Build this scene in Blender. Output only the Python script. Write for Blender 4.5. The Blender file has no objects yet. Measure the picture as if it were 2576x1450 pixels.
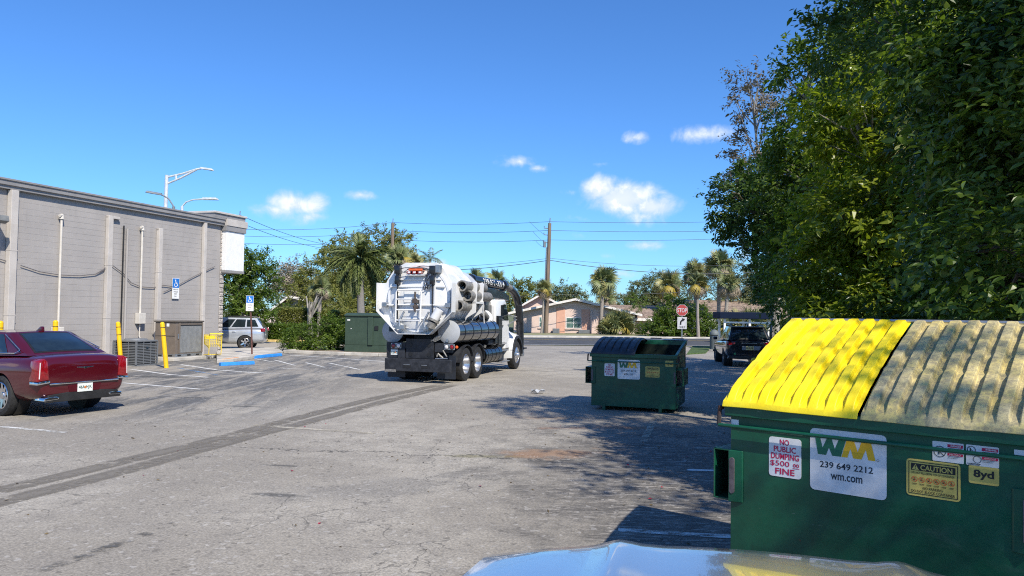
import bpy, bmesh, math, random
import numpy as np
from mathutils import Vector, Matrix, noise as mnoise

R_ = math.radians
sc = bpy.context.scene
col = sc.collection

# ------------------------------------------------------------------ camera
CAM_H, FPX = 2.05, 1935.0                      # eye height, focal length (in 2576-wide survey pixels)
PITCH, ROLL = math.atan(63 / FPX), R_(0.8)
cam_d = bpy.data.cameras.new('camera')
cam_d.sensor_width = 36.0
cam_d.lens = 36.0 * FPX / 2576.0
cam_d.clip_start, cam_d.clip_end = 0.05, 3000
cam = bpy.data.objects.new('camera', cam_d)
col.objects.link(cam)
CAM_R = Matrix.Rotation(math.pi / 2 + PITCH, 3, 'X') @ Matrix.Rotation(ROLL, 3, 'Z')
cam.matrix_world = Matrix.Translation((0, 0, CAM_H)) @ CAM_R.to_4x4()
sc.camera = cam

# ------------------------------------------------------------------ sun, sky, exposure
SUN_EL, SUN_AZ = R_(45), R_(-30)               # light travels towards (-0.5, +0.87): the sun stands behind the viewer, to the right
sun_d = bpy.data.lights.new('sun', 'SUN')
sun_d.energy = 4.6
sun_d.angle = R_(0.55)
sun_d.color = (1.0, 0.925, 0.79)
sun = bpy.data.objects.new('sun', sun_d)
col.objects.link(sun)
to_sun = Vector((math.sin(-SUN_AZ) * math.cos(SUN_EL), -math.cos(SUN_AZ) * math.cos(SUN_EL), math.sin(SUN_EL)))
sun.rotation_euler = to_sun.to_track_quat('Z', 'Y').to_euler()
sun.location = (20, -30, 40)

sc.view_settings.view_transform = 'Standard'
sc.view_settings.look = 'None'
sc.view_settings.exposure = 0.40
sc.view_settings.gamma = 1.0
sc.view_settings.use_curve_mapping = False

world = bpy.data.worlds.new('World')
sc.world = world
world.use_nodes = True
wt = world.node_tree
wt.nodes.clear()


class NT:
    """tiny helper for node trees"""
    def __init__(s, tree):
        s.t = tree

    def n(s, typ, **kw):
        nd = s.t.nodes.new(typ)
        for k, v in kw.items():
            setattr(nd, k, v)
        return nd

    def put(s, sock, v):
        if v is None:
            return
        if hasattr(v, 'is_output') or hasattr(v, 'links'):
            s.t.links.new(v, sock)
        else:
            sock.default_value = v

    def math(s, op, a, b=None, c=None, clamp=False):
        nd = s.n('ShaderNodeMath', operation=op)
        nd.use_clamp = clamp
        s.put(nd.inputs[0], a)
        s.put(nd.inputs[1], b)
        s.put(nd.inputs[2], c)
        return nd.outputs[0]

    def vm(s, op, a, b=None, out=0):
        nd = s.n('ShaderNodeVectorMath', operation=op)
        s.put(nd.inputs[0], a)
        s.put(nd.inputs[1], b)
        return nd.outputs[out]

    dim = '3D'

    def noise(s, vec, scale, detail=4, rough=.55, dist=0.0, dim=None):
        nd = s.n('ShaderNodeTexNoise')
        nd.noise_dimensions = dim or s.dim
        s.put(nd.inputs['Vector'], vec)
        nd.inputs['Scale'].default_value = scale
        nd.inputs['Detail'].default_value = detail
        nd.inputs['Roughness'].default_value = rough
        nd.inputs['Distortion'].default_value = dist
        return nd.outputs[0]

    def rng(s, v, a, b, c=0.0, d=1.0, smooth=True):
        nd = s.n('ShaderNodeMapRange')
        nd.interpolation_type = 'SMOOTHSTEP' if smooth else 'LINEAR'
        s.put(nd.inputs[0], v)
        for i, k in enumerate((a, b, c, d)):
            nd.inputs[1 + i].default_value = k
        return nd.outputs[0]

    def mix(s, f, a, b):
        nd = s.n('ShaderNodeMix', data_type='RGBA')
        s.put(nd.inputs[0], f)
        for i, k in ((6, a), (7, b)):
            if isinstance(k, (tuple, list)) and len(k) == 3:
                k = (*k, 1)
            s.put(nd.inputs[i], k)
        return nd.outputs[2]

    def mulc(s, colr, f):
        nd = s.n('ShaderNodeVectorMath', operation='SCALE')
        s.put(nd.inputs[0], colr)
        s.put(nd.inputs[3], f)
        return nd.outputs[0]


def build_sky():
    t = NT(wt)
    sky = t.n('ShaderNodeTexSky', sky_type='NISHITA')
    sky.sun_disc = False
    sky.sun_elevation = SUN_EL
    # Nishita: rotation 0 puts the sun on +Y, positive turns clockwise seen from above
    sky.sun_rotation = math.atan2(to_sun.x, to_sun.y)
    sky.air_density, sky.dust_density, sky.ozone_density = 1.0, 0.25, 2.2
    tc = t.n('ShaderNodeTexCoord')
    d = tc.outputs['Generated']
    nz1 = t.noise(d, 34, 6, .62, .3)
    nz2 = t.noise(d, 11, 3, .5)
    nz = t.math('ADD', t.math('MULTIPLY', nz1, .75), t.math('MULTIPLY', nz2, .35))
    rnd = random.Random(5)
    # fair-weather cumulus: (survey px x, y, half width, half height, strength)
    pxs = [(1565, 500, 95, 42, 1.0), (1510, 478, 50, 36, 1.0), (1640, 520, 75, 30, .9), (1620, 545, 60, 28, .6),
           (750, 515, 80, 34, .85), (690, 528, 60, 22, .6), (770, 545, 70, 24, .6),
           (905, 491, 42, 14, .6), (1300, 408, 55, 18, .65), (1350, 425, 40, 13, .55),
           (1596, 346, 32, 17, .6), (1770, 338, 90, 22, .65), (1510, 413, 30, 9, .4), (1440, 484, 40, 14, .4),
           (1460, 553, 60, 15, .45), (1450, 592, 45, 15, .4), (1635, 618, 60, 16, .6), (1530, 645, 50, 12, .35),
           (1560, 690, 60, 14, .45), (1110, 662, 40, 14, .6), (1340, 620, 40, 14, .25), (1880, 640, 40, 26, .5)]
    blobs = []
    for x, y, rx, ry, k in pxs:
        v = (CAM_R @ Vector(((x - 1288) / FPX, -(y - 725) / FPX, -1))).normalized()
        blobs.append((v, rx / FPX, ry / FPX, k))
    acc = accz = None
    for v, rx, ry, k in blobs:
        q = t.vm('SUBTRACT', d, tuple(v))
        q = t.vm('MULTIPLY', q, (1 / rx, 1 / rx, 1 / ry))
        ln = t.vm('LENGTH', q, out=1)
        m = t.math('MULTIPLY', t.rng(ln, 1.5, 0.0, 0, 1, False), k)
        acc = m if acc is None else t.math('MAXIMUM', acc, m)
    # outside the view the same scattered small clouds go on round the horizon
    sp = t.n('ShaderNodeSeparateXYZ')
    t.put(sp.inputs[0], d)
    band_ = t.math('MULTIPLY', t.rng(sp.outputs[2], .03, .09), t.rng(sp.outputs[2], .42, .26))
    back = t.math('MULTIPLY', t.rng(sp.outputs[1], .80, .55), band_)
    acc = t.math('MAXIMUM', acc, t.math('MULTIPLY', back, t.rng(t.noise(d, 5.5, 2, .5), .56, .70)))
    dens = t.math('ADD', t.math('MULTIPLY', acc, 1.15), t.math('MULTIPLY', t.math('SUBTRACT', nz, .72), 1.5))
    cov = t.math('MULTIPLY', t.rng(dens, -.03, .62, 0, .96), t.rng(acc, .03, .22))
    under = t.noise(t.vm('ADD', d, (0, 0, .022)), 34, 4, .6, .3)       # light tops, greyer undersides
    thick = t.math('MULTIPLY', t.rng(dens, .15, .9, 0, 1), t.rng(t.math('SUBTRACT', nz1, under), -.12, .08, .30, 1))
    white = t.mix(thick, (.60, .70, .86), (1.0, 1.0, 1.0))
    bg1 = t.n('ShaderNodeBackground')
    t.put(bg1.inputs[0], t.vm('MULTIPLY', sky.outputs[0], (.39, .71, 1.13)))   # clear, deep winter-blue air
    bg1.inputs[1].default_value = 0.122
    bg2 = t.n('ShaderNodeBackground')
    t.put(bg2.inputs[0], white)
    bg2.inputs[1].default_value = 0.92
    mx = t.n('ShaderNodeMixShader')
    t.put(mx.inputs[0], cov)
    wt.links.new(bg1.outputs[0], mx.inputs[1])
    wt.links.new(bg2.outputs[0], mx.inputs[2])
    out = t.n('ShaderNodeOutputWorld')
    wt.links.new(mx.outputs[0], out.inputs[0])


build_sky()
try:
    world.cycles.sampling_method = 'MANUAL'
    world.cycles.sample_map_resolution = 512
except Exception:
    pass
sc.cycles.use_denoising = False
sc.cycles.filter_width = 1.1
sc.render.filter_size = 1.1
sc.cycles.max_bounces = 4
sc.cycles.diffuse_bounces = 2
sc.cycles.glossy_bounces = 2
sc.cycles.transmission_bounces = 2
sc.cycles.transparent_max_bounces = 6
sc.cycles.sample_clamp_indirect = 2.5
sc.cycles.caustics_reflective = sc.cycles.caustics_refractive = False


# ------------------------------------------------------------------ survey helpers (positions in the place, metres)
def ray(px, py):
    return CAM_R @ Vector(((px - 1288) / FPX, -(py - 725) / FPX, -1))


def G(px, py, z=0.0):
    d = ray(px, py)
    k = (z - CAM_H) / d.z
    return Vector((d.x * k, d.y * k, z))


def PT(px, py, Y):
    d = ray(px, py)
    k = Y / d.y
    return Vector((d.x * k, Y, CAM_H + d.z * k))


# ------------------------------------------------------------------ object helpers
def tag(o, label=None, cat=None, group=None, kind=None):
    if label:
        o['label'] = label
    if cat:
        o['category'] = cat
    if group:
        o['group'] = group
    if kind:
        o['kind'] = kind
    return o


def thing(name, label, cat, loc=(0, 0, 0), rz=0.0, group=None):
    o = bpy.data.objects.new(name, None)
    o.empty_display_size = .2
    col.objects.link(o)
    o.location = loc
    o.rotation_euler = (0, 0, rz)
    return tag(o, label, cat, group)


def copy_tree(o, parent=None):
    c = o.copy()
    col.objects.link(c)
    if parent is not None:
        c.parent = parent
    for ch in list(o.children):
        copy_tree(ch, c)
    return c


def link_mesh(name, me, mat, parent=None, loc=(0, 0, 0), rot=(0, 0, 0)):
    o = bpy.data.objects.new(name, me)
    col.objects.link(o)
    if mat is not None and not me.materials:
        me.materials.append(mat)
    o.location = loc
    o.rotation_euler = rot
    if parent is not None:
        o.parent = parent
    return o


class MB:
    def __init__(s):
        s.v, s.f = [], []

    def add(s, vs, fs):
        k = len(s.v)
        s.v += [tuple(p) for p in vs]
        s.f += [tuple(i + k for i in f) for f in fs]
        return s

    def box(s, c, sz, rot=None):
        x, y, z = (k / 2 for k in sz)
        vs = [Vector(p) for p in ((-x, -y, -z), (x, -y, -z), (x, y, -z), (-x, y, -z), (-x, -y, z), (x, -y, z), (x, y, z), (-x, y, z))]
        if rot is not None:
            vs = [rot @ p for p in vs]
        vs = [p + Vector(c) for p in vs]
        return s.add(vs, [(0, 3, 2, 1), (4, 5, 6, 7), (0, 1, 5, 4), (1, 2, 6, 5), (2, 3, 7, 6), (3, 0, 4, 7)])

    def bx(s, x0, x1, y0, y1, z0, z1):
        return s.box(((x0 + x1) / 2, (y0 + y1) / 2, (z0 + z1) / 2), (abs(x1 - x0), abs(y1 - y0), abs(z1 - z0)))

    def prism(s, pts, a, b, axis='y'):
        """polygon (p,q) extruded along axis from a to b; x: (y,z)  y: (x,z)  z: (x,y)"""
        mk = {'x': lambda p, t: (t, p[0], p[1]), 'y': lambda p, t: (p[0], t, p[1]), 'z': lambda p, t: (p[0], p[1], t)}[axis]
        n = len(pts)
        vs = [mk(p, a) for p in pts] + [mk(p, b) for p in pts]
        fs = [tuple(range(n)), tuple(range(2 * n - 1, n - 1, -1))]
        fs += [(i, (i + 1) % n + 0, (i + 1) % n + n, i + n) for i in range(n)]
        return s.add(vs, fs)

    def cyl(s, p0, p1, r0, r1=None, n=16, caps=True):
        p0, p1 = Vector(p0), Vector(p1)
        r1 = r0 if r1 is None else r1
        d = (p1 - p0).normalized()
        a = d.orthogonal().normalized()
        b = d.cross(a)
        vs = []
        for p, r in ((p0, r0), (p1, r1)):
            for i in range(n):
                t = 2 * math.pi * i / n
                vs.append(p + (a * math.cos(t) + b * math.sin(t)) * r)
        fs = [(i, (i + 1) % n, (i + 1) % n + n, i + n) for i in range(n)]
        if caps:
            fs += [tuple(range(n - 1, -1, -1)), tuple(range(n, 2 * n))]
        return s.add(vs, fs)

    def tube(s, pts, r, n=8, caps=True):
        pts = [Vector(p) for p in pts]
        rs = r if isinstance(r, (list, tuple)) else [r] * len(pts)
        a = None
        vs = []
        for i, p in enumerate(pts):
            d = (pts[min(i + 1, len(pts) - 1)] - pts[max(i - 1, 0)])
            d = d.normalized() if d.length > 1e-9 else Vector((0, 0, 1))
            a = d.orthogonal() if a is None else a - d * a.dot(d)
            if a.length < 1e-6:
                a = d.orthogonal()
            a.normalize()
            b = d.cross(a)
            for k in range(n):
                t = 2 * math.pi * k / n
                vs.append(p + (a * math.cos(t) + b * math.sin(t)) * rs[i])
        m = len(pts)
        fs = [(i * n + k, i * n + (k + 1) % n, (i + 1) * n + (k + 1) % n, (i + 1) * n + k) for i in range(m - 1) for k in range(n)]
        if caps:
            fs += [tuple(range(n - 1, -1, -1)), tuple(range((m - 1) * n, m * n))]
        return s.add(vs, fs)

    def lathe(s, prof, n=24, M=None, closed=False, caps=True):
        """profile (r, h) turned about local Z, placed by matrix M"""
        M = M or Matrix.Identity(4)
        m = len(prof)
        vs = []
        for r, h in prof:
            for k in range(n):
                t = 2 * math.pi * k / n
                vs.append(M @ Vector((r * math.cos(t), r * math.sin(t), h)))
        fs = [(i * n + k, i * n + (k + 1) % n, (i + 1) * n + (k + 1) % n, (i + 1) * n + k) for i in range(m - 1) for k in range(n)]
        if closed:
            fs += [((m - 1) * n + k, (m - 1) * n + (k + 1) % n, (k + 1) % n, k) for k in range(n)]
        elif caps:
            fs += [tuple(range(n - 1, -1, -1)), tuple(range((m - 1) * n, m * n))]
        return s.add(vs, fs)

    def grid(s, fn, us, vs_, flip=False):
        nu, nv = len(us), len(vs_)
        vs = [fn(u, v) for u in us for v in vs_]
        fs = [(i * nv + j, i * nv + j + 1, (i + 1) * nv + j + 1, (i + 1) * nv + j) for i in range(nu - 1) for j in range(nv - 1)]
        if flip:
            fs = [f[::-1] for f in fs]
        return s.add(vs, fs)

    def poly(s, pts):
        return s.add(pts, [tuple(range(len(pts)))])

    def mesh(s, name, smooth=35, fix=True, bevel=0.0, seg=2):
        me = bpy.data.meshes.new(name)
        me.from_pydata(s.v, [], s.f)
        if fix or bevel:
            bm = bmesh.new()
            bm.from_mesh(me)
            if fix:
                bmesh.ops.recalc_face_normals(bm, faces=bm.faces)
            if bevel:
                es = [e for e in bm.edges if len(e.link_faces) == 2 and e.calc_face_angle(0) > .5]
                bmesh.ops.bevel(bm, geom=es, offset=bevel, segments=seg, affect='EDGES', profile=.5, clamp_overlap=True)
            bm.to_mesh(me)
            bm.free()
        if smooth:
            me.polygons.foreach_set('use_smooth', [True] * len(me.polygons))
            me.set_sharp_from_angle(angle=R_(smooth))
        me.update()
        return me

    def build(s, name, mat, parent=None, loc=(0, 0, 0), rot=(0, 0, 0), smooth=35, bevel=0.0, seg=2, fix=True):
        return link_mesh(name, s.mesh(name, smooth, fix, bevel, seg), mat, parent, loc, rot)


def lin(a, b, n):
    return [a + (b - a) * i / (n - 1) for i in range(n)]


def arc(c, r, a0, a1, n, plane='xz', y=0.0):
    out = []
    for t in lin(R_(a0), R_(a1), n):
        p, q = c[0] + r * math.cos(t), c[1] + r * math.sin(t)
        out.append((p, y, q) if plane == 'xz' else (p, q, y) if plane == 'xy' else (y, p, q))
    return out


def lettering(txt, w, h, mat, parent, x, z, y=-.004, name='lettering', fat=0.0, face='-y', shear=0.0):
    """words as thin raised print, fitted to w x h with lower-left corner at (x, z) on a face looking to -Y"""
    cu = bpy.data.curves.new('txt', 'FONT')
    cu.body = txt
    cu.size = 1.0
    cu.offset = fat
    cu.resolution_u = 3
    cu.shear = shear
    tmp = bpy.data.objects.new('txt', cu)
    me = bpy.data.meshes.new_from_object(tmp)
    bpy.data.objects.remove(tmp)
    bpy.data.curves.remove(cu)
    n = len(me.vertices)
    co = np.empty(n * 3)
    me.vertices.foreach_get('co', co)
    co = co.reshape(-1, 3)
    lo, hi = co.min(0), co.max(0)
    sx = w / max(hi[0] - lo[0], 1e-6)
    sz = h / max(hi[1] - lo[1], 1e-6) if h else sx
    P = np.empty_like(co)
    P[:, 0] = x + (co[:, 0] - lo[0]) * sx
    P[:, 1] = y
    P[:, 2] = z + (co[:, 1] - lo[1]) * sz
    me.vertices.foreach_set('co', P.ravel())
    me.materials.clear()
    me.update()
    me.name = name
    return link_mesh(name, me, mat, parent)


# ------------------------------------------------------------------ materials
_mats = {}


def M(name, c, rough=.5, metal=0.0, var=.12, scale=6.0, c2=None, bump=0.0, bscale=60.0, coat=0.0, spec=.5, stretch=None,
      lo=.35, hi=.65, trans=0.0, ior=1.45, rvar=.12, dirt=0.0, emit=0.0, world=False, streaks=0.0):
    if name in _mats:
        return _mats[name]
    m = bpy.data.materials.new(name)
    m.use_nodes = True
    t = NT(m.node_tree)
    bs = m.node_tree.nodes['Principled BSDF']
    tc = t.n('ShaderNodeTexCoord')
    vec = t.n('ShaderNodeNewGeometry').outputs['Position'] if world else tc.outputs['Object']
    if stretch:
        mp = t.n('ShaderNodeMapping')
        mp.inputs['Scale'].default_value = stretch
        t.put(mp.inputs[0], vec)
        vec = mp.outputs[0]
    nz = t.noise(vec, scale, 5, .6)
    f = t.rng(nz, lo, hi)
    a = tuple(k * (1 - var) for k in c)
    b = tuple(min(1, k * (1 + var)) for k in c) if c2 is None else c2
    colr = t.mix(f, a, b)
    if dirt:
        nd = t.noise(vec, scale * 2.3, 6, .7, .6)
        colr = t.mix(t.rng(nd, .52, .75, 0, dirt), colr, (.06, .05, .04))
    if streaks:                                     # water marks running down
        mp = t.n('ShaderNodeMapping')
        mp.inputs['Scale'].default_value = (2.2, 2.2, .22)
        t.put(mp.inputs[0], vec)
        colr = t.mix(t.rng(t.noise(mp.outputs[0], 1.6, 6, .7), .52, .74, 0, streaks), colr, tuple(k * .62 for k in c))
        colr = t.mix(t.rng(t.noise(vec, .55, 4, .6), .5, .7, 0, streaks), colr, tuple(min(1, k * 1.16) for k in c))
    t.put(bs.inputs['Base Color'], colr)
    t.put(bs.inputs['Roughness'], t.rng(nz, .3, .7, max(0, rough - rvar * rough), min(1, rough + rvar * rough), False))
    bs.inputs['Metallic'].default_value = metal
    bs.inputs['Specular IOR Level'].default_value = spec
    bs.inputs['IOR'].default_value = ior
    if coat:
        bs.inputs['Coat Weight'].default_value = coat
        bs.inputs['Coat Roughness'].default_value = .03
    if trans:
        bs.inputs['Transmission Weight'].default_value = trans
    if emit:
        bs.inputs['Emission Color'].default_value = (*c, 1)
        bs.inputs['Emission Strength'].default_value = emit
    if bump:
        bp = t.n('ShaderNodeBump')
        bp.inputs['Strength'].default_value = min(1.0, bump)
        bp.inputs['Distance'].default_value = .02
        t.put(bp.inputs['Height'], t.noise(vec, bscale, 4, .6))
        t.put(bs.inputs['Normal'], bp.outputs[0])
    _mats[name] = m
    return m


def leaf_mat(name, c, c2, trans=.35, rough=.42):
    """foliage: colour drifts from leaf to leaf through the 'tint' attribute"""
    if name in _mats:
        return _mats[name]
    m = bpy.data.materials.new(name)
    m.use_nodes = True
    t = NT(m.node_tree)
    bs = m.node_tree.nodes['Principled BSDF']
    out = m.node_tree.nodes['Material Output']
    at = t.n('ShaderNodeAttribute', attribute_name='tint')
    colr = t.mix(at.outputs['Fac'], c, c2)
    t.put(bs.inputs['Base Color'], colr)
    bs.inputs['Roughness'].default_value = rough
    bs.inputs['Specular IOR Level'].default_value = .45
    tr = t.n('ShaderNodeBsdfTranslucent')
    t.put(tr.inputs[0], t.vm('MULTIPLY', colr, (1.5, 1.6, .7)))
    mx = t.n('ShaderNodeMixShader')
    mx.inputs[0].default_value = trans
    m.node_tree.links.new(bs.outputs[0], mx.inputs[1])
    m.node_tree.links.new(tr.outputs[0], mx.inputs[2])
    m.node_tree.links.new(mx.outputs[0], out.inputs[0])
    _mats[name] = m
    return m


def worn_paint(name, c, wear=.5, scale=9.0, fade=False):
    """road paint with bare patches"""
    if name in _mats:
        return _mats[name]
    m = bpy.data.materials.new(name)
    m.use_nodes = True
    t = NT(m.node_tree)
    bs = m.node_tree.nodes['Principled BSDF']
    out = m.node_tree.nodes['Material Output']
    ge = t.n('ShaderNodeNewGeometry')
    p = ge.outputs['Position']
    n1 = t.noise(p, scale, 6, .72)
    n2 = t.noise(p, 1.3, 3, .6)
    a = t.math('ADD', t.math('MULTIPLY', n1, .6), t.math('MULTIPLY', n2, .4))
    al = t.rng(a, .30 + .25 * wear, .45 + .25 * wear)
    if fade:                                        # soft borders, stored on the mesh
        al = t.math('MULTIPLY', al, t.n('ShaderNodeAttribute', attribute_name='fade').outputs['Fac'])
    t.put(bs.inputs['Base Color'], t.mix(t.noise(p, 30, 3), tuple(k * .8 for k in c), c))
    bs.inputs['Roughness'].default_value = .8
    tr = t.n('ShaderNodeBsdfTransparent')
    mx = t.n('ShaderNodeMixShader')
    t.put(mx.inputs[0], al)
    m.node_tree.links.new(tr.outputs[0], mx.inputs[1])
    m.node_tree.links.new(bs.outputs[0], mx.inputs[2])
    m.node_tree.links.new(mx.outputs[0], out.inputs[0])
    _mats[name] = m
    return m


WHITE = lambda: M('white_print', (.80, .80, .78), .5, var=.03)
BLACK = lambda: M('black_print', (.015, .015, .016), .5, var=.1)
STEEL = lambda: M('galvanised_steel', (.42, .43, .44), .42, .85, scale=14)
CHROME = lambda: M('chrome', (.78, .79, .80), .08, 1.0, var=.03)
RUBBER = lambda: M('tyre_rubber', (.022, .022, .023), .78, var=.3, scale=25, bump=.25, bscale=120)
GLASS = lambda: M('dark_glass', (.012, .020, .024), .03, 0, var=.2, coat=.6, spec=.8)


# ================================================================== the ground
def asphalt():
    m = bpy.data.materials.new('worn_asphalt')
    m.use_nodes = True
    t = NT(m.node_tree)
    t.dim = '2D'
    bs = m.node_tree.nodes['Principled BSDF']
    p = t.n('ShaderNodeNewGeometry').outputs['Position']
    sp = t.n('ShaderNodeSeparateXYZ')
    t.put(sp.inputs[0], p)
    X, Y = sp.outputs[0], sp.outputs[1]
    big = t.noise(p, .22, 5, .6)
    mid = t.noise(p, 1.7, 5, .65)
    fine = t.noise(p, 38, 3, .6)
    base = t.mix(t.rng(big, .35, .68), (.288, .262, .222), (.386, .356, .305))
    base = t.mix(t.rng(mid, .36, .68, 0, .55), base, (.248, .227, .198))
    # streaky sealed area of the left bays
    mp = t.n('ShaderNodeMapping')
    mp.inputs['Rotation'].default_value = (0, 0, R_(-17))
    mp.inputs['Scale'].default_value = (.9, .16, 1)
    t.put(mp.inputs[0], p)
    streak = t.noise(mp.outputs[0], 1.6, 6, .7, .4)
    left = t.math('MULTIPLY', t.rng(t.math('ADD', X, t.math('MULTIPLY', mid, 3.0)), -1.5, -5.5), t.rng(Y, 12.0, 17.0))
    base = t.mix(t.math('MULTIPLY', left, t.rng(streak, .38, .62, 0, .9)), base, (.105, .108, .112))
    base = t.mix(t.math('MULTIPLY', left, t.rng(t.noise(mp.outputs[0], 5, 5, .7), .55, .72, 0, .7)), base, (.34, .33, .315))

    wobA, wobB = t.noise(p, 1.2, 4, .65), t.noise(p, 2.6, 4, .65)

    def ell(cx, cy, rx, ry, rot=0.0, wob=.7, wsc=2.2):
        c, s = math.cos(rot), math.sin(rot)
        dx, dy = t.math('SUBTRACT', X, cx), t.math('SUBTRACT', Y, cy)
        u = t.math('MULTIPLY', t.math('ADD', t.math('MULTIPLY', dx, c), t.math('MULTIPLY', dy, s)), 1 / rx)
        v = t.math('MULTIPLY', t.math('SUBTRACT', t.math('MULTIPLY', dy, c), t.math('MULTIPLY', dx, s)), 1 / ry)
        r = t.math('SQRT', t.math('ADD', t.math('MULTIPLY', u, u), t.math('MULTIPLY', v, v)))
        w = t.math('MULTIPLY', t.math('SUBTRACT', wobA if wsc < 1.8 else wobB, .5), 2 * wob)
        return t.rng(t.math('ADD', r, w), 1.0, .35)
    # greasy ground in front of the refuse containers, scratched pale
    grease = ell(2.9, 9.4, 4.0, 6.4, .15, .7, 1.1)
    base = t.mix(t.math('MULTIPLY', grease, .85), base, (.085, .080, .074))
    mp2 = t.n('ShaderNodeMapping')
    mp2.inputs['Rotation'].default_value = (0, 0, R_(12))
    mp2.inputs['Scale'].default_value = (.45, 2.4, 1)
    t.put(mp2.inputs[0], p)
    scr = t.rng(t.noise(mp2.outputs[0], 6.5, 7, .80, .6), .49, .62)
    base = t.mix(t.math('MULTIPLY', t.math('MULTIPLY', grease, scr), .8), base, (.38, .35, .31))
    base = t.mix(t.math('MULTIPLY', ell(.55, 11.35, .95, .5, .3, .8, 2.0), .62), base, (.33, .19, .105))
    base = t.mix(t.math('MULTIPLY', ell(1.9, 14.0, 1.5, .28, .1, .7, 1.4), .55), base, (.30, .15, .085))
    base = t.mix(t.math('MULTIPLY', ell(.9, 15.2, 1.2, .3, .05, .7, 1.4), .45), base, (.25, .16, .10))
    base = t.mix(t.math('MULTIPLY', ell(-.45, 11.05, .7, .16, 0, .6, 2.4), .6), base, (.17, .155, .07))
    base = t.mix(t.math('MULTIPLY', ell(-1.6, 9.0, 1.6, .7, .6, .8, 1.2), .35), base, (.16, .155, .15))
    for cx, cy, rx, ry in ((-3.0, 10.2, .35, .06), (-6.4, 7.6, .22, .06), (-7.3, 17.8, 1.0, .14), (-10.5, 23, 1.8, .35),
                           (-5.5, 16.3, .7, .10), (-9.6, 25.6, 1.6, .3), (-2.6, 8.6, .5, .1), (-8.3, 20.2, .5, .12), (.9, 27.5, 1.2, .12)):
        base = t.mix(t.math('MULTIPLY', ell(cx, cy, rx, ry, -.15, .5, 3.0), .7), base, (.07, .07, .068))
    # the long joint that crosses the lot
    wob = t.math('MULTIPLY', t.math('SUBTRACT', t.noise(p, 1.2, 5, .7), .5), 1.1)
    jy = t.math('ADD', t.math('ADD', t.math('MULTIPLY', X, -.13), 10.95), wob)
    jd = t.math('ABSOLUTE', t.math('SUBTRACT', Y, jy))
    joint = t.math('MULTIPLY', t.rng(jd, .035, .008), t.rng(t.math('ABSOLUTE', t.math('ADD', X, .4)), 4.2, 3.2))
    # crazing
    nzc = t.n('ShaderNodeTexNoise')
    t.put(nzc.inputs['Vector'], p)
    nzc.inputs['Scale'].default_value = 2.5
    nzc.inputs['Detail'].default_value = 4
    wv = t.vm('ADD', p, t.mulc(nzc.outputs[1], .55))
    cr = None
    crz = t.noise(p, .45, 3, .6)
    for s_, th, lo, hi in ((1.25, .014, .47, .58), (3.6, .020, .54, .64)):
        vo = t.n('ShaderNodeTexVoronoi', feature='DISTANCE_TO_EDGE', voronoi_dimensions='2D')
        t.put(vo.inputs['Vector'], wv)
        vo.inputs['Scale'].default_value = s_
        k = t.math('MULTIPLY', t.rng(vo.outputs[0], th, th * .25), t.rng(crz, lo, hi))
        cr = k if cr is None else t.math('MAXIMUM', cr, k)
    cr = t.math('MAXIMUM', t.math('MULTIPLY', cr, .58), t.math('MULTIPLY', joint, .85))
    base = t.mix(cr, base, (.065, .062, .058))
    # aggregate
    vg = t.n('ShaderNodeTexVoronoi', voronoi_dimensions='2D')
    t.put(vg.inputs['Vector'], p)
    vg.inputs['Scale'].default_value = 75
    agg = t.n('ShaderNodeSeparateColor')
    t.put(agg.inputs[0], vg.outputs['Color'])
    base = t.mulc(base, t.rng(agg.outputs[0], 0, 1, .80, 1.18, False))
    vw = t.n('ShaderNodeTexVoronoi', voronoi_dimensions='2D')
    t.put(vw.inputs['Vector'], p)
    vw.inputs['Scale'].default_value = 24
    aw = t.n('ShaderNodeSeparateColor')
    t.put(aw.inputs[0], vw.outputs['Color'])
    base = t.mix(t.math('MULTIPLY', t.rng(aw.outputs[1], .955, .975), .30), base, (.55, .53, .5))
    base = t.mix(t.math('MULTIPLY', t.rng(aw.outputs[2], .965, .98), .35), base, (.06, .055, .05))
    base = t.mulc(base, t.rng(fine, .3, .7, .84, 1.14, False))
    t.put(bs.inputs['Base Color'], base)
    bs.inputs['Roughness'].default_value = .86
    bs.inputs['Specular IOR Level'].default_value = .3
    bp = t.n('ShaderNodeBump')
    bp.inputs['Strength'].default_value = .55
    bp.inputs['Distance'].default_value = .012
    t.put(bp.inputs['Height'], fine)
    t.put(bs.inputs['Normal'], bp.outputs[0])
    return m


def sheet(name, pts, z, mat, parent=None, kind='structure'):
    o = MB().poly([(p[0], p[1], z) for p in pts]).build(name, mat, parent, smooth=0, fix=False)
    if parent is None:
        tag(o, kind=kind)
    return o


EARTH = M('sandy_earth', (.23, .21, .13), .95, var=.3, scale=.6, c2=(.12, .16, .05), bump=.5, bscale=8)
ground = sheet('ground', [(-900, -300), (900, -300), (900, 1500), (-900, 1500)], -.02, EARTH)
CONC = M('pale_concrete', (.48, .45, .40), .85, var=.18, scale=1.4, bump=.25, bscale=40, dirt=.25)
ASPH = asphalt()
lot = sheet('parking_lot', [(-34, -24), (13.5, -24), (13.5, 50.9), (-3.2, 48.6), (-34, 48.6)], 0.0, ASPH)
RD = Vector((math.cos(R_(12)), math.sin(R_(12)), 0))           # the street's direction
RN = Vector((-RD.y, RD.x, 0))
RC = Vector((3.4, 50.3, 0))


def rd(u, v):
    return RC + RD * u + RN * v


def band(name, v0, v1, z, mat, u0=-130, u1=190, parent=None):
    return sheet(name, [rd(u0, v0), rd(u1, v0), rd(u1, v1), rd(u0, v1)], z, mat, parent)


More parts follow.
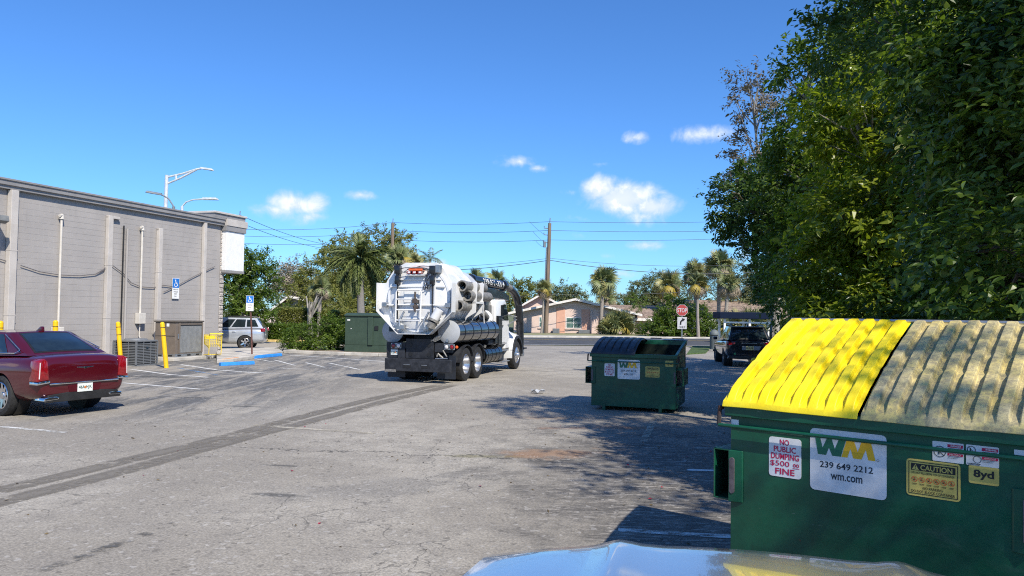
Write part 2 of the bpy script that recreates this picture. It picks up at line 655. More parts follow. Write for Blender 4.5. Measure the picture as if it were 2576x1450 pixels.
ROADM = M('dark_road_asphalt', (.070, .072, .076), .85, var=.18, scale=.8, bump=.3, bscale=60)
road = band('road', .0, 15.2, .004, ROADM)
band('sidewalk', 15.45, 17.6, .11, CONC)
VERGE = M('dry_verge', (.42, .37, .25), .95, var=.25, scale=1.2, c2=(.20, .22, .09), bump=.4, bscale=12)
band('verge', 17.6, 26.5, .06, VERGE)
kb = MB()
kb.box(rd(20, 15.33), (320, .24, .26), Matrix.Rotation(R_(12), 3, 'Z'))
tag(kb.build('kerb', CONC, smooth=0, bevel=.03), kind='structure')
WP = worn_paint('worn_white_paint', (.72, .72, .69), .42)
WPS = worn_paint('sound_white_paint', (.76, .76, .74), .12)
TANP = worn_paint('worn_tan_paint', (.47, .43, .35), .45)
BLUEP = worn_paint('worn_blue_paint', (.16, .34, .62), .5)
TYRE = worn_paint('tyre_grime', (.205, .184, .152), .34, 7.0, True)


def strip(name, pts, w, mat, parent, z=.005):
    mb = MB()
    pts = [Vector((p[0], p[1], 0)) for p in pts]
    L, Rr = [], []
    for i, p in enumerate(pts):
        d = (pts[min(i + 1, len(pts) - 1)] - pts[max(i - 1, 0)]).normalized()
        n = Vector((-d.y, d.x, 0)) * w / 2
        L.append(p + n)
        Rr.append(p - n)
    for i in range(len(pts) - 1):
        mb.poly([(*Rr[i].xy, z), (*Rr[i + 1].xy, z), (*L[i + 1].xy, z), (*L[i].xy, z)])
    return mb.build(name, mat, parent, smooth=0, fix=False)


def gl(*pts):
    return [G(x, y) for x, y in pts]


for pts, w, mt in [
    (((640, 1070), (790, 1081), (942, 1091)), .15, TANP), (((0, 1074), (165, 1089)), .12, WP),
    (((323, 929), (427, 943), (525, 950)), .11, WPS), (((309, 964), (505, 980)), .10, WPS), (((455, 918), (551, 932), (650, 939)), .11, WPS),
    (((545, 931), (720, 943)), .10, WP), (((690, 906), (742, 920)), .12, WP), (((770, 913), (818, 925)), .12, WP), (((828, 914), (908, 931)), .12, WP),
    (((672, 926), (776, 930)), .11, WP), (((905, 930), (966, 934)), .11, WP), (((620, 899), (690, 912)), .11, WP),
    (((712, 893), (840, 901), (975, 911)), .12, WPS), (((1555, 1334), (1690, 1343), (1850, 1352)), .12, WP),
    (((1728, 1183), (1830, 1186)), .11, WPS), (((1715, 1006), (1850, 1012)), .12, WP), (((1735, 985), (1850, 990)), .11, WP),
    (((1655, 1042), (1618, 1110)), .13, TANP), (((1730, 935), (1830, 940)), .12, WP), (((1735, 962), (1840, 966)), .11, WP),
    (((1850, 884), (2000, 893)), .10, WP), (((1340, 1022), (1470, 1014)), .10, TANP),
]:
    strip('painted_line', gl(*pts), w, mt, lot)
strip('painted_line', gl((445, 926), (552, 945)), .09, BLUEP, lot, .0055)
def track(pts, w, mat, z):
    cols = ((-.5, 0.0), (-.36, .7), (-.12, 1.0), (.12, 1.0), (.36, .7), (.5, 0.0))
    mb, fd = MB(), []
    pts = [Vector((p[0], p[1], 0)) for p in pts]
    fine = []
    for i in range(len(pts) - 1):
        fine += [pts[i].lerp(pts[i + 1], f) for f in lin(0, 1, 7)[:-1]]
    fine.append(pts[-1])
    n = len(cols)
    for i, p in enumerate(fine):
        d = (fine[min(i + 1, len(fine) - 1)] - fine[max(i - 1, 0)]).normalized()
        q = Vector((-d.y, d.x, 0))
        for u, f in cols:
            mb.v.append((p.x + q.x * u * w, p.y + q.y * u * w, z))
            fd.append(f * (.0 if i in (0, len(fine) - 1) else 1.0))
    for i in range(len(fine) - 1):
        for k in range(n - 1):
            mb.f.append((i * n + k, i * n + k + 1, (i + 1) * n + k + 1, (i + 1) * n + k))
    o = mb.build('tyre_track', mat, lot, smooth=0, fix=False)
    o.data.attributes.new('fade', 'FLOAT', 'POINT').data.foreach_set('value', fd)
    return o


c3 = lambda x, y: G(x / 1.9815 * .8938, (1050 + y / 1.9815) * .8938)
for tr in ([(0, 655), (350, 575), (700, 490), (1080, 402), (1430, 312), (1760, 225), (2100, 140), (2480, 62)],
           [(0, 722), (350, 635), (700, 545), (1080, 440), (1500, 328), (1800, 252), (2100, 172), (2545, 64)]):
    pts = [c3(*q) for q in tr]
    pts = [pts[0] + (pts[0] - pts[2]).normalized() * k for k in (9, 6, 3)] + pts
    track(pts, .40, TYRE, .0045 if tr[0][1] < 700 else .0048)
track([c3(215, 1110), c3(560, 990), c3(1100, 800)], .16, worn_paint('faint_grime', (.12, .115, .105), .75, 7, True), .0052)
# street markings
for v in (.55,):
    strip('painted_line', [rd(-60, v), rd(80, v)], .18, WPS, road, .010)
for u in range(-40, 60, 9):
    strip('painted_line', [rd(u, 5.4), rd(u + 3, 5.4)], .13, WPS, road, .010)
strip('painted_line', [rd(-60, 14.7), rd(80, 14.7)], .14, WPS, road, .010)
for v in (9.6, 9.95):
    strip('painted_line', [rd(-60, v), rd(80, v)], .10, worn_paint('yellow_paint', (.62, .45, .07), .15), road, .010)

# side drive behind the shop, walkway at its corner, planted islands
DRIVE = M('tan_drive', (.43, .385, .315), .9, var=.15, scale=.5, c2=(.36, .325, .28), bump=.3, bscale=30, dirt=.15)
sheet('driveway', [(-40, 37.6), (-11.4, 37.6), (-9.6, 43.2), (-3.5, 48.7), (-40, 54.0)], .008, DRIVE)
KERBY = M('yellow_kerb', (.68, .50, .20), .75, var=.2, scale=5, dirt=.2)
wk = [G(545, 915), G(587, 911), G(640, 903), G(712, 891), G(695, 880), G(545, 884)]
mb = MB()
mb.prism([(p.x, p.y) for p in wk], 0, .13, 'z')
walk = tag(mb.build('walkway', CONC, smooth=0, bevel=.015), kind='structure')
mb = MB()
a, b = G(560, 913), G(598, 908)
dv = (b - a).normalized()
mb.box((a + b) / 2 + Vector((0, 0, .07)), ((b - a).length, .10, .142), Matrix.Rotation(math.atan2(dv.y, dv.x), 3, 'Z'))
mb.build('painted_kerb', M('orange_kerb', (.78, .38, .06), .7, c2=(.62, .22, .08), scale=4, dirt=.3), walk, smooth=0, bevel=.012)

isl = [(-10.75, 36.55), (-7.6, 35.35), (-4.4, 34.6), (-2.9, 36.0), (-2.6, 41.5), (-9.4, 43.0)]
MULCH = M('wood_mulch', (.26, .19, .14), .95, var=.35, scale=9, c2=(.38, .32, .26), bump=.8, bscale=35)
mb = MB()
mb.prism(isl, 0, .10, 'z')
tag(mb.build('planting_bed', MULCH, smooth=0), kind='structure')


def kerb_run(pts, mat, h=.15, w=.16, name='kerb'):
    """one cast kerb stone after another along a line"""
    root = thing(name, None, None)
    root['kind'] = 'structure'
    for i in range(len(pts) - 1):
        a, b = Vector((*pts[i], 0)), Vector((*pts[i + 1], 0))
        L = (b - a).length
        n = max(1, round(L / 1.5))
        d = (b - a).normalized()
        rot = Matrix.Rotation(math.atan2(d.y, d.x), 3, 'Z')
        for k in range(n):
            c = a + d * (L * (k + .5) / n)
            MB().box((c.x, c.y, h / 2), (L / n - .012, w, h), rot).build('kerb_stone', mat, root, smooth=0, bevel=.02)
    return root


kerb_run(isl + isl[:1], CONC)
kerb_run([(-26, 51.2), (-16.4, 49.3), (-9.2, 48.9)], KERBY, .14, .2)
sheet('planting_strip', [(-26, 51.3), (-16.4, 49.4), (-4.5, 48.95), (-4.5, 50.0), (-26, 55)], .03, EARTH)
GRASSM = M('lawn_grass', (.06, .10, .025), .95, var=.3, scale=6, bump=.6, bscale=40)
gp = [G(1728, 893), G(1742, 874), G(1790, 874), G(1775, 890)]
mb = MB()
mb.prism([(p.x, p.y) for p in gp], 0, .07, 'z')
tag(mb.build('grass_patch', GRASSM, smooth=0), kind='structure')
sheet('tree_strip', [(7.3, 2), (16, -24), (40, -24), (40, 44), (13.0, 44), (10.6, 34), (6.4, 8.5)], .012, M('leaf_litter_soil', (.10, .08, .05), .95, var=.35, scale=3, bump=.8, bscale=25))


# ================================================================== the shop on the left
B0 = PT(557, 551, 34.8)
BA = R_(17.3)
shop = thing('shop_building', 'grey painted block-walled shop with roof fascia, downpipes and white sign box', 'building', (B0.x, B0.y, 0), -BA)
BW = B0.z - .32                                     # wall height under the gutter
PAINT = M('grey_block_paint', (.368, .344, .326), .82, var=.05, scale=.7, bump=.2, bscale=60, world=True, streaks=.28)
JOINT = M('painted_joint', (.364, .340, .322), .85, var=.05, scale=.7, world=True, streaks=.28)
TRIM = M('cream_trim_paint', (.52, .48, .44), .6, var=.06, scale=2, dirt=.08)
FASC = M('grey_fascia', (.27, .26, .255), .5, var=.08, scale=2.5, dirt=.05)
Y0 = -15.0


def SB(px, py, x=0.0):
    """a survey pixel on the wall plane -> building coordinates"""
    d = ray(px, py)
    n = Vector((math.cos(BA), -math.sin(BA), 0))
    w = Vector((math.sin(BA), math.cos(BA), 0))
    o = Vector((B0.x, B0.y, 0))
    k = (x + o.dot(n)) / Vector((d.x, d.y, 0)).dot(n)
    q = Vector((d.x * k, d.y * k, 0)) - o
    return q.dot(w), CAM_H + d.z * k


wall = MB().bx(-.25, -.0095, Y0, -.02, 0, BW).bx(-12, -.3, Y0, -.3, 0, BW - .3).build('wall', JOINT, shop, smooth=0)
# concrete blocks, each with its own edges
BL, BH = .405, .203
bmx = MB().bx(-.02, 0, -BL / 2 + .003, BL / 2 - .003, .003, BH - .003)
block_me = bmx.mesh('concrete_block', 0, True, .0025, 1)
rest = MB()
cells = []
rows = int(BW / BH)
for r in range(rows):
    for k in range(int(-Y0 / BL) + 1):
        yc = -.02 - BL / 2 - k * BL + (BL / 2 if r % 2 else 0)
        if yc + BL / 2 > -.02 or yc - BL / 2 < Y0:
            continue
        cells.append((r, yc))
vis = [c for c in cells if -12.3 < c[1]]
vis.sort(key=lambda c: c[1])
top = set(vis[:290])
rb = random.Random(2)
for r, yc in cells:
    dx = rb.uniform(-.0068, -.0050)
    if (r, yc) in top:
        o = link_mesh('concrete_block', block_me, PAINT, wall, (dx, yc, r * BH))
    else:
        rest.bx(-.02, dx, yc - BL / 2 + .003, yc + BL / 2 - .003, r * BH + .003, r * BH + BH - .003)
if not block_me.materials:
    block_me.materials.append(PAINT)
tag(rest.build('concrete_block_courses', PAINT, wall, smooth=0), kind='stuff')
# roof edge: drip fascia with a stepped profile, roof deck
MB().prism([(-12, BW + .12), (-.1, BW + .12), (-.1, BW + .30), (-12, BW + .5)], Y0, -.05, 'y').build('roof', M('roof_deck', (.5, .5, .5), .8), shop, smooth=0)
ro = MB().prism([(-.12, BW), (.14, BW), (.14, BW + .10), (.20, BW + .12), (.20, BW + .25), (.24, BW + .27), (.24, BW + .33), (-.12, BW + .33)], Y0, .02, 'y')
ro.build('gutter', FASC, shop, smooth=0, bevel=.006)
# parapet of the shop front, above and beyond the wall end
pt = MB().bx(-7.5, .24, -.75, 1.42, BW + .33, BW + .50)
pt.build('parapet', FASC, shop, smooth=0, bevel=.01)
MB().bx(-7.6, .30, -.8, 1.48, BW + .50, BW + .59).build('parapet_cap', TRIM, shop, smooth=0, bevel=.012)
MB().bx(-.02, .30, .06, 1.52, BW + .02, BW + .329).build('fascia_band', TRIM, shop, smooth=0, bevel=.012)
MB().bx(-7.5, .27, .04, 1.46, BW - .22, BW + .019).build('soffit_band', FASC, shop, smooth=0, bevel=.01)
zb = SB(575, 687, .22)[1]
MB().bx(-7.5, .22, .10, 1.40, zb + .12, BW - .221).build('sign_box', M('white_render', (.80, .80, .79), .7, var=.03, bump=.2, bscale=70), shop, smooth=0, bevel=.01)
MB().bx(-7.5, .235, .06, 1.42, zb, zb + .118).build('sign_box_base', FASC, shop, smooth=0, bevel=.01)
MB().bx(-6, -.9, -.7, .1, 0, BW).build('front_wall', PAINT, shop, smooth=0)
# split-face block quoin and pier under the sign box
SPLIT = M('split_face_block', (.40, .365, .335), .92, var=.22, scale=14, bump=1.0, bscale=38, world=True)
pier = MB().bx(-.3, -.06, .02, .30, 0, BW).bx(-1.4, -.73, .05, .74, 0, zb).build('pier', JOINT, shop, smooth=0)
sb_me = []
for q in range(4):
    mbq = MB()
    rr = random.Random(40 + q)
    us, vs = lin(-.195, .195, 9), lin(.006, .194, 6)

    def fq(u, v, rr=rr):
        e = abs(u) > .19 or v < .01 or v > .19
        return (.0 if e else rr.uniform(.012, .05), u, v)
    mbq.grid(fq, us, vs)
    sb_me.append(mbq.mesh('split_face_block', 0, True))
    sb_me[-1].materials.append(SPLIT)
k = 0
for r in range(int(zb / .2)):
    for j in range(2):
        o = link_mesh('split_face_block', sb_me[(r * 2 + j) % 4], SPLIT, pier, (-.728, .22 + j * .36, r * .2))
        o.scale = (1, .9, 1)
for r in range(int(BW / .2)):
    o = link_mesh('split_face_block', sb_me[(r + 1) % 4], SPLIT, pier, (-.03, .16, r * .2))
    o.scale = (1, .72, 1)
# downpipes (cream, square) with joints
for (px0, py0, px1, py1, w, d, full) in [(40, 478, 28, 822, .26, .20, 1), (283, 543, 272, 870, .22, .16, 0), (408, 575, 398, 840, .21, .17, 0), (521, 560, 512, 830, .17, .15, 1)]:
    y1, z1 = SB((px0 + px1) / 2, py0, .1)
    if full:
        z1 = BW - .01
    mb = MB().bx(.012, d, y1 - w / 2, y1 + w / 2, .02, z1)
    if not full:
        mb.bx(.012, d * .8, y1 - w / 2, y1 + w / 2 + (.35 if px0 == 283 else 0), z1 - .1, z1 - .002)
    o = mb.build('downpipe', TRIM, shop, smooth=0, bevel=.012)
    for f in (.30, .66):
        MB().bx(.008, d + .006, y1 - w / 2 - .006, y1 + w / 2 + .006, z1 * f, z1 * f + .03).build('pipe_strap', TRIM, o, smooth=0)
# conduits with weather heads and boxes
PVC = M('cream_conduit', (.60, .56, .50), .5, var=.05, dirt=.06)
for px, py, zl, boxpx in ((157, 548, 1.35, 1), (360, 577, 1.85, 2)):
    y, z = SB(px, py, .12)
    con = MB().cyl((.09, y, zl), (.09, y, z), .042, n=12).build('conduit', PVC, shop)
    h = MB().cyl((.09, y, z - .05), (.09, y, z + .12), .085, .06, n=14)
    h.cyl((.09, y, z + .08), (.13, y - .12, z + .06), .06, .05, n=12)
    h.build('weather_head', PVC, con)
    if boxpx == 2:
        bz = MB().bx(.012, .22, y - .17, y + .17, zl - .42, zl).build('switch_box', PVC, shop, smooth=0, bevel=.012)
        MB().tube([(.1, y, zl - .42), (.1, y - .02, zl - .9), (.25, y + .1, .5), (.3, y - .3, .35)], .022).build('cable', PVC, bz)
    else:
        bz = MB().bx(.012, .2, y - .22, y + .16, zl - .45, zl).build('meter_box', PVC, shop, smooth=0, bevel=.02)
        MB().cyl((.2, y + .05, zl - .28), (.3, y + .05, zl - .28), .11, n=20).build('meter_dome', WHITE(), bz)
y, z = SB(314, 568, .1)
MB().cyl((.06, y, .1), (.06, y, z), .028, n=10).build('cable_pipe', BLACK(), shop)
MB().cyl((.09, y + .16, .1), (.09, y + .16, z - .1), .045, n=10).build('cable_pipe', JOINT, shop)
# sagging cable along the wall
for pts in ([(-40, 640), (28, 661)], [(52, 668), (100, 684), (150, 692), (200, 694), (240, 690), (262, 677), (272, 668), (283, 668), (310, 688), (330, 712), (355, 722), (385, 724), (410, 718), (440, 722), (480, 700), (512, 684), (540, 671)],
            [(240, 690), (258, 682), (270, 671), (262, 675), (268, 682)], [(412, 735), (440, 722)]):
    q = [SB(a, b, .05) for a, b in pts]
    fine = []
    for i in range(len(q) - 1):
        for f in lin(0, 1, 4)[:-1]:
            fine.append((.05, q[i][0] + (q[i + 1][0] - q[i][0]) * f, q[i][1] + (q[i + 1][1] - q[i][1]) * f))
    fine.append((.05, *q[-1]))
    MB().tube(fine, .014, 6).build('wall_cable', M('old_cable', (.13, .12, .125), .7), shop)
# floodlight at the left edge of the picture
y, z = SB(6, 552, .5)
fl = MB().prism([(.1, z + .16), (.62, z + .12), (.66, z - .06), (.5, z - .14), (.12, z + .02)], y - .55, y + .12, 'y').build('wall_lamp', M('lamp_grey', (.20, .205, .20), .5), shop, smooth=0, bevel=.02)
MB().tube([(.05, y - .4, z - 1.0), (.3, y - .4, z - 1.02), (.42, y - .1, z - .85), (.45, y - .05, z - .1)], .03).build('bracket', WHITE(), fl)


# ------------------------------------------------------------------ accessible-parking signs
BLUE = M('sign_blue', (.02, .17, .55), .4, var=.05)


def access_sign(root, w, h, x=0.0, z=0.0, y=0.0):
    """panel on a face looking to -Y: blue upper half with wheelchair mark, white text half"""
    p = MB().bx(x - w / 2, x + w / 2, y, y + .008, z, z + h).build('panel', WHITE(), root, smooth=0, bevel=.002)
    MB().bx(x - w * .47, x + w * .47, y - .003, y - .0005, z + h * .53, z + h * .98).build('blue_field', BLUE, p, smooth=0)
    mb = MB()
    cx, cz, k = x, z + h * .75, h * .40
    yy = y - .006
    mb.cyl((cx - .08 * k, yy + .002, cz + .36 * k), (cx - .08 * k, yy, cz + .36 * k), .085 * k, n=12)
    for a, b in (((-.08, .26), (-.05, -.02)), ((-.05, -.02), (.20, -.02)), ((.20, -.02), (.30, -.30)), ((-.07, .14), (.16, .14))):
        pa, pb = Vector((cx + a[0] * k, 0, cz + a[1] * k)), Vector((cx + b[0] * k, 0, cz + b[1] * k))
        d = (pb - pa)
        mb.box((pa + pb) / 2 + Vector((0, yy, 0)), (d.length + .07 * k, .002, .075 * k), Matrix.Rotation(-math.atan2(d.z, d.x), 3, 'Y'))
    for i in range(14):
        t0 = R_(150 + i * 15)
        t1 = R_(150 + i * 15 + 15)
        r0, r1 = .20 * k, .275 * k
        c0, c1 = cx - .02 * k, cz - .17 * k
        mb.poly([(c0 + r0 * math.cos(t0), yy, c1 + r0 * math.sin(t0)), (c0 + r1 * math.cos(t0), yy, c1 + r1 * math.sin(t0)), (c0 + r1 * math.cos(t1), yy, c1 + r1 * math.sin(t1)), (c0 + r0 * math.cos(t1), yy, c1 + r0 * math.sin(t1))])
    mb.build('wheelchair_symbol', WHITE(), p, smooth=0)
    for i, tx in enumerate(('PARKING BY', 'DISABLED', 'PERMIT', 'ONLY')):
        ww = w * (.74 if i == 0 else .6 if i < 2 else .42)
        lettering(tx, ww, h * .06, BLACK(), p, x - ww / 2, z + h * (.42 - i * .11), y - .004)


y, z = SB(440, 752, .03)
wall_sign = thing('accessible_parking_sign', 'blue and white wheelchair parking sign fixed on the grey wall', 'sign',
                  shop.matrix_basis @ Vector((.02, y, z)), -BA + math.pi / 2)
access_sign(wall_sign, .40, .86, 0, 0, -.04)
p = G(634, 899)
post_sign = thing('accessible_parking_sign', 'blue and white wheelchair parking sign on a leaning rusty post', 'sign', p, R_(14))
hd = (p - Vector((0, 0, 0))).length
MB().tube([(0, 0, 0), (-.05, .02, 1.2), (-.12, .03, 2.15)], .035, 8).build('post', M('rusty_post', (.13, .06, .05), .8, var=.3, scale=12), post_sign)
access_sign(post_sign, .31, .66, -.14, 1.98, -.05)


# ================================================================== refuse containers
def container_paint():
    m = bpy.data.materials.new('container_green')
    m.use_nodes = True
    t = NT(m.node_tree)
    bs = m.node_tree.nodes['Principled BSDF']
    p = t.n('ShaderNodeTexCoord').outputs['Object']

    def st(sx, sy, sz):
        mp = t.n('ShaderNodeMapping')
        mp.inputs['Scale'].default_value = (sx, sy, sz)
        t.put(mp.inputs[0], p)
        return mp.outputs[0]
    n1 = t.noise(p, 2.0, 5, .6)
    c = t.mix(t.rng(n1, .35, .65), (.0038, .060, .031), (.0055, .086, .043))
    drip = t.noise(st(9, 9, .7), 2.2, 5, .7)
    c = t.mix(t.rng(drip, .55, .78, 0, .55), c, (.004, .022, .017))
    dust = t.noise(st(1, 1, 2.5), 3.1, 6, .75, .5)
    c = t.mix(t.rng(dust, .56, .75, 0, .22), c, (.10, .13, .11))
    scr = t.noise(st(2.2, 2.2, 30), 2.4, 3, .6, .3)
    c = t.mix(t.math('MULTIPLY', t.rng(scr, .70, .73), t.rng(t.noise(p, 3.7, 2), .52, .6)), c, (.16, .20, .18))
    rs = t.noise(p, 5.3, 7, .78, .4)
    rust = t.rng(rs, .665, .70)
    c = t.mix(t.math('MULTIPLY', rust, .85), c, (.10, .035, .018))
    t.put(bs.inputs['Base Color'], c)
    t.put(bs.inputs['Roughness'], t.rng(dust, .3, .7, .30, .52))
    bs.inputs['Specular IOR Level'].default_value = .45
    bp = t.n('ShaderNodeBump')
    bp.inputs['Strength'].default_value = .35
    bp.inputs['Distance'].default_value = .03
    t.put(bp.inputs['Height'], t.noise(p, 3.0, 3, .55))
    t.put(bs.inputs['Normal'], bp.outputs[0])
    return m


GREEN = container_paint()
GREEND = M('container_shade_and_grime', (.006, .012, .010), .8, var=.4, scale=5, dirt=.4, spec=.2)  # near-black base holds the shade inside the container; grime noise on top
RUST = M('rusty_steel', (.12, .05, .03), .85, var=.4, scale=16, c2=(.03, .028, .03), bump=.3, bscale=60)
REDP = M('red_print', (.50, .012, .07), .5, var=.08)
STKW = M('sticker_white', (.72, .72, .72), .38, var=.10, scale=7, dirt=.16)
STKY = M('sticker_yellow', (.62, .48, .12), .4, var=.12, scale=6, dirt=.12)
WMG = M('logo_green', (.01, .14, .075), .4, var=.05)
WMY = M('logo_yellow', (.80, .46, .02), .4, var=.05)
NAVY = M('navy_print', (.015, .03, .045), .45, var=.05)


def rounded(x0, x1, z0, z1, r, y, n=4):
    pts = []
    for cx, cz, a in ((x1 - r, z0 + r, -90), (x1 - r, z1 - r, 0), (x0 + r, z1 - r, 90), (x0 + r, z0 + r, 180)):
        for t in lin(R_(a), R_(a + 90), n):
            pts.append((cx + r * math.cos(t), y, cz + r * math.sin(t)))
    return pts


def sticker(root, name, x0, x1, z0, z1, mat, r=.025, y=-.003, label=None):
    o = MB().prism([(p[0], p[2]) for p in rounded(x0, x1, z0, z1, r, 0)], y, .0005, 'y').build(name, mat, root, smooth=0)
    if label:
        o['label'] = label
    return o


def wm_logo(o, x0, x1, z0, z1, y):
    """two interlocked letters: green W and yellow M, heavy slanted strokes"""
    W, H = x1 - x0, z1 - z0
    f = lambda u, v: (x0 + u * W, y, z0 + v * H)
    for nm, mt, pts in (('logo_letter', WMG, [(0, 1), (.085, 1), (.125, .42), (.20, 1), (.28, 1), (.335, .42), (.40, 1), (.52, 1), (.435, 0), (.29, 0), (.235, .46), (.185, 0), (.045, 0)]),
                        ('logo_letter', WMY, [(.445, 0), (.53, 1), (.655, 1), (.715, .40), (.775, 1), (.93, 1), (1.0, 0), (.885, 0), (.845, .58), (.775, 0), (.64, 0), (.595, .55), (.545, 0)])):
        MB().poly([f(*q) for q in pts]).build(nm, mt, o, smooth=0, fix=False)


def ring(mb, cx, cz, r, w, y, n=20):
    for i in range(n):
        a, b = 2 * math.pi * i / n, 2 * math.pi * (i + 1) / n
        mb.poly([(cx + (r - w) * math.cos(a), y, cz + (r - w) * math.sin(a)), (cx + r * math.cos(a), y, cz + r * math.sin(a)),
                 (cx + r * math.cos(b), y, cz + r * math.sin(b)), (cx + (r - w) * math.cos(b), y, cz + (r - w) * math.sin(b))])


def tline(mb, x0, x1, z, h, y):
    mb.poly([(x0, y, z), (x1, y, z), (x1, y, z + h), (x0, y, z + h)])


def stickers(root, dz, fine):
    y = -.0045
    o = sticker(root, 'warning_sticker', .285, .51, .945 + dz, 1.215 + dz, STKW, .02, label='white sticker with red NO PUBLIC DUMPING lettering')
    for tx, cx, w, z, h in (('NO', .395, .065, 1.163, .040), ('PUBLIC', .397, .155, 1.115, .040), ('DUMPING', .398, .195, 1.065, .042), ('$500', .362, .135, 1.013, .042), ('00', .475, .042, 1.022, .024), ('FINE', .398, .135, .962, .042)):
        lettering(tx, w, h, REDP, o, cx - w / 2, z + dz, y, fat=.008 if tx == '$500' else .022)
    m = MB()
    tline(m, .452, .498, 1.012 + dz, .004, y)
    m.build('underline', REDP, o, smooth=0, fix=False)
    o = sticker(root, 'company_sign', .57, 1.05, .895 + dz, 1.305 + dz, STKW, .03, label='white sign panel with green and yellow letters and phone number')
    wm_logo(o, .605, .985, 1.135 + dz, 1.245 + dz, y)
    m = MB()
    ring(m, .999, 1.141 + dz, .008, .002, y, 12)
    m.build('registered_mark', NAVY, o, smooth=0, fix=False)
    lettering('239 649 2212', .335, .042, NAVY, o, .635, 1.051 + dz, y, fat=.014)
    lettering('wm.com', .20, .038, NAVY, o, .705, .979 + dz, y, fat=.014)
    o = sticker(root, 'caution_sticker', 1.165, 1.462, .955 + dz, 1.18 + dz, STKY, .02, label='yellow CAUTION sticker with six round pictograms')
    m = MB()
    x0, x1, z0, z1 = 1.178, 1.449, .968 + dz, 1.167 + dz
    for a in ((x0, x1, z0, .004), (x0, x1, z1 - .004, .004)):
        tline(m, *a, y)
    for xx in (x0, x1 - .004):
        tline(m, xx, xx + .004, z0, z1 - z0, y - .0002)
    tline(m, 1.192, 1.436, 1.112 + dz, .043, y)
    m.build('black_frame', BLACK(), o, smooth=0, fix=False)
    MB().poly([(1.197, y - .001, 1.116 + dz), (1.237, y - .001, 1.116 + dz), (1.217, y - .001, 1.151 + dz)]).build('triangle', STKY, o, smooth=0, fix=False)
    lettering('!', .005, .022, BLACK(), o, 1.2145, 1.121 + dz, y - .002)
    lettering('CAUTION', .175, .032, STKY, o, 1.245, 1.117 + dz, y - .001, fat=.02)
    lettering('DO NOT FILL ABOVE TOP OF CONTAINER', .235, .013, BLACK(), o, 1.196, 1.091 + dz, y)
    lettering('NO PARKING', .11, .017, BLACK(), o, 1.258, .999 + dz, y, fat=.01)
    lettering('DO NOT BLOCK CONTAINER', .24, .017, BLACK(), o, 1.193, .976 + dz, y, fat=.01)
    m, m2 = MB(), MB()
    rr = random.Random(3)
    for i in range(6):
        cx, cz = 1.212 + i * .0405, 1.058 + dz
        ring(m, cx, cz, .0175, .0028, y)
        tline(m2, cx - .008, cx + .008, cz - .006 + rr.uniform(-.003, .003), .005, y)
        tline(m2, cx - .004, cx + .005, cz + .003, .005, y)
        tline(m2, cx - .014, cx + .014, cz - .028, .0025, y)
        tline(m2, cx - .011, cx + .011, cz - .033, .0022, y)
        a = .0118
        m.poly([(cx - a, y - .0004, cz + a - .003), (cx - a + .003, y - .0004, cz + a), (cx + a, y - .0004, cz - a + .003), (cx + a - .003, y - .0004, cz - a)])
    m.build('red_ring', M('orange_red_print', (.62, .10, .03), .5), o, smooth=0, fix=False)
    m2.build('pictogram', BLACK(), o, smooth=0, fix=False)
    if fine:
        for k, (xa, head) in enumerate(((1.312, 'DANGER'), (1.492, 'WARNING'))):
            o = sticker(root, 'safety_sticker', xa, xa + .168, 1.185 + dz, 1.305 + dz, STKW, .006, label='small white safety sticker headed %s' % head)
            mk = MB()
            for zz, hh in ((1.276, .018), (1.226, .015)):
                m = MB()
                tline(m, xa + .082, xa + .164, zz + dz, hh, y)
                m.build('red_bar', REDP, o, smooth=0, fix=False)
            lettering(head, .055, .011, WHITE(), o, xa + .10, 1.28 + dz, y - .001, fat=.01)
            lettering('PELIGRO' if k == 0 else 'ADVERTENCIA', .06, .009, WHITE(), o, xa + .093, 1.229 + dz, y - .001)
            cx, cz, r = (xa + .04, 1.244 + dz, .034) if k == 0 else (xa + .028, 1.276 + dz, .023)
            ring(mk, cx, cz, r, .004, y)
            mk.poly([(cx - r * .75, y, cz + r * .66), (cx - r * .66, y, cz + r * .75), (cx + r * .75, y, cz - r * .66), (cx + r * .66, y, cz - r * .75)])
            tline(mk, cx - .008, cx - .001, cz - .018, .022, y - .0003)
            tline(mk, cx - .007, cx - .002, cz + .006, .006, y - .0003)
            if k:
                ring(mk, xa + .058, 1.222 + dz, .022, .003, y)
                tline(mk, xa + .006, xa + .075, 1.193 + dz, .004, y)
                tline(mk, xa + .01, xa + .07, 1.187 + dz, .003, y)
            for q in range(6):
                tline(mk, xa + .084, xa + .16 - (q % 3) * .012, 1.269 + dz - q * .008 - (.018 if q > 3 else 0), .0022, y)
            mk.build('pictogram', NAVY, o, smooth=0, fix=False)
        o = sticker(root, 'size_sticker', 1.505, 1.66, 1.08 + dz, 1.186 + dz, STKY, .012, -.0025, 'yellow sticker reading 8yd')
        lettering('8yd', .105, .058, BLACK(), o, 1.53, 1.105 + dz, -.0042, fat=.03)
        sticker(root, 'white_tab', .005, .06, 1.265 + dz, 1.305 + dz, STKW, .003, -.0035)
        sticker(root, 'white_tab', 1.735, 1.79, 1.275 + dz, 1.305 + dz, STKW, .003, -.0035)
    else:
        o = sticker(root, 'size_sticker', 1.58, 1.745, 1.19 + dz, 1.315 + dz, STKY, .012, -.003, 'yellow sticker reading 4yd')
        lettering('4yd', .13, .07, BLACK(), o, 1.597, 1.215 + dz, y, fat=.03, shear=.3)


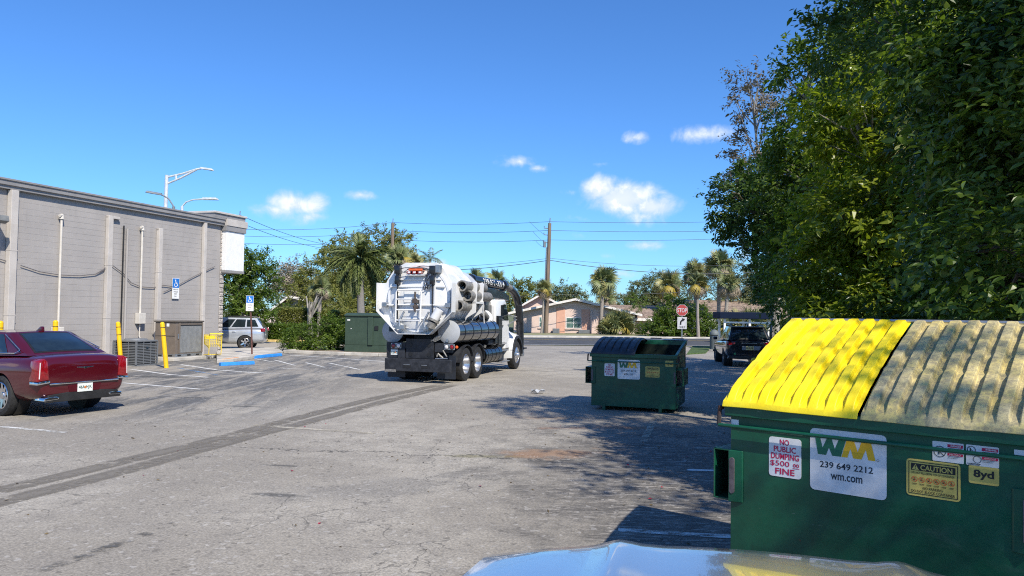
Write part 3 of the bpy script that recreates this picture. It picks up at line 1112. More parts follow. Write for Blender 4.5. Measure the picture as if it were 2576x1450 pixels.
def container(name, label, loc, ang, W, D, zf, zr, dz, fine):
    """front-load steel container; local X along the front, Y to the back, front plate on y=0"""
    root = thing(name, label, 'dumpster', loc, -ang, 'green front-load refuse containers')
    t = .012
    z0 = .09
    body = MB()
    body.bx(0, W, 0, t, z0, zf - .07)                                       # front plate
    body.bx(0, W, D - t, D, z0, zr)
    for x in (0, W - t):
        body.prism([(t + .001, z0), (D - t - .001, z0), (D - t - .001, zr), (t + .001, zf - .07)], x, x + t, 'x')
    body.bx(t, W - t, t, D - t, z0 + .01, z0 + .03)
    body.build('body', GREEN, root, smooth=0, bevel=.003, seg=1)
    g = .004                                        # thin added inner plates: interior shade painted in as near-black, with some grime
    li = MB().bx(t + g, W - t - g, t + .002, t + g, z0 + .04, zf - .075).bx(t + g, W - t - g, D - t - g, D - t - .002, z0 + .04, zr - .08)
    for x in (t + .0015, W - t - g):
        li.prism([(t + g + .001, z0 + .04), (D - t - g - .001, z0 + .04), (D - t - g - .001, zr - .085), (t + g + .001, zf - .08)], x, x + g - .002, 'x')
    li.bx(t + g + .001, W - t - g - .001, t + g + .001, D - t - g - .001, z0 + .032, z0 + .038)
    li.build('shade_lining', GREEND, root, smooth=0)
    # folded rim band along the front and the sloping sides
    rim = MB().bx(-.035, W + .035, -.035, .045, zf - .07, zf + .012)
    s = (zr - zf) / D
    for x0 in (-.035, W - .03):
        rim.prism([(.047, zf - .07), (.047, zf + .012 + s * .047), (D, zr + .012), (D, zr - .07)], x0, x0 + .065, 'x')
    rim.bx(-.035, W + .035, D + .001, D + .06, zr - .08, zr + .01)
    rim.build('rim', GREEN, root, smooth=0, bevel=.006, seg=1)
    # lid bar carried by end brackets
    zb = 1.262 + dz
    bar = MB().tube([(-.075, -.045, zb), (W + .06, -.045, zb)], .0125, 10).build('lid_bar', GREEN, root)
    for x in (-.075, W + .06):
        MB().tube([(x, -.04, zb), (x, -.02, zb + .13), (x, .02, zf - .02)], .016, 8).build('bar_bracket', RUST, bar)
    # lift pockets: open steel channels on both sides and their front straps
    zp = (.72 + dz, 1.085 + dz) if fine else (.56, .915)
    for sx in (-1, 1):
        x0 = 0 if sx < 0 else W
        e = MB()
        xo = x0 + sx * .125
        xi = x0 + sx * .002
        e.bx(xo, xo + sx * .01, .0, .95, zp[0], zp[1])
        e.bx(xi, xo - sx * .001, .0, .95, zp[1] - .012, zp[1])
        e.bx(xi, xo - sx * .001, .0, .95, zp[0], zp[0] + .012)
        pk = e.build('lift_pocket', GREEN, root, smooth=0, bevel=.003, seg=1)
        f = MB()
        xa, xb = (x0 - .004, x0 + .10) if sx < 0 else (x0 - .10, x0 + .004)
        f.prism([(xa, -.003), (xb, -.003), (xb - .01, -.012), (xa, -.032)] if sx < 0 else [(xa, -.003), (xa + .01, -.012), (xb, -.032), (xb, -.003)], zp[0], zp[1], 'z')
        f.build('front_strap', GREEN, pk, smooth=0, bevel=.003, seg=1)
        xs = x0 + (.022 if sx < 0 else -.022)
        MB().prism([(p[0], p[2]) for p in rounded(xs - .018, xs + .018, zp[0] + .06, zp[1] - .05, .016, 0)], -.0335, -.02, 'y').build('worn_patch', M('bare_steel', (.12, .10, .105), .6, .3, var=.3, scale=20), pk, smooth=0)
    for x in (.28, W - .32):
        MB().bx(x - .035, x + .035, .0, D, 0, z0 + .012).build('skid', GREEN, root, smooth=0, bevel=.004, seg=1)
        MB().bx(x - .03, x + .03, -.012, -.001, .0, .14).build('skid_plate', GREEN, root, smooth=0)
    MB().tube([(-.05, D + .03, zr + .03), (W + .05, D + .03, zr + .03)], .014, 10).build('hinge_rod', STEEL(), root)
    stickers(root, dz, fine)
    return root


def lid(root, x0, x1, D, zf, zr, nr, hr, mat, dome=.09, name='lid', label=None, over=.05):
    """blow-moulded ribbed lid from the front edge (y=-over) up to the hinge"""
    us, hs = [0.0], [0.0]
    pitch = 1 / nr
    for i in range(nr):
        a = i * pitch
        for f, h in ((.13, 0), (.21, 1), (.70, 1), (.78, 0)):
            us.append(a + f * pitch)
            hs.append(h)
    us.append(1.0)
    hs.append(0.0)
    vs = sorted(set([0, .012, .03, .055, .09] + lin(.13, .93, 22) + [.96, .98, 1.0]))
    notch = (.22, .40, .58, .76)
    hmap = dict(zip(us, hs))

    def surf(u, v, top=True):
        y = -over + (D + over + .02) * v
        z = zf + .03 + (zr - zf) * v + dome * math.sin(math.pi * min(1, v * 1.02)) ** .85
        env = min(1, max(0, (v - .012) / .07)) if v < .5 else min(1, max(.55, (1.0 - v) / .03))
        dip = 1 - .30 * max(0, 1 - min(abs(v - k) for k in notch) / .028)
        h = hmap[u] * hr * env * (dip if hmap[u] else 1)
        # in the grooves a small step where the ribs are notched
        if not hmap[u]:
            h += .25 * hr * max(0, 1 - min(abs(v - k) for k in notch) / .02) * env
        e = -.03 * (1 if v < .012 else 0)
        x = x0 + (x1 - x0) * u
        wp = Vector((x * 2.1, y * 2.1, 3.3))
        z += .012 * mnoise.noise(wp)
        y += (.012 * mnoise.noise(wp * 2.3 + Vector((7, 0, 0))) if v < .03 else 0)
        return (x, y - h * .35, z + h * .94 + e)
    mb = MB().grid(surf, us, vs)
    me = mb.mesh(name, 26, True)
    o = link_mesh(name, me, mat, root)
    if label:
        o['label'] = label
    md = o.modifiers.new('thick', 'SOLIDIFY')
    md.thickness = .008
    md.offset = -1
    bv = o.modifiers.new('round', 'BEVEL')
    bv.width = .006
    bv.segments = 2
    bv.limit_method = 'ANGLE'
    bv.angle_limit = R_(28)
    return o


def near_lid_mat(name, c, c2, rough, grime):
    m = bpy.data.materials.new(name)
    m.use_nodes = True
    t = NT(m.node_tree)
    bs = m.node_tree.nodes['Principled BSDF']
    p = t.n('ShaderNodeTexCoord').outputs['Object']
    n1, n2 = t.noise(p, 3.2, 6, .7), t.noise(p, 26, 5, .75)
    b = t.mix(t.rng(n1, .35, .65), c, c2)
    if grime:
        sp = t.n('ShaderNodeTexVoronoi')
        t.put(sp.inputs['Vector'], p)
        sp.inputs['Scale'].default_value = 95
        b = t.mix(t.math('MULTIPLY', t.rng(n2, .40, .62), grime), b, (.25, .215, .145))
        b = t.mix(t.math('MULTIPLY', t.rng(t.noise(p, 12, 7, .82), .47, .68), grime * .6), b, (.20, .175, .12))
        b = t.mix(t.math('MULTIPLY', t.rng(sp.outputs[0], .42, .2), grime * .25), b, (.12, .10, .07))
    b = t.mix(t.rng(t.noise(p, 14, 6, .8), .62, .80, 0, .5), b, (.30, .24, .08))
    t.put(bs.inputs['Base Color'], b)
    bs.inputs['Roughness'].default_value = rough
    bs.inputs['Subsurface Weight'].default_value = .0
    bp = t.n('ShaderNodeBump')
    bp.inputs['Strength'].default_value = .25
    bp.inputs['Distance'].default_value = .006
    t.put(bp.inputs['Height'], t.noise(p, 60, 4, .6))
    t.put(bs.inputs['Normal'], bp.outputs[0])
    return m


LIDY = near_lid_mat('new_yellow_lid', (.88, .66, .006), (.92, .74, .02), .45, 0)
LIDO = near_lid_mat('weathered_yellow_lid', (.66, .53, .18), (.56, .48, .26), .75, .68)
LIDB = M('black_lid_plastic', (.022, .025, .034), .42, var=.2, scale=5, bump=.1, bscale=40)
d_ = ray(1838, 1200)
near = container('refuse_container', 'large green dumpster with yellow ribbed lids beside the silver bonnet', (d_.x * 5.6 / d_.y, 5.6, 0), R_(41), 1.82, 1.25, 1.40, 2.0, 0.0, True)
lid(near, -.045, .885, 1.25, 1.40, 1.99, 8, .038, LIDY, .032, label='bright yellow ribbed lid')
lid(near, .905, 1.865, 1.25, 1.40, 1.99, 8, .040, LIDO, .032, label='weathered pale yellow ribbed lid')
far_p = G(1487, 1030)
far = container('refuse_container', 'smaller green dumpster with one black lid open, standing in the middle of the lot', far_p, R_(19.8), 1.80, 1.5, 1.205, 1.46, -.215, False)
lid(far, -.01, .95, 1.5, 1.205, 1.44, 6, .03, LIDB, .14, label='black ribbed lid, closed')
# the other lid hangs open behind the back plate; its rib ends stand above the rim
mb = MB().bx(.98, 1.80, 1.585, 1.61, .55, 1.50)
for xa in (1.0, 1.5):
    mb.bx(xa, xa + .26, 1.56, 1.585, 1.45, 1.53)
mb.build('open_lid', LIDB, far, smooth=0, bevel=.01)


# ================================================================== cars
def wheel(root, x, y, r, w, side, rim_mat, spokes=10, name='wheel', dish=.04, hub=.28):
    """tyre with rim and spokes; side = +1 outer face towards +X"""
    Mx = Matrix.Translation((x, y, r)) @ Matrix.Rotation(R_(90), 4, 'Y')
    if side < 0:
        Mx = Matrix.Translation((x, y, r)) @ Matrix.Rotation(R_(-90), 4, 'Y')
    rr = r * .66
    h = w / 2
    t = MB().lathe([(rr, -h * .8), (r * .80, -h), (r * .955, -h * .86), (r, -h * .55), (r, h * .55), (r * .955, h * .86), (r * .80, h), (rr, h * .82), (rr, h * .2), (rr, -h * .5)], 36, Mx, True)
    tyre = t.build(name, RUBBER(), root, smooth=40)
    m = MB().lathe([(rr + .004, h * .80), (rr * .95, h * .88), (rr * .91, h * .70), (rr * .89, -h * .3), (rr * .3, -h * .3), (.001, -h * .3)], 30, Mx, caps=False)
    m.build('rim', rim_mat, tyre, smooth=40)
    sp = MB()
    for i in range(spokes):
        a = 2 * math.pi * i / spokes
        ca, sa = math.cos(a), math.sin(a)
        for r0, r1, w0, w1 in ((rr * hub * .8, rr * .94, .085 * rr / .24, .05 * rr / .24),):
            vs = []
            for q, ww, z in ((r0, w0, h * .62 - dish * .2), (r1, w1, h * .72)):
                for sgn in (-1, 1):
                    for dz_ in (0, -.03):
                        u = Vector((ca * q - sa * sgn * ww / 2, sa * q + ca * sgn * ww / 2, z + dz_))
                        vs.append(Mx @ u)
            sp.add(vs, [(0, 2, 6, 4), (1, 5, 7, 3), (0, 4, 5, 1), (2, 3, 7, 6), (4, 6, 7, 5), (0, 1, 3, 2)])
    sp.lathe([(.001, h * .72), (rr * hub * .9, h * .68), (rr * hub, h * .5), (rr * hub, 0), (.001, 0)], 18, Mx)
    sp.build('spokes', rim_mat, tyre, smooth=30)
    MB().lathe([(.001, -h * .1), (rr * .86, -h * .1), (rr * .86, -h * .2), (.001, -h * .2)], 24, Mx).build('brake_disc', M('brake_dark', (.05, .05, .05), .5, .5), tyre)
    return tyre


def loft_body(root, stations, mat, cut, name='body'):
    """stations: (y, [(x,z)...]) half sections from bottom centre to top centre; wheel arches cut out"""
    mb = MB()
    n = len(stations[0][1])
    rings = []
    for y, half in stations:
        right = [(x, y, z) for x, z in half]
        leftp = [(-x, y, z) for x, z in half[1:-1]][::-1]
        rings.append(right + leftp)
    m = len(rings[0])
    for r in rings:
        mb.v += r
    for i in range(len(rings) - 1):
        for k in range(m):
            mb.f.append((i * m + k, i * m + (k + 1) % m, (i + 1) * m + (k + 1) % m, (i + 1) * m + k))
    for b in (0, (len(rings) - 1) * m):               # end caps as quads
        for k in range(n - 1):
            a0, a1 = k, k + 1
            l0 = 0 if k == 0 else m - k
            l1 = m - (k + 1) if k + 1 < n - 1 else k + 1
            f = [b + a0, b + a1] + ([b + l1] if l1 != a1 else []) + ([b + l0] if l0 != a0 else [])
            mb.f.append(tuple(f))
    me = mb.mesh(name, 0, True)
    o = link_mesh(name, me, mat, root)
    ss = o.modifiers.new('s', 'SUBSURF')
    ss.levels = ss.render_levels = 2
    tmp = []
    for (y, r) in cut:
        for sx in (-1, 1):
            c = MB().cyl((sx * .60, y, r), (sx * 1.3, y, r), r * 1.13, n=40).build('cutter', None)
            c.parent = root
            bo = o.modifiers.new('b', 'BOOLEAN')
            bo.object = c
            bo.operation = 'DIFFERENCE'
            bo.solver = 'EXACT'
            tmp.append(c)
    bpy.context.view_layer.update()
    dg = bpy.context.evaluated_depsgraph_get()
    me2 = bpy.data.meshes.new_from_object(o.evaluated_get(dg))
    o.modifiers.clear()
    o.data = me2
    me2.materials.clear()
    me2.materials.append(mat)
    me2.polygons.foreach_set('use_smooth', [True] * len(me2.polygons))
    me2.set_sharp_from_angle(angle=R_(38))
    me2.name = name
    for c in tmp:
        bpy.data.objects.remove(c)
    for (y, r) in cut:
        for sx in (-1, 1):
            w = MB()
            w.cyl((sx * .58, y, r), (sx * .59, y, r), r * 1.12, n=28)
            w.lathe([(r * 1.125, 0), (r * 1.125, .22), (r * 1.12, .22), (r * 1.12, 0)], 32, Matrix.Translation((sx * .59, y, r)) @ Matrix.Rotation(R_(90 * sx), 4, 'Y'), True)
            w.build('wheel_well', BLACK(), root)
    return o


def patch(c00, c10, c11, c01, bulge=0.0, nrm=(0, 0, 1)):
    c = [Vector(q) for q in (c00, c10, c11, c01)]
    nv = Vector(nrm).normalized()

    def f(u, v):
        p = (c[0] * (1 - u) + c[1] * u) * (1 - v) + (c[3] * (1 - u) + c[2] * u) * v
        return p + nv * (bulge * (4 * u * (1 - u)) * (1 - .6 * abs(2 * v - 1)))
    return f


def cabin(root, B, T, paint, bulge_r=.06, bulge_s=.02, roof_b=.04, wins=None, gl=None, rear_win=(.10, .90, .10, .90), front_win=(.06, .94, .08, .92), pil=None):
    """B: base corners (half width, y) front/rear + z, T: roof corners. Returns cabin mesh; glass panels as parts"""
    gl = gl or GLASS()
    (bwf, byf, bzf), (bwr, byr, bzr) = B
    (twf, tyf, tzf), (twr, tyr, tzr) = T
    front = patch((-bwf, byf, bzf), (bwf, byf, bzf), (twf, tyf, tzf), (-twf, tyf, tzf), bulge_r, (0, 1, .8))
    rear = patch((bwr, byr, bzr), (-bwr, byr, bzr), (-twr, tyr, tzr), (twr, tyr, tzr), bulge_r, (0, -1, .8))
    right = patch((bwf, byf, bzf), (bwr, byr, bzr), (twr, tyr, tzr), (twf, tyf, tzf), bulge_s, (1, 0, .3))
    left = patch((-bwr, byr, bzr), (-bwf, byf, bzf), (-twf, tyf, tzf), (-twr, tyr, tzr), bulge_s, (-1, 0, .3))
    roof = patch((-twf, tyf, tzf), (twf, tyf, tzf), (twr, tyr, tzr), (-twr, tyr, tzr), roof_b, (0, 0, 1))
    us = lin(0, 1, 13)
    mb = MB()
    for f in (front, rear, right, left, roof):
        mb.grid(f, us, us)
    me = mb.mesh('cabin', 0, False)
    bm = bmesh.new()
    bm.from_mesh(me)
    bmesh.ops.remove_doubles(bm, verts=bm.verts, dist=.004)
    bmesh.ops.recalc_face_normals(bm, faces=bm.faces)
    bm.to_mesh(me)
    bm.free()
    me.polygons.foreach_set('use_smooth', [True] * len(me.polygons))
    me.set_sharp_from_angle(angle=R_(60))
    cab = link_mesh('cabin', me, paint, root)

    def pane(f, u0, u1, v0, v1, nrm, name='window', off=.007, cut=None, mat=None):
        nv = Vector(nrm).normalized() * off
        o = MB().grid(lambda u, v: f(u, v) + nv, lin(u0, u1, 9), lin(v0, v1, 9)).build(name, mat or gl, cab, fix=False)
        return o
    a = front_win
    pane(front, *a, (0, 1, .8), 'windscreen')
    a = rear_win
    pane(rear, a[0] - .025, a[1] + .025, a[2] - .05, a[3] + .04, (0, -1, .8), 'window_seal', .004, mat=BLACK())
    pane(rear, *a, (0, -1, .8), 'rear_window')
    for (u0, u1, v0, v1) in (wins or []):
        pane(right, u0, u1, v0, v1, (1, 0, .3))
        pane(left, 1 - u1, 1 - u0, v0, v1, (-1, 0, .3))
    return cab


def paint(name, c, flake=.3, rough=.22):
    return M(name, c, rough, flake, var=.03, scale=3, coat=1.0, spec=.5)


def sec(w, zb, zs, zt, top, edge=.10):
    """half section of a car body: bottom, sill, flank, shoulder, deck"""
    return [(0, zb), (w * .80, zb), (w * .965, zs), (w, (zs * .45 + zt * .55)), (w * .975, zt - edge), (w * .86, zt), (w * .45, top - .004), (0, top)]


def sedan(label, loc, heading, body_paint, wheel_mat, s=1.0, front=True):
    """long saloon; origin under the middle of the rear axle, +Y forward"""
    root = thing('parked_sedan', label, 'car', loc, heading)
    root.scale = (s, s, s)
    st = [(-1.13, sec(.80, .42, .50, .86, .90, .10)), (-1.09, sec(.87, .33, .46, .99, 1.025)), (-.98, sec(.93, .27, .42, 1.06, 1.085)), (-.55, sec(.955, .24, .38, 1.06, 1.10)), (-.1, sec(.955, .24, .36, 1.05, 1.10)),
          (.6, sec(.95, .24, .34, 1.02, 1.06)), (1.5, sec(.945, .24, .34, 1.00, 1.04)), (2.3, sec(.95, .24, .34, .99, 1.03)), (2.9, sec(.955, .25, .36, .97, 1.02)), (3.5, sec(.94, .25, .38, .93, .985)), (3.78, sec(.90, .27, .42, .86, .92)), (3.87, sec(.80, .36, .48, .74, .80))]
    body = loft_body(root, st, body_paint, [(0, .355), (3.05, .355)])
    cabin(root, ((.80, 2.45, 1.00), (.80, -.60, 1.065)), ((.60, 1.45, 1.455), (.60, .30, 1.455)), body_paint, .07, .02, .03,
          wins=[(.24, .48, .12, .90), (.51, .80, .12, .90)], rear_win=(.12, .88, .13, .90))
    for x in (-1, 1):
        wheel(root, x * .83, 0, .355, .24, x, wheel_mat, 10)
        wheel(root, x * .83, 3.05, .355, .24, x, wheel_mat, 10)
    return root


RED = paint('maroon_paint', (.085, .003, .009), .25, .18)
ALU = M('polished_alloy', (.70, .70, .72), .18, 1.0, var=.08, scale=20)
rl, rr_ = G(15, 1045), G(215, 1023)
mid = (rl + rr_) / 2
hd = (rr_ - rl).normalized()
ang = math.atan2(hd.y, hd.x)
red = sedan('dark red sedan with chrome trim parked at the left edge', mid + Vector((.02, 0, 0)), ang, RED, ALU, 1.0)
red.scale = (1.0, .94, 1.06)
# rear end: lamps, brightwork, plate, valance, exhausts
LAMP = M('red_lamp', (.24, .004, .009), .12, var=.2, scale=25, coat=1.0)
LAMPL = M('lamp_clear', (.75, .72, .72), .15, var=.1, coat=.6)
for sx in (-1, 1):
    pts = [(sx * .925, .64), (sx * .70, .66), (sx * .735, .985), (sx * .80, 1.035), (sx * .90, .99)]
    la = MB().prism(pts, -1.135, -.86, 'y').build('tail_light', LAMP, red, smooth=30, bevel=.02)
    MB().prism([(sx * .935, .585), (sx * .69, .61), (sx * .695, .655), (sx * .93, .635)], -1.150, -.9, 'y').build('chrome_base', CHROME(), la, bevel=.01)
    MB().prism([(sx * .90, .69), (sx * .885, .69), (sx * .872, .97), (sx * .888, .97)], -1.142, -1.0, 'y').build('light_bar', LAMPL, la, smooth=0)
    ex = MB().prism([(sx * .80, .30), (sx * .52, .315), (sx * .50, .345), (sx * .56, .375), (sx * .78, .36)], -1.145, -.8, 'y').build('exhaust_tip', CHROME(), red, bevel=.012)
    MB().prism([(sx * .77, .315), (sx * .54, .325), (sx * .53, .342), (sx * .57, .36), (sx * .76, .348)], -1.149, -1.10, 'y').build('exhaust_opening', BLACK(), ex, smooth=0)
MB().prism([(-.70, .575), (.70, .575), (.70, .605), (-.70, .605)], -1.16, -1.05, 'y').build('chrome_strip', CHROME(), red, bevel=.008)
MB().prism([(-.78, .27), (.78, .27), (.70, .40), (.35, .43), (-.35, .43), (-.70, .40)], -1.133, -.7, 'y').build('rear_valance', M('black_plastic', (.02, .02, .021), .55, var=.2), red, smooth=0, bevel=.01)
MB().prism([(-.30, .425), (.30, .425), (.34, .555), (-.34, .555)], -1.139, -1.02, 'y').build('plate_recess', M('maroon_shadow_trim', (.07, .004, .010), .3), red, smooth=0, bevel=.008)


def plate(root, w, h, x, y, z, txt, mat=None, ink=None):
    o = MB().bx(x - w / 2, x + w / 2, y, y + .006, z - h / 2, z + h / 2).build('licence_plate', mat or M('plate_white', (.72, .75, .72), .35, var=.04), root, smooth=0, bevel=.004)
    if txt:
        lettering(txt, w * .86, h * .46, ink or M('plate_green_ink', (.03, .10, .09), .5), o, x - w * .43, z - h * .24, y - .004, fat=.015)
        MB().lathe([(.001, 0), (h * .14, 0), (h * .14, .001), (.001, .001)], 12, Matrix.Translation((x, y - .0045, z)) @ Matrix.Rotation(R_(90), 4, 'X')).build('orange_emblem', M('plate_orange', (.65, .20, .05), .5), o)
    return o


plate(red, .31, .155, 0, -1.146, .495, '46A HJK')
em = MB()
for sx in (-1, 1):
    em.prism([(0, .835), (sx * .16, .853), (sx * .17, .866), (0, .862)], -1.132, -1.04, 'y')
em.bx(-.03, .03, -1.136, -1.05, .832, .866)
em.build('wing_badge', CHROME(), red, smooth=0, bevel=.003)
MB().prism([(-.02, 1.47), (.20, 1.47), (.05, 1.56), (.0, 1.56)], -.03, .03, 'x').build('fin_antenna', RED, red, bevel=.012, loc=(0, .28, 0))
for sx in (-1, 1):
    MB().tube([(sx * .822, 2.1, 1.055), (sx * .815, .8, 1.08), (sx * .81, -.2, 1.10), (sx * .80, -.36, 1.16), (sx * .66, .38, 1.42)], .010, 6).build('window_trim', CHROME(), red)
    for yy in (.68, 1.72):
        MB().bx(sx * .955, sx * .972, yy, yy + .16, .88, .905).build('door_handle', CHROME(), red, bevel=.006)
SEATM = M('cream_leather', (.55, .50, .42), .6)
for sx in (-1, 1):
    MB().bx(sx * .22, sx * .50, -.36, -.30, 1.10, 1.20).build('rear_headrest', SEATM, red, bevel=.03)

# ------------------------------------------------------------------ silver bonnet right below the viewer
SILV = M('silver_paint', (.44, .46, .49), .22, .75, var=.03, coat=1.0)
fg = thing('silver_car', 'silver car whose glossy bonnet reaches into the bottom of the picture', 'car', (.36, .22, 0), R_(-13))


def hood(u, v):
    """u across -1..1, v 0 (windscreen) .. 1 (nose)"""
    y = 1.75 + 1.95 * v - .24 * u * u * v
    w = 1.26 - .03 * v
    z = 1.030 - .035 * v - .05 * v * v - .060 * abs(u) ** 2.6
    rx = abs(u)
    z += .030 * math.exp(-((rx - .50) / .075) ** 2) * (1 - .1 * v)
    if v > .88:
        z -= ((v - .88) / .12) ** 2 * .10
    return (u * w, y, z)


us = sorted(set(lin(-1, 1, 25) + [-.60, -.55, -.52, -.505, -.495, -.45, .45, .495, .505, .52, .55, .60]))
MB().grid(hood, us, lin(0, 1, 22)).build('bonnet', SILV, fg, smooth=50)
st = [(-1.3, sec(1.03, .35, .5, .95, 1.0)), (-1.0, sec(1.12, .25, .42, 1.0, 1.04)), (0, sec(1.16, .22, .36, .98, 1.02)), (1.6, sec(1.16, .22, .36, .96, 1.0)), (2.6, sec(1.16, .24, .38, .92, .95)), (3.35, sec(1.10, .26, .42, .84, .86)), (3.62, sec(0.97, .36, .5, .72, .74))]
loft_body(fg, st, SILV, [(-.2, .34), (2.75, .34)])
cabin(fg, ((.80, 1.72, 1.00), (.80, -1.05, 1.02)), ((.58, .95, 1.46), (.58, -.35, 1.46)), SILV, .05, .02, .02, wins=[(.10, .48, .12, .9), (.52, .88, .12, .9)])
for x in (-1, 1):
    wheel(fg, x * 1.02, -.2, .33, .22, x, ALU, 10)
    wheel(fg, x * 1.02, 2.75, .33, .22, x, ALU, 10)
MB().lathe([(.001, .012), (.014, .010), (.02, 0), (.001, 0)], 12, Matrix.Translation((.62, 2.35, 1.035))).build('washer_nozzle', BLACK(), fg)


# ------------------------------------------------------------------ sport-utility cars
def suv(name, label, loc, heading, body_paint, wmat, s=1.0, roof_rails=True):
    root = thing(name, label, 'car', loc, heading)
    root.scale = (s, s, s)
    st = [(-.95, sec(.80, .50, .60, .98, 1.02)), (-.90, sec(.87, .36, .52, 1.06, 1.09)), (-.7, sec(.92, .30, .46, 1.09, 1.12)), (0, sec(.93, .28, .44, 1.07, 1.11)), (.9, sec(.925, .28, .42, 1.04, 1.08)), (1.9, sec(.925, .28, .42, 1.02, 1.06)),
          (2.5, sec(.93, .28, .44, 1.0, 1.05)), (3.2, sec(.91, .30, .46, .94, .99)), (3.48, sec(.86, .34, .5, .86, .90)), (3.58, sec(.74, .44, .55, .72, .76))]
    loft_body(root, st, body_paint, [(0, .355), (2.75, .355)])
    cabin(root, ((.82, 2.05, 1.03), (.83, -.88, 1.09)), ((.64, 1.15, 1.62), (.66, -.52, 1.60)), body_paint, .045, .02, .035,
          wins=[(.22, .42, .14, .86), (.45, .69, .14, .86), (.72, .93, .16, .84)], rear_win=(.07, .93, .10, .88))
    for x in (-1, 1):
        wheel(root, x * .81, 0, .355, .23, x, wmat, 6, hub=.3)
        wheel(root, x * .81, 2.75, .355, .23, x, wmat, 6, hub=.3)
        if roof_rails:
            MB().tube([(x * .60, 1.0, 1.615), (x * .61, .85, 1.68), (x * .62, -.30, 1.68), (x * .62, -.45, 1.61)], .022, 8).build('roof_rail', M('rail_black', (.02, .02, .022), .4), root)
        MB().prism([(x * .93, 1.75), (x * 1.10, 1.70), (x * 1.12, 1.80), (x * .95, 1.88)], 1.02, 1.16, 'z').build('door_mirror', body_paint, root, bevel=.025)
        for yy in (.45, 1.35):
            MB().bx(x * .925, x * .945, yy, yy + .17, .90, .925).build('door_handle', body_paint, root, bevel=.006)
    return root


SSUV = paint('pale_silver_paint', (.52, .56, .62), .5, .25)
p = G(617, 880)
# side-on: the near flank faces the viewer
h = R_(101)
ssuv = suv('parked_suv', 'silver sport-utility car half hidden behind the stone pier', (p.x - .17, p.y + .79, 0), h, SSUV, ALU, 1.0)
for sx in (-1, 1):
    MB().prism([(sx * .90, .92), (sx * .74, .94), (sx * .78, 1.10), (sx * .88, 1.08)], -.965, -.75, 'y').build('tail_light', LAMP, ssuv, bevel=.015)

DSUV = paint('dark_blue_black_paint', (.012, .016, .024), .2, .2)
p = G(1829, 921)
dsuv = suv('parked_suv', 'dark blue wagon seen from behind in the shade of the trees', (p.x + .80, p.y + .1, 0), R_(-8), DSUV, M('dark_alloy', (.12, .12, .13), .35, .8), 1.0)
MB().prism([(-.30, .69), (.36, .69), (.46, .86), (-.30, .86)], -.972, -.85, 'y').build('plate_recess', M('grey_plastic', (.22, .23, .25), .5), dsuv, smooth=0, bevel=.01)
plate(dsuv, .31, .155, .0, -.985, .775, 'FLA 20', M('plate_gold', (.60, .50, .22), .4, var=.2, scale=30), BLACK())
for sx in (-1, 1):
    MB().prism([(sx * .91, .86), (sx * .55, .93), (sx * .56, .99), (sx * .90, 1.04)], -.972, -.72, 'y').build('tail_light', LAMP, dsuv, bevel=.015)
    MB().bx(sx * .58 - .035, sx * .58 + .035, -.975, -.90, .50, .58).build('reflector', M('green_reflector', (.08, .32, .12), .3), dsuv, bevel=.006)
MB().prism([(-.34, .955), (.30, .955), (.26, .985), (-.30, .985)], -.965, -.85, 'y').build('tailgate_trim', M('satin_trim', (.30, .31, .32), .3, .8), dsuv, bevel=.006)
MB().prism([(-.86, .34), (.86, .34), (.80, .47), (-.80, .47)], -.985, -.7, 'y').build('rear_bumper', M('black_plastic', (.02, .02, .021), .55, var=.2), dsuv, smooth=0, bevel=.02)
MB().prism([(-.02, 1.63), (.20, 1.63), (.05, 1.73), (.0, 1.73)], -.025, .025, 'x').build('fin_antenna', DSUV, dsuv, bevel=.01, loc=(0, -.35, 0))
MB().prism([(-.60, 1.585), (.60, 1.585), (.62, 1.64), (-.62, 1.64)], -.66, -.44, 'y').build('roof_spoiler', DSUV, dsuv, bevel=.015)


# ================================================================== vacuum tanker truck (origin below the rear axle, +Y forward)
TW = M('truck_white', (.73, .735, .74), .30, var=.03, scale=3, dirt=.05, coat=.3)
TB = M('truck_black', (.012, .013, .016), .28, var=.2, scale=5, coat=.5)
TBM = M('truck_black_dusty', (.020, .022, .028), .55, var=.4, scale=6, dirt=.2)
TBT = M('tank_black_gloss', (.020, .022, .026), .12, var=.2, scale=3, coat=.8)
TGR = M('tank_head_grey', (.40, .42, .45), .45, var=.06, scale=4)
HOSE = M('old_steel_hose', (.26, .25, .23), .55, .3, var=.3, scale=14, dirt=.25)
ORNG = M('orange_lens', (.75, .13, .02), .2, coat=.6)
truck = thing('vacuum_tanker_truck', 'white and black vacuum tanker truck driving away with hose boom over the cab', 'truck', (-2.44, 23.1, 0), R_(-16.5))
CY, CZ, CR = .06, 2.42, .985                       # tank axis x, z and radius
# chassis and tail
MB().bx(-.42, -.30, -.9, 6.3, .62, .86).bx(.30, .42, -.9, 6.3, .62, .86).build('chassis_rail', TBM, truck, smooth=0)
rb_ = MB().bx(-.98, 1.06, -1.02, -.90, .33, .695).build('rear_bumper', TBM, truck, smooth=0, bevel=.015)
for x0, x1 in ((-.40, -.16), (.16, .37)):
    b = MB().bx(x0, x1, -1.026, -1.015, .43, .52).build('bumper_slot', BLACK(), rb_, smooth=0)
    MB().bx(x0 + .02, x1 - .02, -1.03, -1.02, .515, .53).build('slot_lip', STEEL(), b, smooth=0)
MB().bx(-.97, -.62, -1.028, -1.018, .30, .38).build('scuffed_corner', M('scuffed_steel', (.20, .19, .18), .6, .4, var=.4, scale=20), rb_, smooth=0)
tp = MB().bx(-.36, .50, -.92, -.86, .70, 1.27).build('tail_panel', TBM, truck, smooth=0, bevel=.008)
for x in (-.22, .36):
    for z in (.82, 1.10):
        MB().cyl((x, -.93, z), (x, -.915, z), .06, n=16).build('panel_hole', BLACK(), tp)
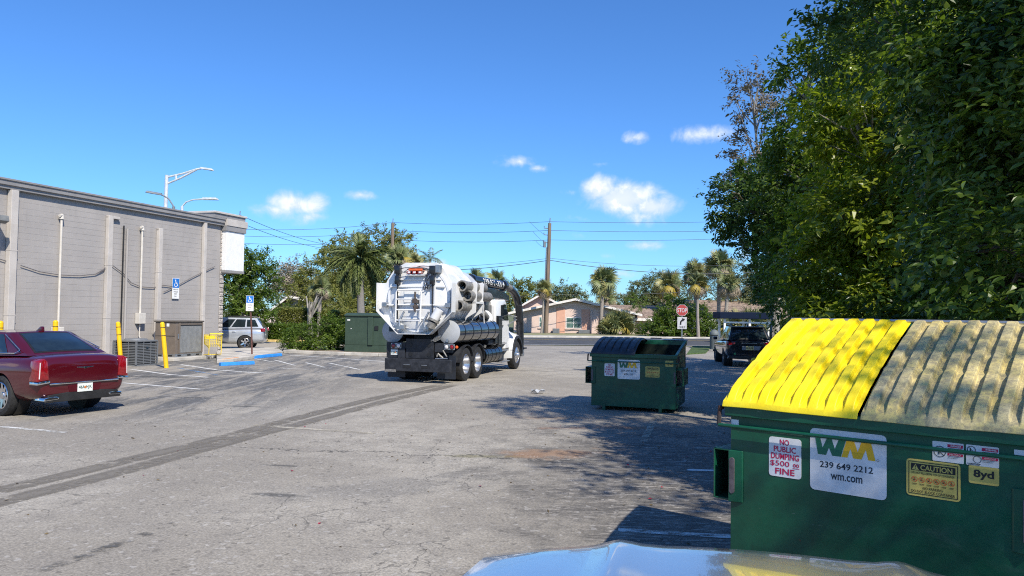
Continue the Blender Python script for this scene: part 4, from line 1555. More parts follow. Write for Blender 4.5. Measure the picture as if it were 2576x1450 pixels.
MB().bx(-.98, -.38, -.90, -.80, .70, 1.16).build('tail_box', TBM, truck, smooth=0)
MB().bx(.52, 1.06, -.88, -.80, .90, 1.16).build('tail_box', TBM, truck, smooth=0)
MB().bx(-.60, -.38, -.95, -.885, .70, .98).build('tool_bracket', TBM, truck, smooth=0)
plate(truck, .30, .155, -.69, -.912, .865, 'KE4 02Z')
for sx, xc in ((-1, -.67), (1, .98)):
    lp = MB().bx(xc - .165, xc + .165, -.93, -.905, .975, 1.135).build('lamp_plate', STEEL(), truck, smooth=0, bevel=.01)
    for k, (dx, mt) in enumerate((((-.08 if sx < 0 else .08), LAMP), ((.08 if sx < 0 else -.08), LAMPL))):
        MB().cyl((xc + dx, -.94, 1.055), (xc + dx, -.928, 1.055), .072, n=18).build('lamp_gasket', BLACK(), lp)
        MB().lathe([(.001, .022), (.035, .018), (.056, 0), (.001, 0)], 18, Matrix.Translation((xc + dx, -.941, 1.055)) @ Matrix.Rotation(R_(90), 4, 'X')).build('tail_light', mt, lp)
MB().lathe([(.001, .03), (.03, .025), (.045, 0), (.001, 0)], 14, Matrix.Translation((1.21, -.93, 1.06)) @ Matrix.Rotation(R_(90), 4, 'X')).build('marker_lamp', ORNG, truck)
vl = MB().tube([(.62, -.95, .78), (.66, -.95, .86), (.72, -.96, .80), (.80, -.95, .74)], .03, 8)
vl.build('drain_valve', HOSE, truck)
MB().tube([(.58, -.97, .715), (.95, -.97, .73)], .018, 8).build('valve_handle', STEEL(), truck)
MB().tube([(.80, -.95, .96), (.92, -.95, .78)], .02, 8).build('valve_stay', HOSE, truck)
# debris tank: barrel, octagonal end frame, dished door
body = MB().lathe([(.30, 0), (CR * .985, .0), (CR, .02), (CR, 2.74), (CR * .97, 2.82), (CR * .7, 2.92), (.3, 2.98)], 56, Matrix.Translation((CY, -1.0, CZ)) @ Matrix.Rotation(R_(-90), 4, 'X')).build('tank_barrel', TW, truck)
for yy in (.2, 1.1):
    MB().lathe([(CR + .001, 0), (CR + .02, 0), (CR + .02, .04), (CR + .001, .04)], 56, Matrix.Translation((CY, yy, CZ)) @ Matrix.Rotation(R_(-90), 4, 'X'), True).build('barrel_band', TW, body)
oct_ = [(-.37, 3.46), (.60, 3.46), (.80, 3.30), (.98, 3.02), (1.05, 2.88), (1.17, 2.88), (1.17, 2.05), (.50, 1.42), (-.48, 1.41), (-1.15, 2.06), (-1.15, 2.87), (-.98, 2.87), (-.90, 3.02), (-.72, 3.28)]
MB().prism(oct_, -1.02, -.97, 'y').build('end_frame', TW, truck, smooth=0, bevel=.006)
fl = MB()
for a, b in (((1.17, 2.88), (1.17, 2.05)), ((1.17, 2.05), (.50, 1.42)), ((.50, 1.42), (-.48, 1.41)), ((-.48, 1.41), (-1.15, 2.06)), ((-1.15, 2.06), (-1.15, 2.87))):
    pa, pb = Vector((a[0], 0, a[1])), Vector((b[0], 0, b[1]))
    d = pb - pa
    fl.box((pa + pb) / 2 + Vector((0, -1.15, 0)), (d.length, .26, .016), Matrix.Rotation(-math.atan2(d.z, d.x), 3, 'Y'))
fl.build('splash_guard', TW, truck, smooth=0)
door = MB().lathe([(.001, .10), (.35, .092), (.7, .06), (.93, .02), (.955, 0), (.955, -.05), (.001, -.05)], 56, Matrix.Translation((CY + .02, -1.05, CZ + .01)) @ Matrix.Rotation(R_(90), 4, 'X')).build('tank_door', TW, truck)
MB().lathe([(.905, .0), (.965, .0), (.965, .04), (.905, .04)], 56, Matrix.Translation((CY + .02, -1.055, CZ + .01)) @ Matrix.Rotation(R_(90), 4, 'X'), True).build('door_ring', TW, door)


def dr(x0, x1, z0, z1, d=.05, mat=TW, name='door_stiffener', y=-1.13):
    return MB().bx(x0, x1, y - d, y + .06, z0, z1).build(name, mat, door, smooth=0, bevel=.006)


for z in (2.98, 2.77, 2.22, 1.86):
    h_ = .90 * math.sqrt(max(0, 1 - ((z - CZ) / .93) ** 2))
    dr(CY - h_, CY + h_, z - .025, z + .02, .03)
for x in (-.56, .60):
    dr(x - .03, x + .03, 1.75, 3.1, .035)
dr(-.34, .14, 2.31, 2.66, .03, name='inspection_plate')
# ladder
lad = MB().tube([(-.545, -1.27, 1.74), (-.535, -1.27, 2.60), (-.50, -1.27, 2.665), (.19, -1.27, 2.675), (.235, -1.27, 2.61), (.22, -1.27, 1.76)], .024, 8).build('ladder', TW, truck)
for z in (2.10, 2.40, 1.80):
    MB().tube([(-.535, -1.27, z), (.225, -1.27, z)], .020, 8).build('rung', TW, lad)
for x, z in ((-.53, 2.62), (.22, 2.62), (-.54, 1.8), (.22, 1.8)):
    MB().cyl((x, -1.26, z), (x, -1.12, z), .016, n=8).build('ladder_bracket', TW, lad)
# hinge rams, light bar, cables, locks, discharge valve
for x in (-.52, .56):
    r = MB().bx(x - .085, x + .085, -1.30, -1.12, 3.13, 3.36).bx(x - .07, x + .06, -1.29, -1.12, 2.83, 3.08).cyl((x, -1.24, 3.05), (x, -1.24, 3.2), .05, n=10)
    r.build('door_ram', TB, truck, smooth=30, bevel=.012)
    MB().tube([(x, -1.22, 2.85), (x - .01, -1.2, 2.4), (x + .01, -1.2, 1.75)], .022, 8).build('ram_hose', TBM, truck)
MB().bx(.64, .78, -1.26, -1.06, 3.16, 3.38).build('junction_box', STEEL(), truck, smooth=0, bevel=.01)
lb = MB().bx(-.16, .27, -1.30, -1.10, 3.215, 3.275).build('light_bar', ORNG, truck, smooth=0, bevel=.012)
for x in (-.15, .02, .19):
    MB().bx(x - .06, x + .055, -1.315, -1.15, 3.125, 3.208).build('strobe_lamp', LAMP if x != .02 else LAMP, lb, smooth=0, bevel=.012)
    MB().bx(x - .02, x + .055, -1.32, -1.31, 3.145, 3.195).build('strobe_lens', LAMPL, lb, smooth=0)
MB().bx(-.25, .32, -1.29, -1.12, 3.08, 3.11).build('lamp_bracket', TW, lb, smooth=0)
rc = random.Random(11)
for k in range(8):
    x0 = rc.uniform(-.5, .1)
    z0 = rc.uniform(3.15, 3.33)
    pts = [(x0, -1.24, z0), (x0 + .2, -1.27, z0 + rc.uniform(-.04, .06)), (x0 + .5, -1.27, 3.3 + rc.uniform(-.05, .06)), (.52 + rc.uniform(-.12, .1), -1.27, 3.2), (.42 + rc.uniform(-.1, .12), -1.25, 2.9 + rc.uniform(-.25, .1)), (.35 + rc.uniform(-.1, .1), -1.2, 2.65)]
    ctrl = [Vector(q) for q in pts]
    sm = []
    for i in range(len(ctrl) - 1):
        p0, p1, p2, p3 = ctrl[max(i - 1, 0)], ctrl[i], ctrl[i + 1], ctrl[min(i + 2, len(ctrl) - 1)]
        for f in lin(0, 1, 6)[:-1]:
            sm.append(.5 * ((2 * p1) + (p2 - p0) * f + (2 * p0 - 5 * p1 + 4 * p2 - p3) * f * f + (3 * p1 - p0 - 3 * p2 + p3) * f ** 3))
    MB().tube(sm, .011, 6).build('cable', TBM if k % 3 else STEEL(), truck)
v = MB().cyl((.06, -1.30, 2.18), (.06, -1.12, 2.18), .06, n=12).cyl((.06, -1.29, 2.05), (.06, -1.29, 2.62), .03, n=8)
v.bx(-.01, .13, -1.33, -1.18, 2.30, 2.42)
v.build('level_valve', M('valve_dark', (.10, .08, .07), .6, .3), truck)
MB().tube([(-.9, -1.2, 2.24), (1.0, -1.2, 2.25)], .016, 6).build('lock_bar', TW, truck)
for x in (-.93, 1.03):
    MB().bx(x - .08, x + .08, -1.24, -1.06, 2.18, 2.31).build('lock_hinge', STEEL(), truck, smooth=0, bevel=.012)
for x in (-.40, .36):
    lk = MB().tube([(x, -1.28, 1.62), (x - .03, -1.26, 1.80), (x + .10, -1.22, 2.05)], .03, 8)
    lk.bx(x - .13, x + .13, -1.30, -1.12, 1.55, 1.66)
    lk.build('door_lock', STEEL(), truck, smooth=30)
dv_ = MB().cyl((.80, -1.26, 2.12), (.63, -1.28, 1.82), .125, n=20).build('discharge_pipe', TW, truck)
q = MB().cyl((.645, -1.27, 1.84), (.62, -1.285, 1.78), .165, n=20).cyl((.61, -1.285, 1.77), (.55, -1.29, 1.60), .13, .12, n=20)
q.build('discharge_coupling', HOSE, dv_)
# side water tanks
for sx, xc in ((-1, -.89), (1, .88)):
    t = MB().lathe([(.001, -.05), (.2, -.035), (.32, -.005), (.345, .0), (.345, 3.72), (.32, 3.74), (.001, 3.76)], 40, Matrix.Translation((xc, -.7, 1.475)) @ Matrix.Rotation(R_(-90), 4, 'X')).build('water_tank', TBT, truck)
    MB().lathe([(.001, -.058), (.2, -.043), (.315, -.014), (.342, -.002), (.342, .01), (.001, .01)], 40, Matrix.Translation((xc, -.7, 1.475)) @ Matrix.Rotation(R_(-90), 4, 'X')).build('tank_head', TGR, t)
    for k in range(5):
        MB().lathe([(.346, 0), (.356, 0), (.356, .035), (.346, .035)], 40, Matrix.Translation((xc, -.25 + k * .72, 1.475)) @ Matrix.Rotation(R_(-90), 4, 'X'), True).build('tank_band', TB, t)
    if sx < 0:
        MB().bx(xc - .09, xc + .12, -.765, -.74, 1.46, 1.60).build('data_plate', NAVY, t, smooth=0)
    else:
        MB().cyl((xc - .02, -.79, 1.235), (xc - .02, -.73, 1.235), .045, n=12).build('tank_plug', STEEL(), t)
        for k in range(5):
            MB().tube([(.42, -.92, 1.25 - k * .012), (.55, -.95, 1.20 + k * .03), (.68, -.85, 1.28 + k * .035)], .010, 6).build('wire_loom', STEEL(), truck)
# hose tray with three suction tubes on the right flank
for (y, z, x) in ((-.25, 2.83, 1.08), (.0, 2.55, 1.16), (-.45, 2.24, 1.05)):
    tb = MB().lathe([(.135, 0), (.165, 0), (.165, .22), (.150, .24), (.150, 2.0), (.12, 2.0), (.12, .25), (.12, .02)], 24, Matrix.Translation((x, y, z)) @ Matrix.Rotation(R_(-90), 4, 'X'), True).build('suction_tube', HOSE, truck)
for y in (.38, .98):
    MB().prism([(1.02, 2.90), (1.30, 2.98), (1.34, 2.90), (1.30, 2.05), (1.02, 1.88), (.98, 1.80), (.98, 2.0), (1.18, 2.15), (1.20, 2.40), (1.0, 2.40)], y, y + .05, 'y').build('tube_rack', TW, truck, smooth=0, bevel=.006)
MB().bx(1.2, 1.34, .38, 1.04, 2.32, 2.38).build('rack_rail', TW, truck, smooth=0)
MB().tube([(1.30, 1.06, 2.4), (1.25, 1.35, 1.72)], .022, 8).build('rack_stay', TW, truck)
# tandem axles with duals, fenders, mud flaps
AXR = .50


def truck_wheel(x, y, sx, r=AXR, w=.27, front=False):
    Mx = Matrix.Translation((x, y, r)) @ Matrix.Rotation(R_(90 * sx), 4, 'Y')
    h = w / 2
    ty = MB().lathe([(.30, -h * .8), (r * .82, -h), (r * .965, -h * .84), (r, -h * .6), (r, h * .6), (r * .965, h * .84), (r * .82, h), (.30, h * .85), (.28, 0)], 40, Mx, True).build('wheel', RUBBER(), truck)
    if front:
        pr = [(.305, h * .8), (.285, h * .9), (.27, h * .72), (.25, h * .85), (.19, h * .95), (.12, h * 1.05), (.10, h * 1.5), (.001, h * 1.55)]
    else:
        pr = [(.305, h * .8), (.285, h * .92), (.275, h * .6), (.25, -h * .1), (.22, -h * .55), (.13, -h * .6), (.12, -h * .1), (.10, h * .1), (.001, h * .12)]
    MB().lathe(pr, 36, Mx, caps=False).build('rim', M('bright_steel_rim', (.62, .62, .63), .25, .9, var=.12, scale=12, dirt=.12), ty)
    for k in range(10):
        a = 2 * math.pi * k / 10
        zz = h * (.95 if front else -.55)
        rr = .19 if front else .17
        pp = Mx @ Vector((rr * math.cos(a), rr * math.sin(a), zz))
        qq = Mx @ Vector((rr * math.cos(a), rr * math.sin(a), zz + .03))
        MB().cyl(pp, qq, .017, n=6).build('wheel_nut', STEEL(), ty)
    return ty


for y in (.3, 1.37):
    for sx in (-1, 1):
        truck_wheel(sx * .94, y, sx)
        o = truck_wheel(sx * .64, y, sx)
        f = MB()
        n = 18
        ring_ = [(math.cos(t), math.sin(t)) for t in lin(R_(8), R_(172), n)]
        r0, r1 = .565, .585
        vs = []
        for c, s_ in ring_:
            for x in (.48, 1.10):
                for rr in (r0, r1):
                    vs.append((sx * x, y + rr * c, .5 + rr * s_))
        fs = []
        for i in range(n - 1):
            a, b = i * 4, (i + 1) * 4
            fs += [(a, a + 2, b + 2, b), (a + 1, b + 1, b + 3, a + 3), (a, b, b + 1, a + 1), (a + 2, a + 3, b + 3, b + 2)]
        f.add(vs, fs)
        f.build('fender', TBM, truck)
    MB().cyl((-.9, y, .5), (.9, y, .5), .09, n=12).build('axle', TBM, truck)
for sx in (-1, 1):
    MB().bx(sx * .50, sx * 1.07, -.62, -.605, .12, .80).build('mud_flap', M('flap_black', (.02, .024, .034), .5), truck, smooth=0)
    truck_wheel(sx * .93, 5.8, sx, .51, .28, True)
MB().bx(-.42, .42, -.2, 3.2, .88, 1.42).build('subframe', TBM, truck, smooth=0)
# right flank between the axles: fuel tank, box, steps, pump
ft = MB().lathe([(.001, 0), (.27, 0), (.29, .02), (.29, 1.75), (.27, 1.77), (.001, 1.77)], 32, Matrix.Translation((.80, 2.15, .66)) @ Matrix.Rotation(R_(-90), 4, 'X')).build('fuel_tank', M('brushed_dark_tank', (.05, .055, .06), .14, .9, var=.1), truck)
for k in range(4):
    MB().lathe([(.291, 0), (.30, 0), (.30, .05), (.291, .05)], 32, Matrix.Translation((.80, 2.35 + k * .42, .66)) @ Matrix.Rotation(R_(-90), 4, 'X'), True).build('tank_strap', TB, ft)
MB().cyl((.95, 2.3, .93), (.98, 2.3, 1.0), .05, n=12).build('fuel_cap', STEEL(), ft)
MB().bx(.50, 1.06, 3.95, 4.85, .34, .38).bx(.50, 1.04, 4.0, 4.8, .72, .76).build('cab_step', STEEL(), truck, smooth=0, bevel=.01)
MB().bx(.48, .95, 3.95, 4.5, .40, .72).build('battery_box', TBM, truck, smooth=0, bevel=.02)
MB().bx(.55, 1.06, 3.15, 3.40, 1.0, 1.42).bx(.55, 1.08, 3.45, 3.85, .95, 1.95).build('tool_cabinet', TB, truck, smooth=0, bevel=.015)
MB().bx(-.9, 1.0, 2.6, 3.3, 1.0, 1.14).build('pump_deck', TBM, truck, smooth=0)
pm = MB().lathe([(.001, 0), (.20, .0), (.23, .05), (.23, .22), (.18, .27), (.001, .3)], 20, Matrix.Translation((.74, 2.75, 1.84)) @ Matrix.Rotation(R_(70), 4, 'Y') @ Matrix.Rotation(R_(20), 4, 'X'))
pm.tube([(.90, 1.75, 2.15), (.92, 2.1, 2.02), (.9, 2.45, 1.94), (.85, 2.7, 1.86)], [.09, .085, .10, .09], 14)
pm.build('vacuum_pump', TW, truck)
MB().tube([(.95, 2.05, 2.05), (.95, 2.3, 1.98), (.93, 2.55, 1.9)], .105, 14).build('pump_hose', HOSE, truck)
MB().tube([(.85, 2.25, 1.9), (.85, 2.25, 2.25), (.85, 2.33, 2.34), (.85, 2.42, 2.34), (.85, 2.5, 2.25), (.85, 2.5, 1.95)], .035, 10).build('vent_pipe', M('dark_pipe', (.08, .08, .085), .4, .5), truck)
# black silencer drum behind the cab
MB().lathe([(.001, 0), (.36, 0), (.41, .05), (.41, 1.35), (.36, 1.4), (.001, 1.4)], 32, Matrix.Translation((-.55, 3.0, 2.12)) @ Matrix.Rotation(R_(90), 4, 'Y')).build('filter_drum', TB, truck)
# cab and bonnet
cab_ = MB()
prof = [(3.35, .95), (3.33, 2.30), (3.45, 2.50), (4.45, 2.52), (4.62, 2.42), (4.98, 1.78), (5.0, 1.45), (4.7, .95)]
cab_.prism(prof, -.95, .98, 'x')
cabo = cab_.build('cab', TW, truck, smooth=30, bevel=.05, seg=3)
for sx in (-1, 1):
    xx = .99 if sx > 0 else -.96
    g = MB().prism([(3.95, 1.80), (3.95, 2.32), (4.42, 2.36), (4.56, 2.32), (4.86, 1.80)], xx - .006, xx + .006, 'x').build('side_window', GLASS(), cabo, smooth=0)
    MB().prism([(3.90, 1.05), (3.90, 1.75), (4.92, 1.75), (4.88, 1.15), (4.7, 1.0)], xx - .004, xx + .004, 'x').build('cab_door', TW, cabo, smooth=0)
    MB().bx(xx, xx + sx * .04, 3.98, 4.14, 1.58, 1.62).build('door_handle', BLACK(), cabo, smooth=0)
    arm = MB().tube([(sx * .98, 4.75, 1.62), (sx * 1.2, 4.95, 1.78), (sx * 1.3, 5.0, 1.84)], .022, 6).tube([(sx * .98, 4.8, 2.0), (sx * 1.3, 5.0, 1.9)], .018, 6).build('mirror_arm', STEEL(), cabo)
    MB().bx(sx * 1.22, sx * 1.44, 4.97, 5.07, 1.72, 2.34).build('door_mirror', BLACK(), cabo, smooth=0, bevel=.03)
MB().prism([(4.52, 2.37), (4.545, 2.39), (4.99, 1.83), (4.965, 1.81)], -.86, .88, 'x').build('windscreen', GLASS(), cabo, smooth=0)
MB().bx(-.6, .62, 3.318, 3.335, 1.75, 2.2).build('cab_rear_window', GLASS(), cabo, smooth=0)
hd_ = MB().prism([(4.95, .9), (4.95, 1.62), (5.5, 1.55), (6.3, 1.38), (6.5, 1.25), (6.52, .8), (6.45, .62), (6.3, .62)], -.62, .64, 'x').build('truck_bonnet', TW, truck, smooth=30, bevel=.06, seg=3)
for sx in (-1, 1):
    f = MB()
    n = 14
    for i, tt in enumerate(lin(R_(2), R_(188), n)):
        r = .60
        c, s_ = math.cos(tt), math.sin(tt)
        f.v += [(sx * .55, 5.8 + r * c, .53 + r * s_ * 1.08), (sx * 1.04, 5.8 + r * c, .53 + r * s_ * 1.08), (sx * 1.06, 5.8 + (r + .06) * c, .53 + (r + .12) * s_), (sx * .55, 5.8 + (r + .06) * c, .53 + (r + .30) * s_)]
    for i in range(n - 1):
        a, b = i * 4, i * 4 + 4
        f.f += [(a, a + 1, b + 1, b), (a + 1, a + 2, b + 2, b + 1), (a + 2, a + 3, b + 3, b + 2)]
    f.f += [(0, 1, 2, 3), ((n - 1) * 4, (n - 1) * 4 + 1, (n - 1) * 4 + 2, (n - 1) * 4 + 3)]
    f.build('wing', TW, truck, smooth=40)
    fl_ = MB()
    for i, tt in enumerate(lin(R_(0), R_(165), 12)):
        c, s_ = math.cos(tt), math.sin(tt)
        for x in (.98, 1.10):
            for r in (.575, .66):
                fl_.v.append((sx * x, 5.8 + r * c, .53 + r * s_ * 1.05))
    for i in range(11):
        a, b = i * 4, i * 4 + 4
        fl_.f += [(a, a + 2, b + 2, b), (a + 1, b + 1, b + 3, a + 3), (a, b, b + 1, a + 1), (a + 2, a + 3, b + 3, b + 2)]
    fl_.build('wing_flare', TBM, truck, smooth=40)
    MB().prism([(4.6, .78), (5.22, .80), (5.16, 1.15), (4.98, 1.45), (4.7, 1.2)], sx * .70, sx * .96, 'x').build('wing_panel', TW, truck, smooth=30, bevel=.04)
MB().bx(-1.05, 1.08, 6.55, 6.72, .42, .70).build('front_bumper', STEEL(), truck, smooth=0, bevel=.03)
# hose boom
bm_ = MB().tube([(.55, 1.55, 3.08), (.55, 1.9, 3.10), (.80, 4.85, 3.02)], [.13, .165, .165], 20).build('hose_boom', TB, truck)
for f0, f1, rr in ((.02, .09, .195), (.93, 1.0, .20)):
    a = Vector((.55, 1.9, 3.10)).lerp(Vector((.80, 4.85, 3.02)), f0)
    b = Vector((.55, 1.9, 3.10)).lerp(Vector((.80, 4.85, 3.02)), f1)
    MB().cyl(a, b, rr, n=20).build('boom_collar', TB, bm_)
MB().prism([(1.9, 2.56), (4.9, 2.54), (5.5, 2.48), (5.5, 2.68), (4.9, 2.80), (1.9, 2.94)], .58, .82, 'x').build('boom_beam', TB, truck, smooth=0, bevel=.02)
MB().bx(.60, .82, 2.75, 3.05, 2.5, 2.75).tube([(.71, 2.9, 2.55), (.71, 2.9, 2.05)], .06, 10).build('boom_rest', TBM, truck)
MB().tube([(.80, 4.85, 3.02), (.81, 5.2, 3.01), (.82, 5.5, 2.96)], .13, 18).build('boom_elbow', HOSE, bm_)
hs = [(.82, 5.5, 2.96), (.84, 5.9, 2.86), (.86, 6.25, 2.68), (.87, 6.52, 2.40), (.88, 6.66, 2.05), (.89, 6.72, 1.6), (.90, 6.74, 1.1), (.90, 6.74, .75)]
MB().tube(hs, .14, 18).build('suction_hose', TB, truck)
MB().cyl((.87, 6.60, 2.22), (.88, 6.64, 2.12), .145, n=18).build('hose_clamp', STEEL(), truck)
MB().bx(.70, 1.12, 6.56, 6.92, .70, .75).build('hose_shelf', TBM, truck, smooth=0)
MB().bx(.76, 1.04, 6.62, 6.86, .45, .70).build('hose_boot', TB, truck, smooth=0, bevel=.03)
# number on the boom, painted along its right side
a, b = Vector((.68, 2.35, 3.10)), Vector((.93, 4.72, 3.03))
nm = lettering('239-571-3214', 1.0, .20, WHITE(), bm_, 0, 0, 0, fat=.01)
me = nm.data
ax = (b - a).normalized()
out_ = Vector((ax.y, -ax.x, 0)).normalized()
L_ = 1.75
A0 = Vector((.55, 1.9, 3.10)).lerp(Vector((.80, 4.85, 3.02)), .26)
for vtx in me.vertices:
    u, w = vtx.co.x * L_, vtx.co.z - .08
    th = w / .168
    vtx.co = A0 + ax * u + out_ * (.1685 * math.cos(th)) + Vector((0, 0, .1685 * math.sin(th)))
me.update()
# roof hump of the tank (filter housing)
MB().lathe([(.001, 0), (.30, .0), (.42, .05), (.42, .9), (.30, 1.0), (.001, 1.0)], 28, Matrix.Translation((.25, .15, 3.1)) @ Matrix.Rotation(R_(-90), 4, 'X')).build('tank_dome', TW, truck)


# ================================================================== things standing about
YEL = M('bollard_yellow', (.85, .50, .01), .45, var=.06, scale=4, dirt=.10)


def bollard(label, base, top_off, h, r=.075):
    root = thing('bollard', label, 'bollard', base, 0, 'yellow steel bollards')
    top = Vector((top_off[0], top_off[1], h))
    MB().cyl((0, 0, -.05), top, r, n=20).build('post', YEL, root)
    d = top.normalized()
    for f in (.72, .90):
        MB().cyl(top * f, top * f + d * .022, r + .003, n=20).build('dark_band', BLACK(), root)
    MB().lathe([(r * .98, 0), (r * .8, .03), (r * .4, .05), (.001, .055)], 20, Matrix.Translation(top) @ Vector((0, 0, 1)).rotation_difference(d).to_matrix().to_4x4()).build('cap', YEL, root)
    return root


bollard('tall yellow bollard leaning left in front of the brown rooftop-type unit', G(419, 926), (-.20, .02), 1.52)
bollard('yellow bollard leaning slightly left beside the grey condenser unit', G(305, 921), (-.17, .02), 1.50)
q = SB(137, 880, 1.0)
p = PT(139, 905, 23.8)
bollard('yellow bollard seen above the red sedan roof near the meter box', (p.x, p.y, 0), (-.03, 0), 1.58)
p = PT(-2, 905, 21.6)
bollard('yellow bollard cut by the left edge of the picture', (p.x, p.y, 0), (0, 0), 1.58)
p = PT(1896, 930, 17.5)
bollard('yellow bollard half hidden behind the bright yellow lid', (p.x + .02, p.y, 0), (0, 0), 1.06, .085)

# condenser unit: grey cage with louvre bars
CG = M('condenser_grey', (.18, .19, .20), .5, .2, var=.08)
c = G(342, 921)
cu = thing('condenser_unit', 'grey louvred air conditioner condenser on the ground by the wall', 'air conditioner', (c.x - .25, c.y + .45, 0), -BA)
w, hh = .50, .92
MB().bx(-w, w, -w, w, 0, .05).build('base_pan', CG, cu, smooth=0)
MB().bx(-w + .04, w - .04, -w + .04, w - .04, .05, hh - .08).build('coil', M('coil_dark', (.035, .038, .042), .7, var=.3, scale=40), cu, smooth=0)
MB().bx(-w - .015, w + .015, -w - .015, w + .015, hh - .08, hh - .02).build('top_cover', CG, cu, smooth=0, bevel=.015)
MB().lathe([(.40, 0), (.36, .05), (.1, .07), (.001, .07)], 24, Matrix.Translation((0, 0, hh - .021))).build('fan_guard', CG, cu)
lv = MB()
for sx in (-w, w):
    for sy in (-w, w):
        MB().bx(sx - .025, sx + .025, sy - .025, sy + .025, .05, hh - .08).build('corner_post', CG, cu, smooth=0)
for k in range(13):
    z = .09 + k * .056
    lb_ = MB()
    for a in ((-w, w, -w - .012, -w), (-w, w, w, w + .012)):
        lb_.bx(a[0], a[1], a[2], a[3], z, z + .026)
    for a in ((-w - .012, -w, -w, w), (w, w + .012, -w, w)):
        lb_.bx(a[0], a[1], a[2], a[3], z, z + .026)
    lb_.build('louvre', CG, cu, smooth=0)
for sx in (-.17, .17):
    MB().bx(sx - .012, sx + .012, -w - .018, -w - .010, .05, hh - .08).build('cage_bar', CG, cu, smooth=0)
    MB().bx(w + .010, w + .018, sx - .012, sx + .012, .05, hh - .08).build('cage_bar', CG, cu, smooth=0)
MB().bx(w + .018, w + .024, -.05, .05, .60, .66).build('badge', NAVY, cu, smooth=0)

# packaged unit on a concrete pad
c = G(440, 908)
ru = thing('packaged_unit', 'large brown packaged air conditioner on a concrete pad by the wall', 'air conditioner', (c.x, c.y, 0), -BA)
BRN = M('unit_brown', (.19, .155, .125), .5, .1, var=.06, scale=4)
MB().bx(-1.25, .25, -.35, 1.95, 0, .13).build('concrete_pad', CONC, ru, smooth=0, bevel=.015)
MB().bx(-1.0, -.02, .02, 1.58, .131, .25).build('base_rail', STEEL(), ru, smooth=0)
for y in (.25, .8, 1.3):
    MB().bx(-.03, -.012, y - .09, y + .09, .16, .22).build('fork_slot', BLACK(), ru, smooth=0)
for x in (-.75, -.25):
    MB().bx(x - .09, x + .09, .008, .03, .16, .22).build('fork_slot', BLACK(), ru, smooth=0)
MB().bx(-1.0, -.02, .02, 1.58, .251, 1.50).build('casing', BRN, ru, smooth=0, bevel=.01)
MB().bx(-1.04, .02, -.02, 1.62, 1.501, 1.56).build('lid_panel', M('unit_brown_dark', (.11, .095, .08), .5), ru, smooth=0, bevel=.01)
g = MB().bx(-.03, -.01, .28, 1.50, .30, 1.36).build('coil_panel', M('coil_silver', (.27, .275, .27), .6, .3, var=.10, scale=6), ru, smooth=0)
for k in range(3):
    MB().bx(-.012, .0, .28, 1.50, 1.36 + k * 0, 1.40).build('coil_frame', BLACK(), g, smooth=0) if k == 0 else None
for y in (.22, 1.54):
    MB().bx(-.012, .006, y - .035, y + .035, .27, 1.48).build('frame_post', BRN, ru, smooth=0, bevel=.005)
MB().bx(-.98, -.05, .006, .024, .96, .975).bx(-.52, -.505, .006, .024, .27, 1.48).build('panel_seam', M('unit_brown_dark', (.11, .095, .08), .5), ru, smooth=0)
MB().bx(-.45, -.33, .012, .022, 1.33, 1.45).build('data_label', WHITE(), ru, smooth=0)
MB().bx(-.008, .004, .12, .22, .85, 1.05).build('data_label', STEEL(), ru, smooth=0)

# electric transformer cabinet
c0, c1 = G(866, 890), G(928, 892)
TG = M('cabinet_green', (.045, .075, .052), .5, .1, var=.08, scale=3, dirt=.06)
tc_ = thing('transformer_cabinet', 'dark green transformer cabinet on the planting bed behind the truck', 'cabinet', (c0.x, c0.y, 0), R_(-10))
W_ = 2.05
MB().bx(0, W_, 0, 1.7, .05, .42).build('base', TG, tc_, smooth=0, bevel=.01)
MB().bx(.01, W_ - .01, .01, 1.7, .425, 1.80).build('cabinet_body', TG, tc_, smooth=0, bevel=.015)
MB().prism([(-.05, 1.80), (-.05, 1.86), (.3, 1.95), (1.75, 1.95), (1.75, 1.80)], -.02, W_ + .02, 'x').build('cabinet_lid', TG, tc_, smooth=0, bevel=.01)
MB().bx(1.18, 1.42, -.06, .005, .43, 1.75).build('door_edge', TG, tc_, smooth=0, bevel=.01)
MB().bx(1.50, 1.68, -.03, .005, 1.15, 1.34).build('lock_hasp', BLACK(), tc_, smooth=0)
MB().bx(.12, .26, -.003, .008, 1.58, 1.64).build('warning_label', WHITE(), tc_, smooth=0)
MB().bx(.30, .34, -.003, .008, 1.18, 1.22).build('paint_chip', WHITE(), tc_, smooth=0)

# wheel stops
WSB = M('wheel_stop_blue', (.03, .24, .66), .6, var=.12, scale=6, dirt=.2)
for a, b, lab in (((553, 921), (638, 917), 'blue painted concrete wheel stop nearest the shopping cart'), ((635, 903), (706, 896), 'blue painted concrete wheel stop at the foot of the leaning sign post')):
    p0, p1 = G(*a), G(*b)
    d = p1 - p0
    ws = MB().prism([(-.09, 0), (.09, 0), (.07, .10), (.04, .125), (-.04, .125), (-.07, .10)], 0, d.length, 'x')
    o = ws.build('wheel_stop', WSB, None, p0, (0, 0, math.atan2(d.y, d.x)), smooth=0, bevel=.012)
    tag(o, lab, 'wheel stop', 'blue wheel stops')

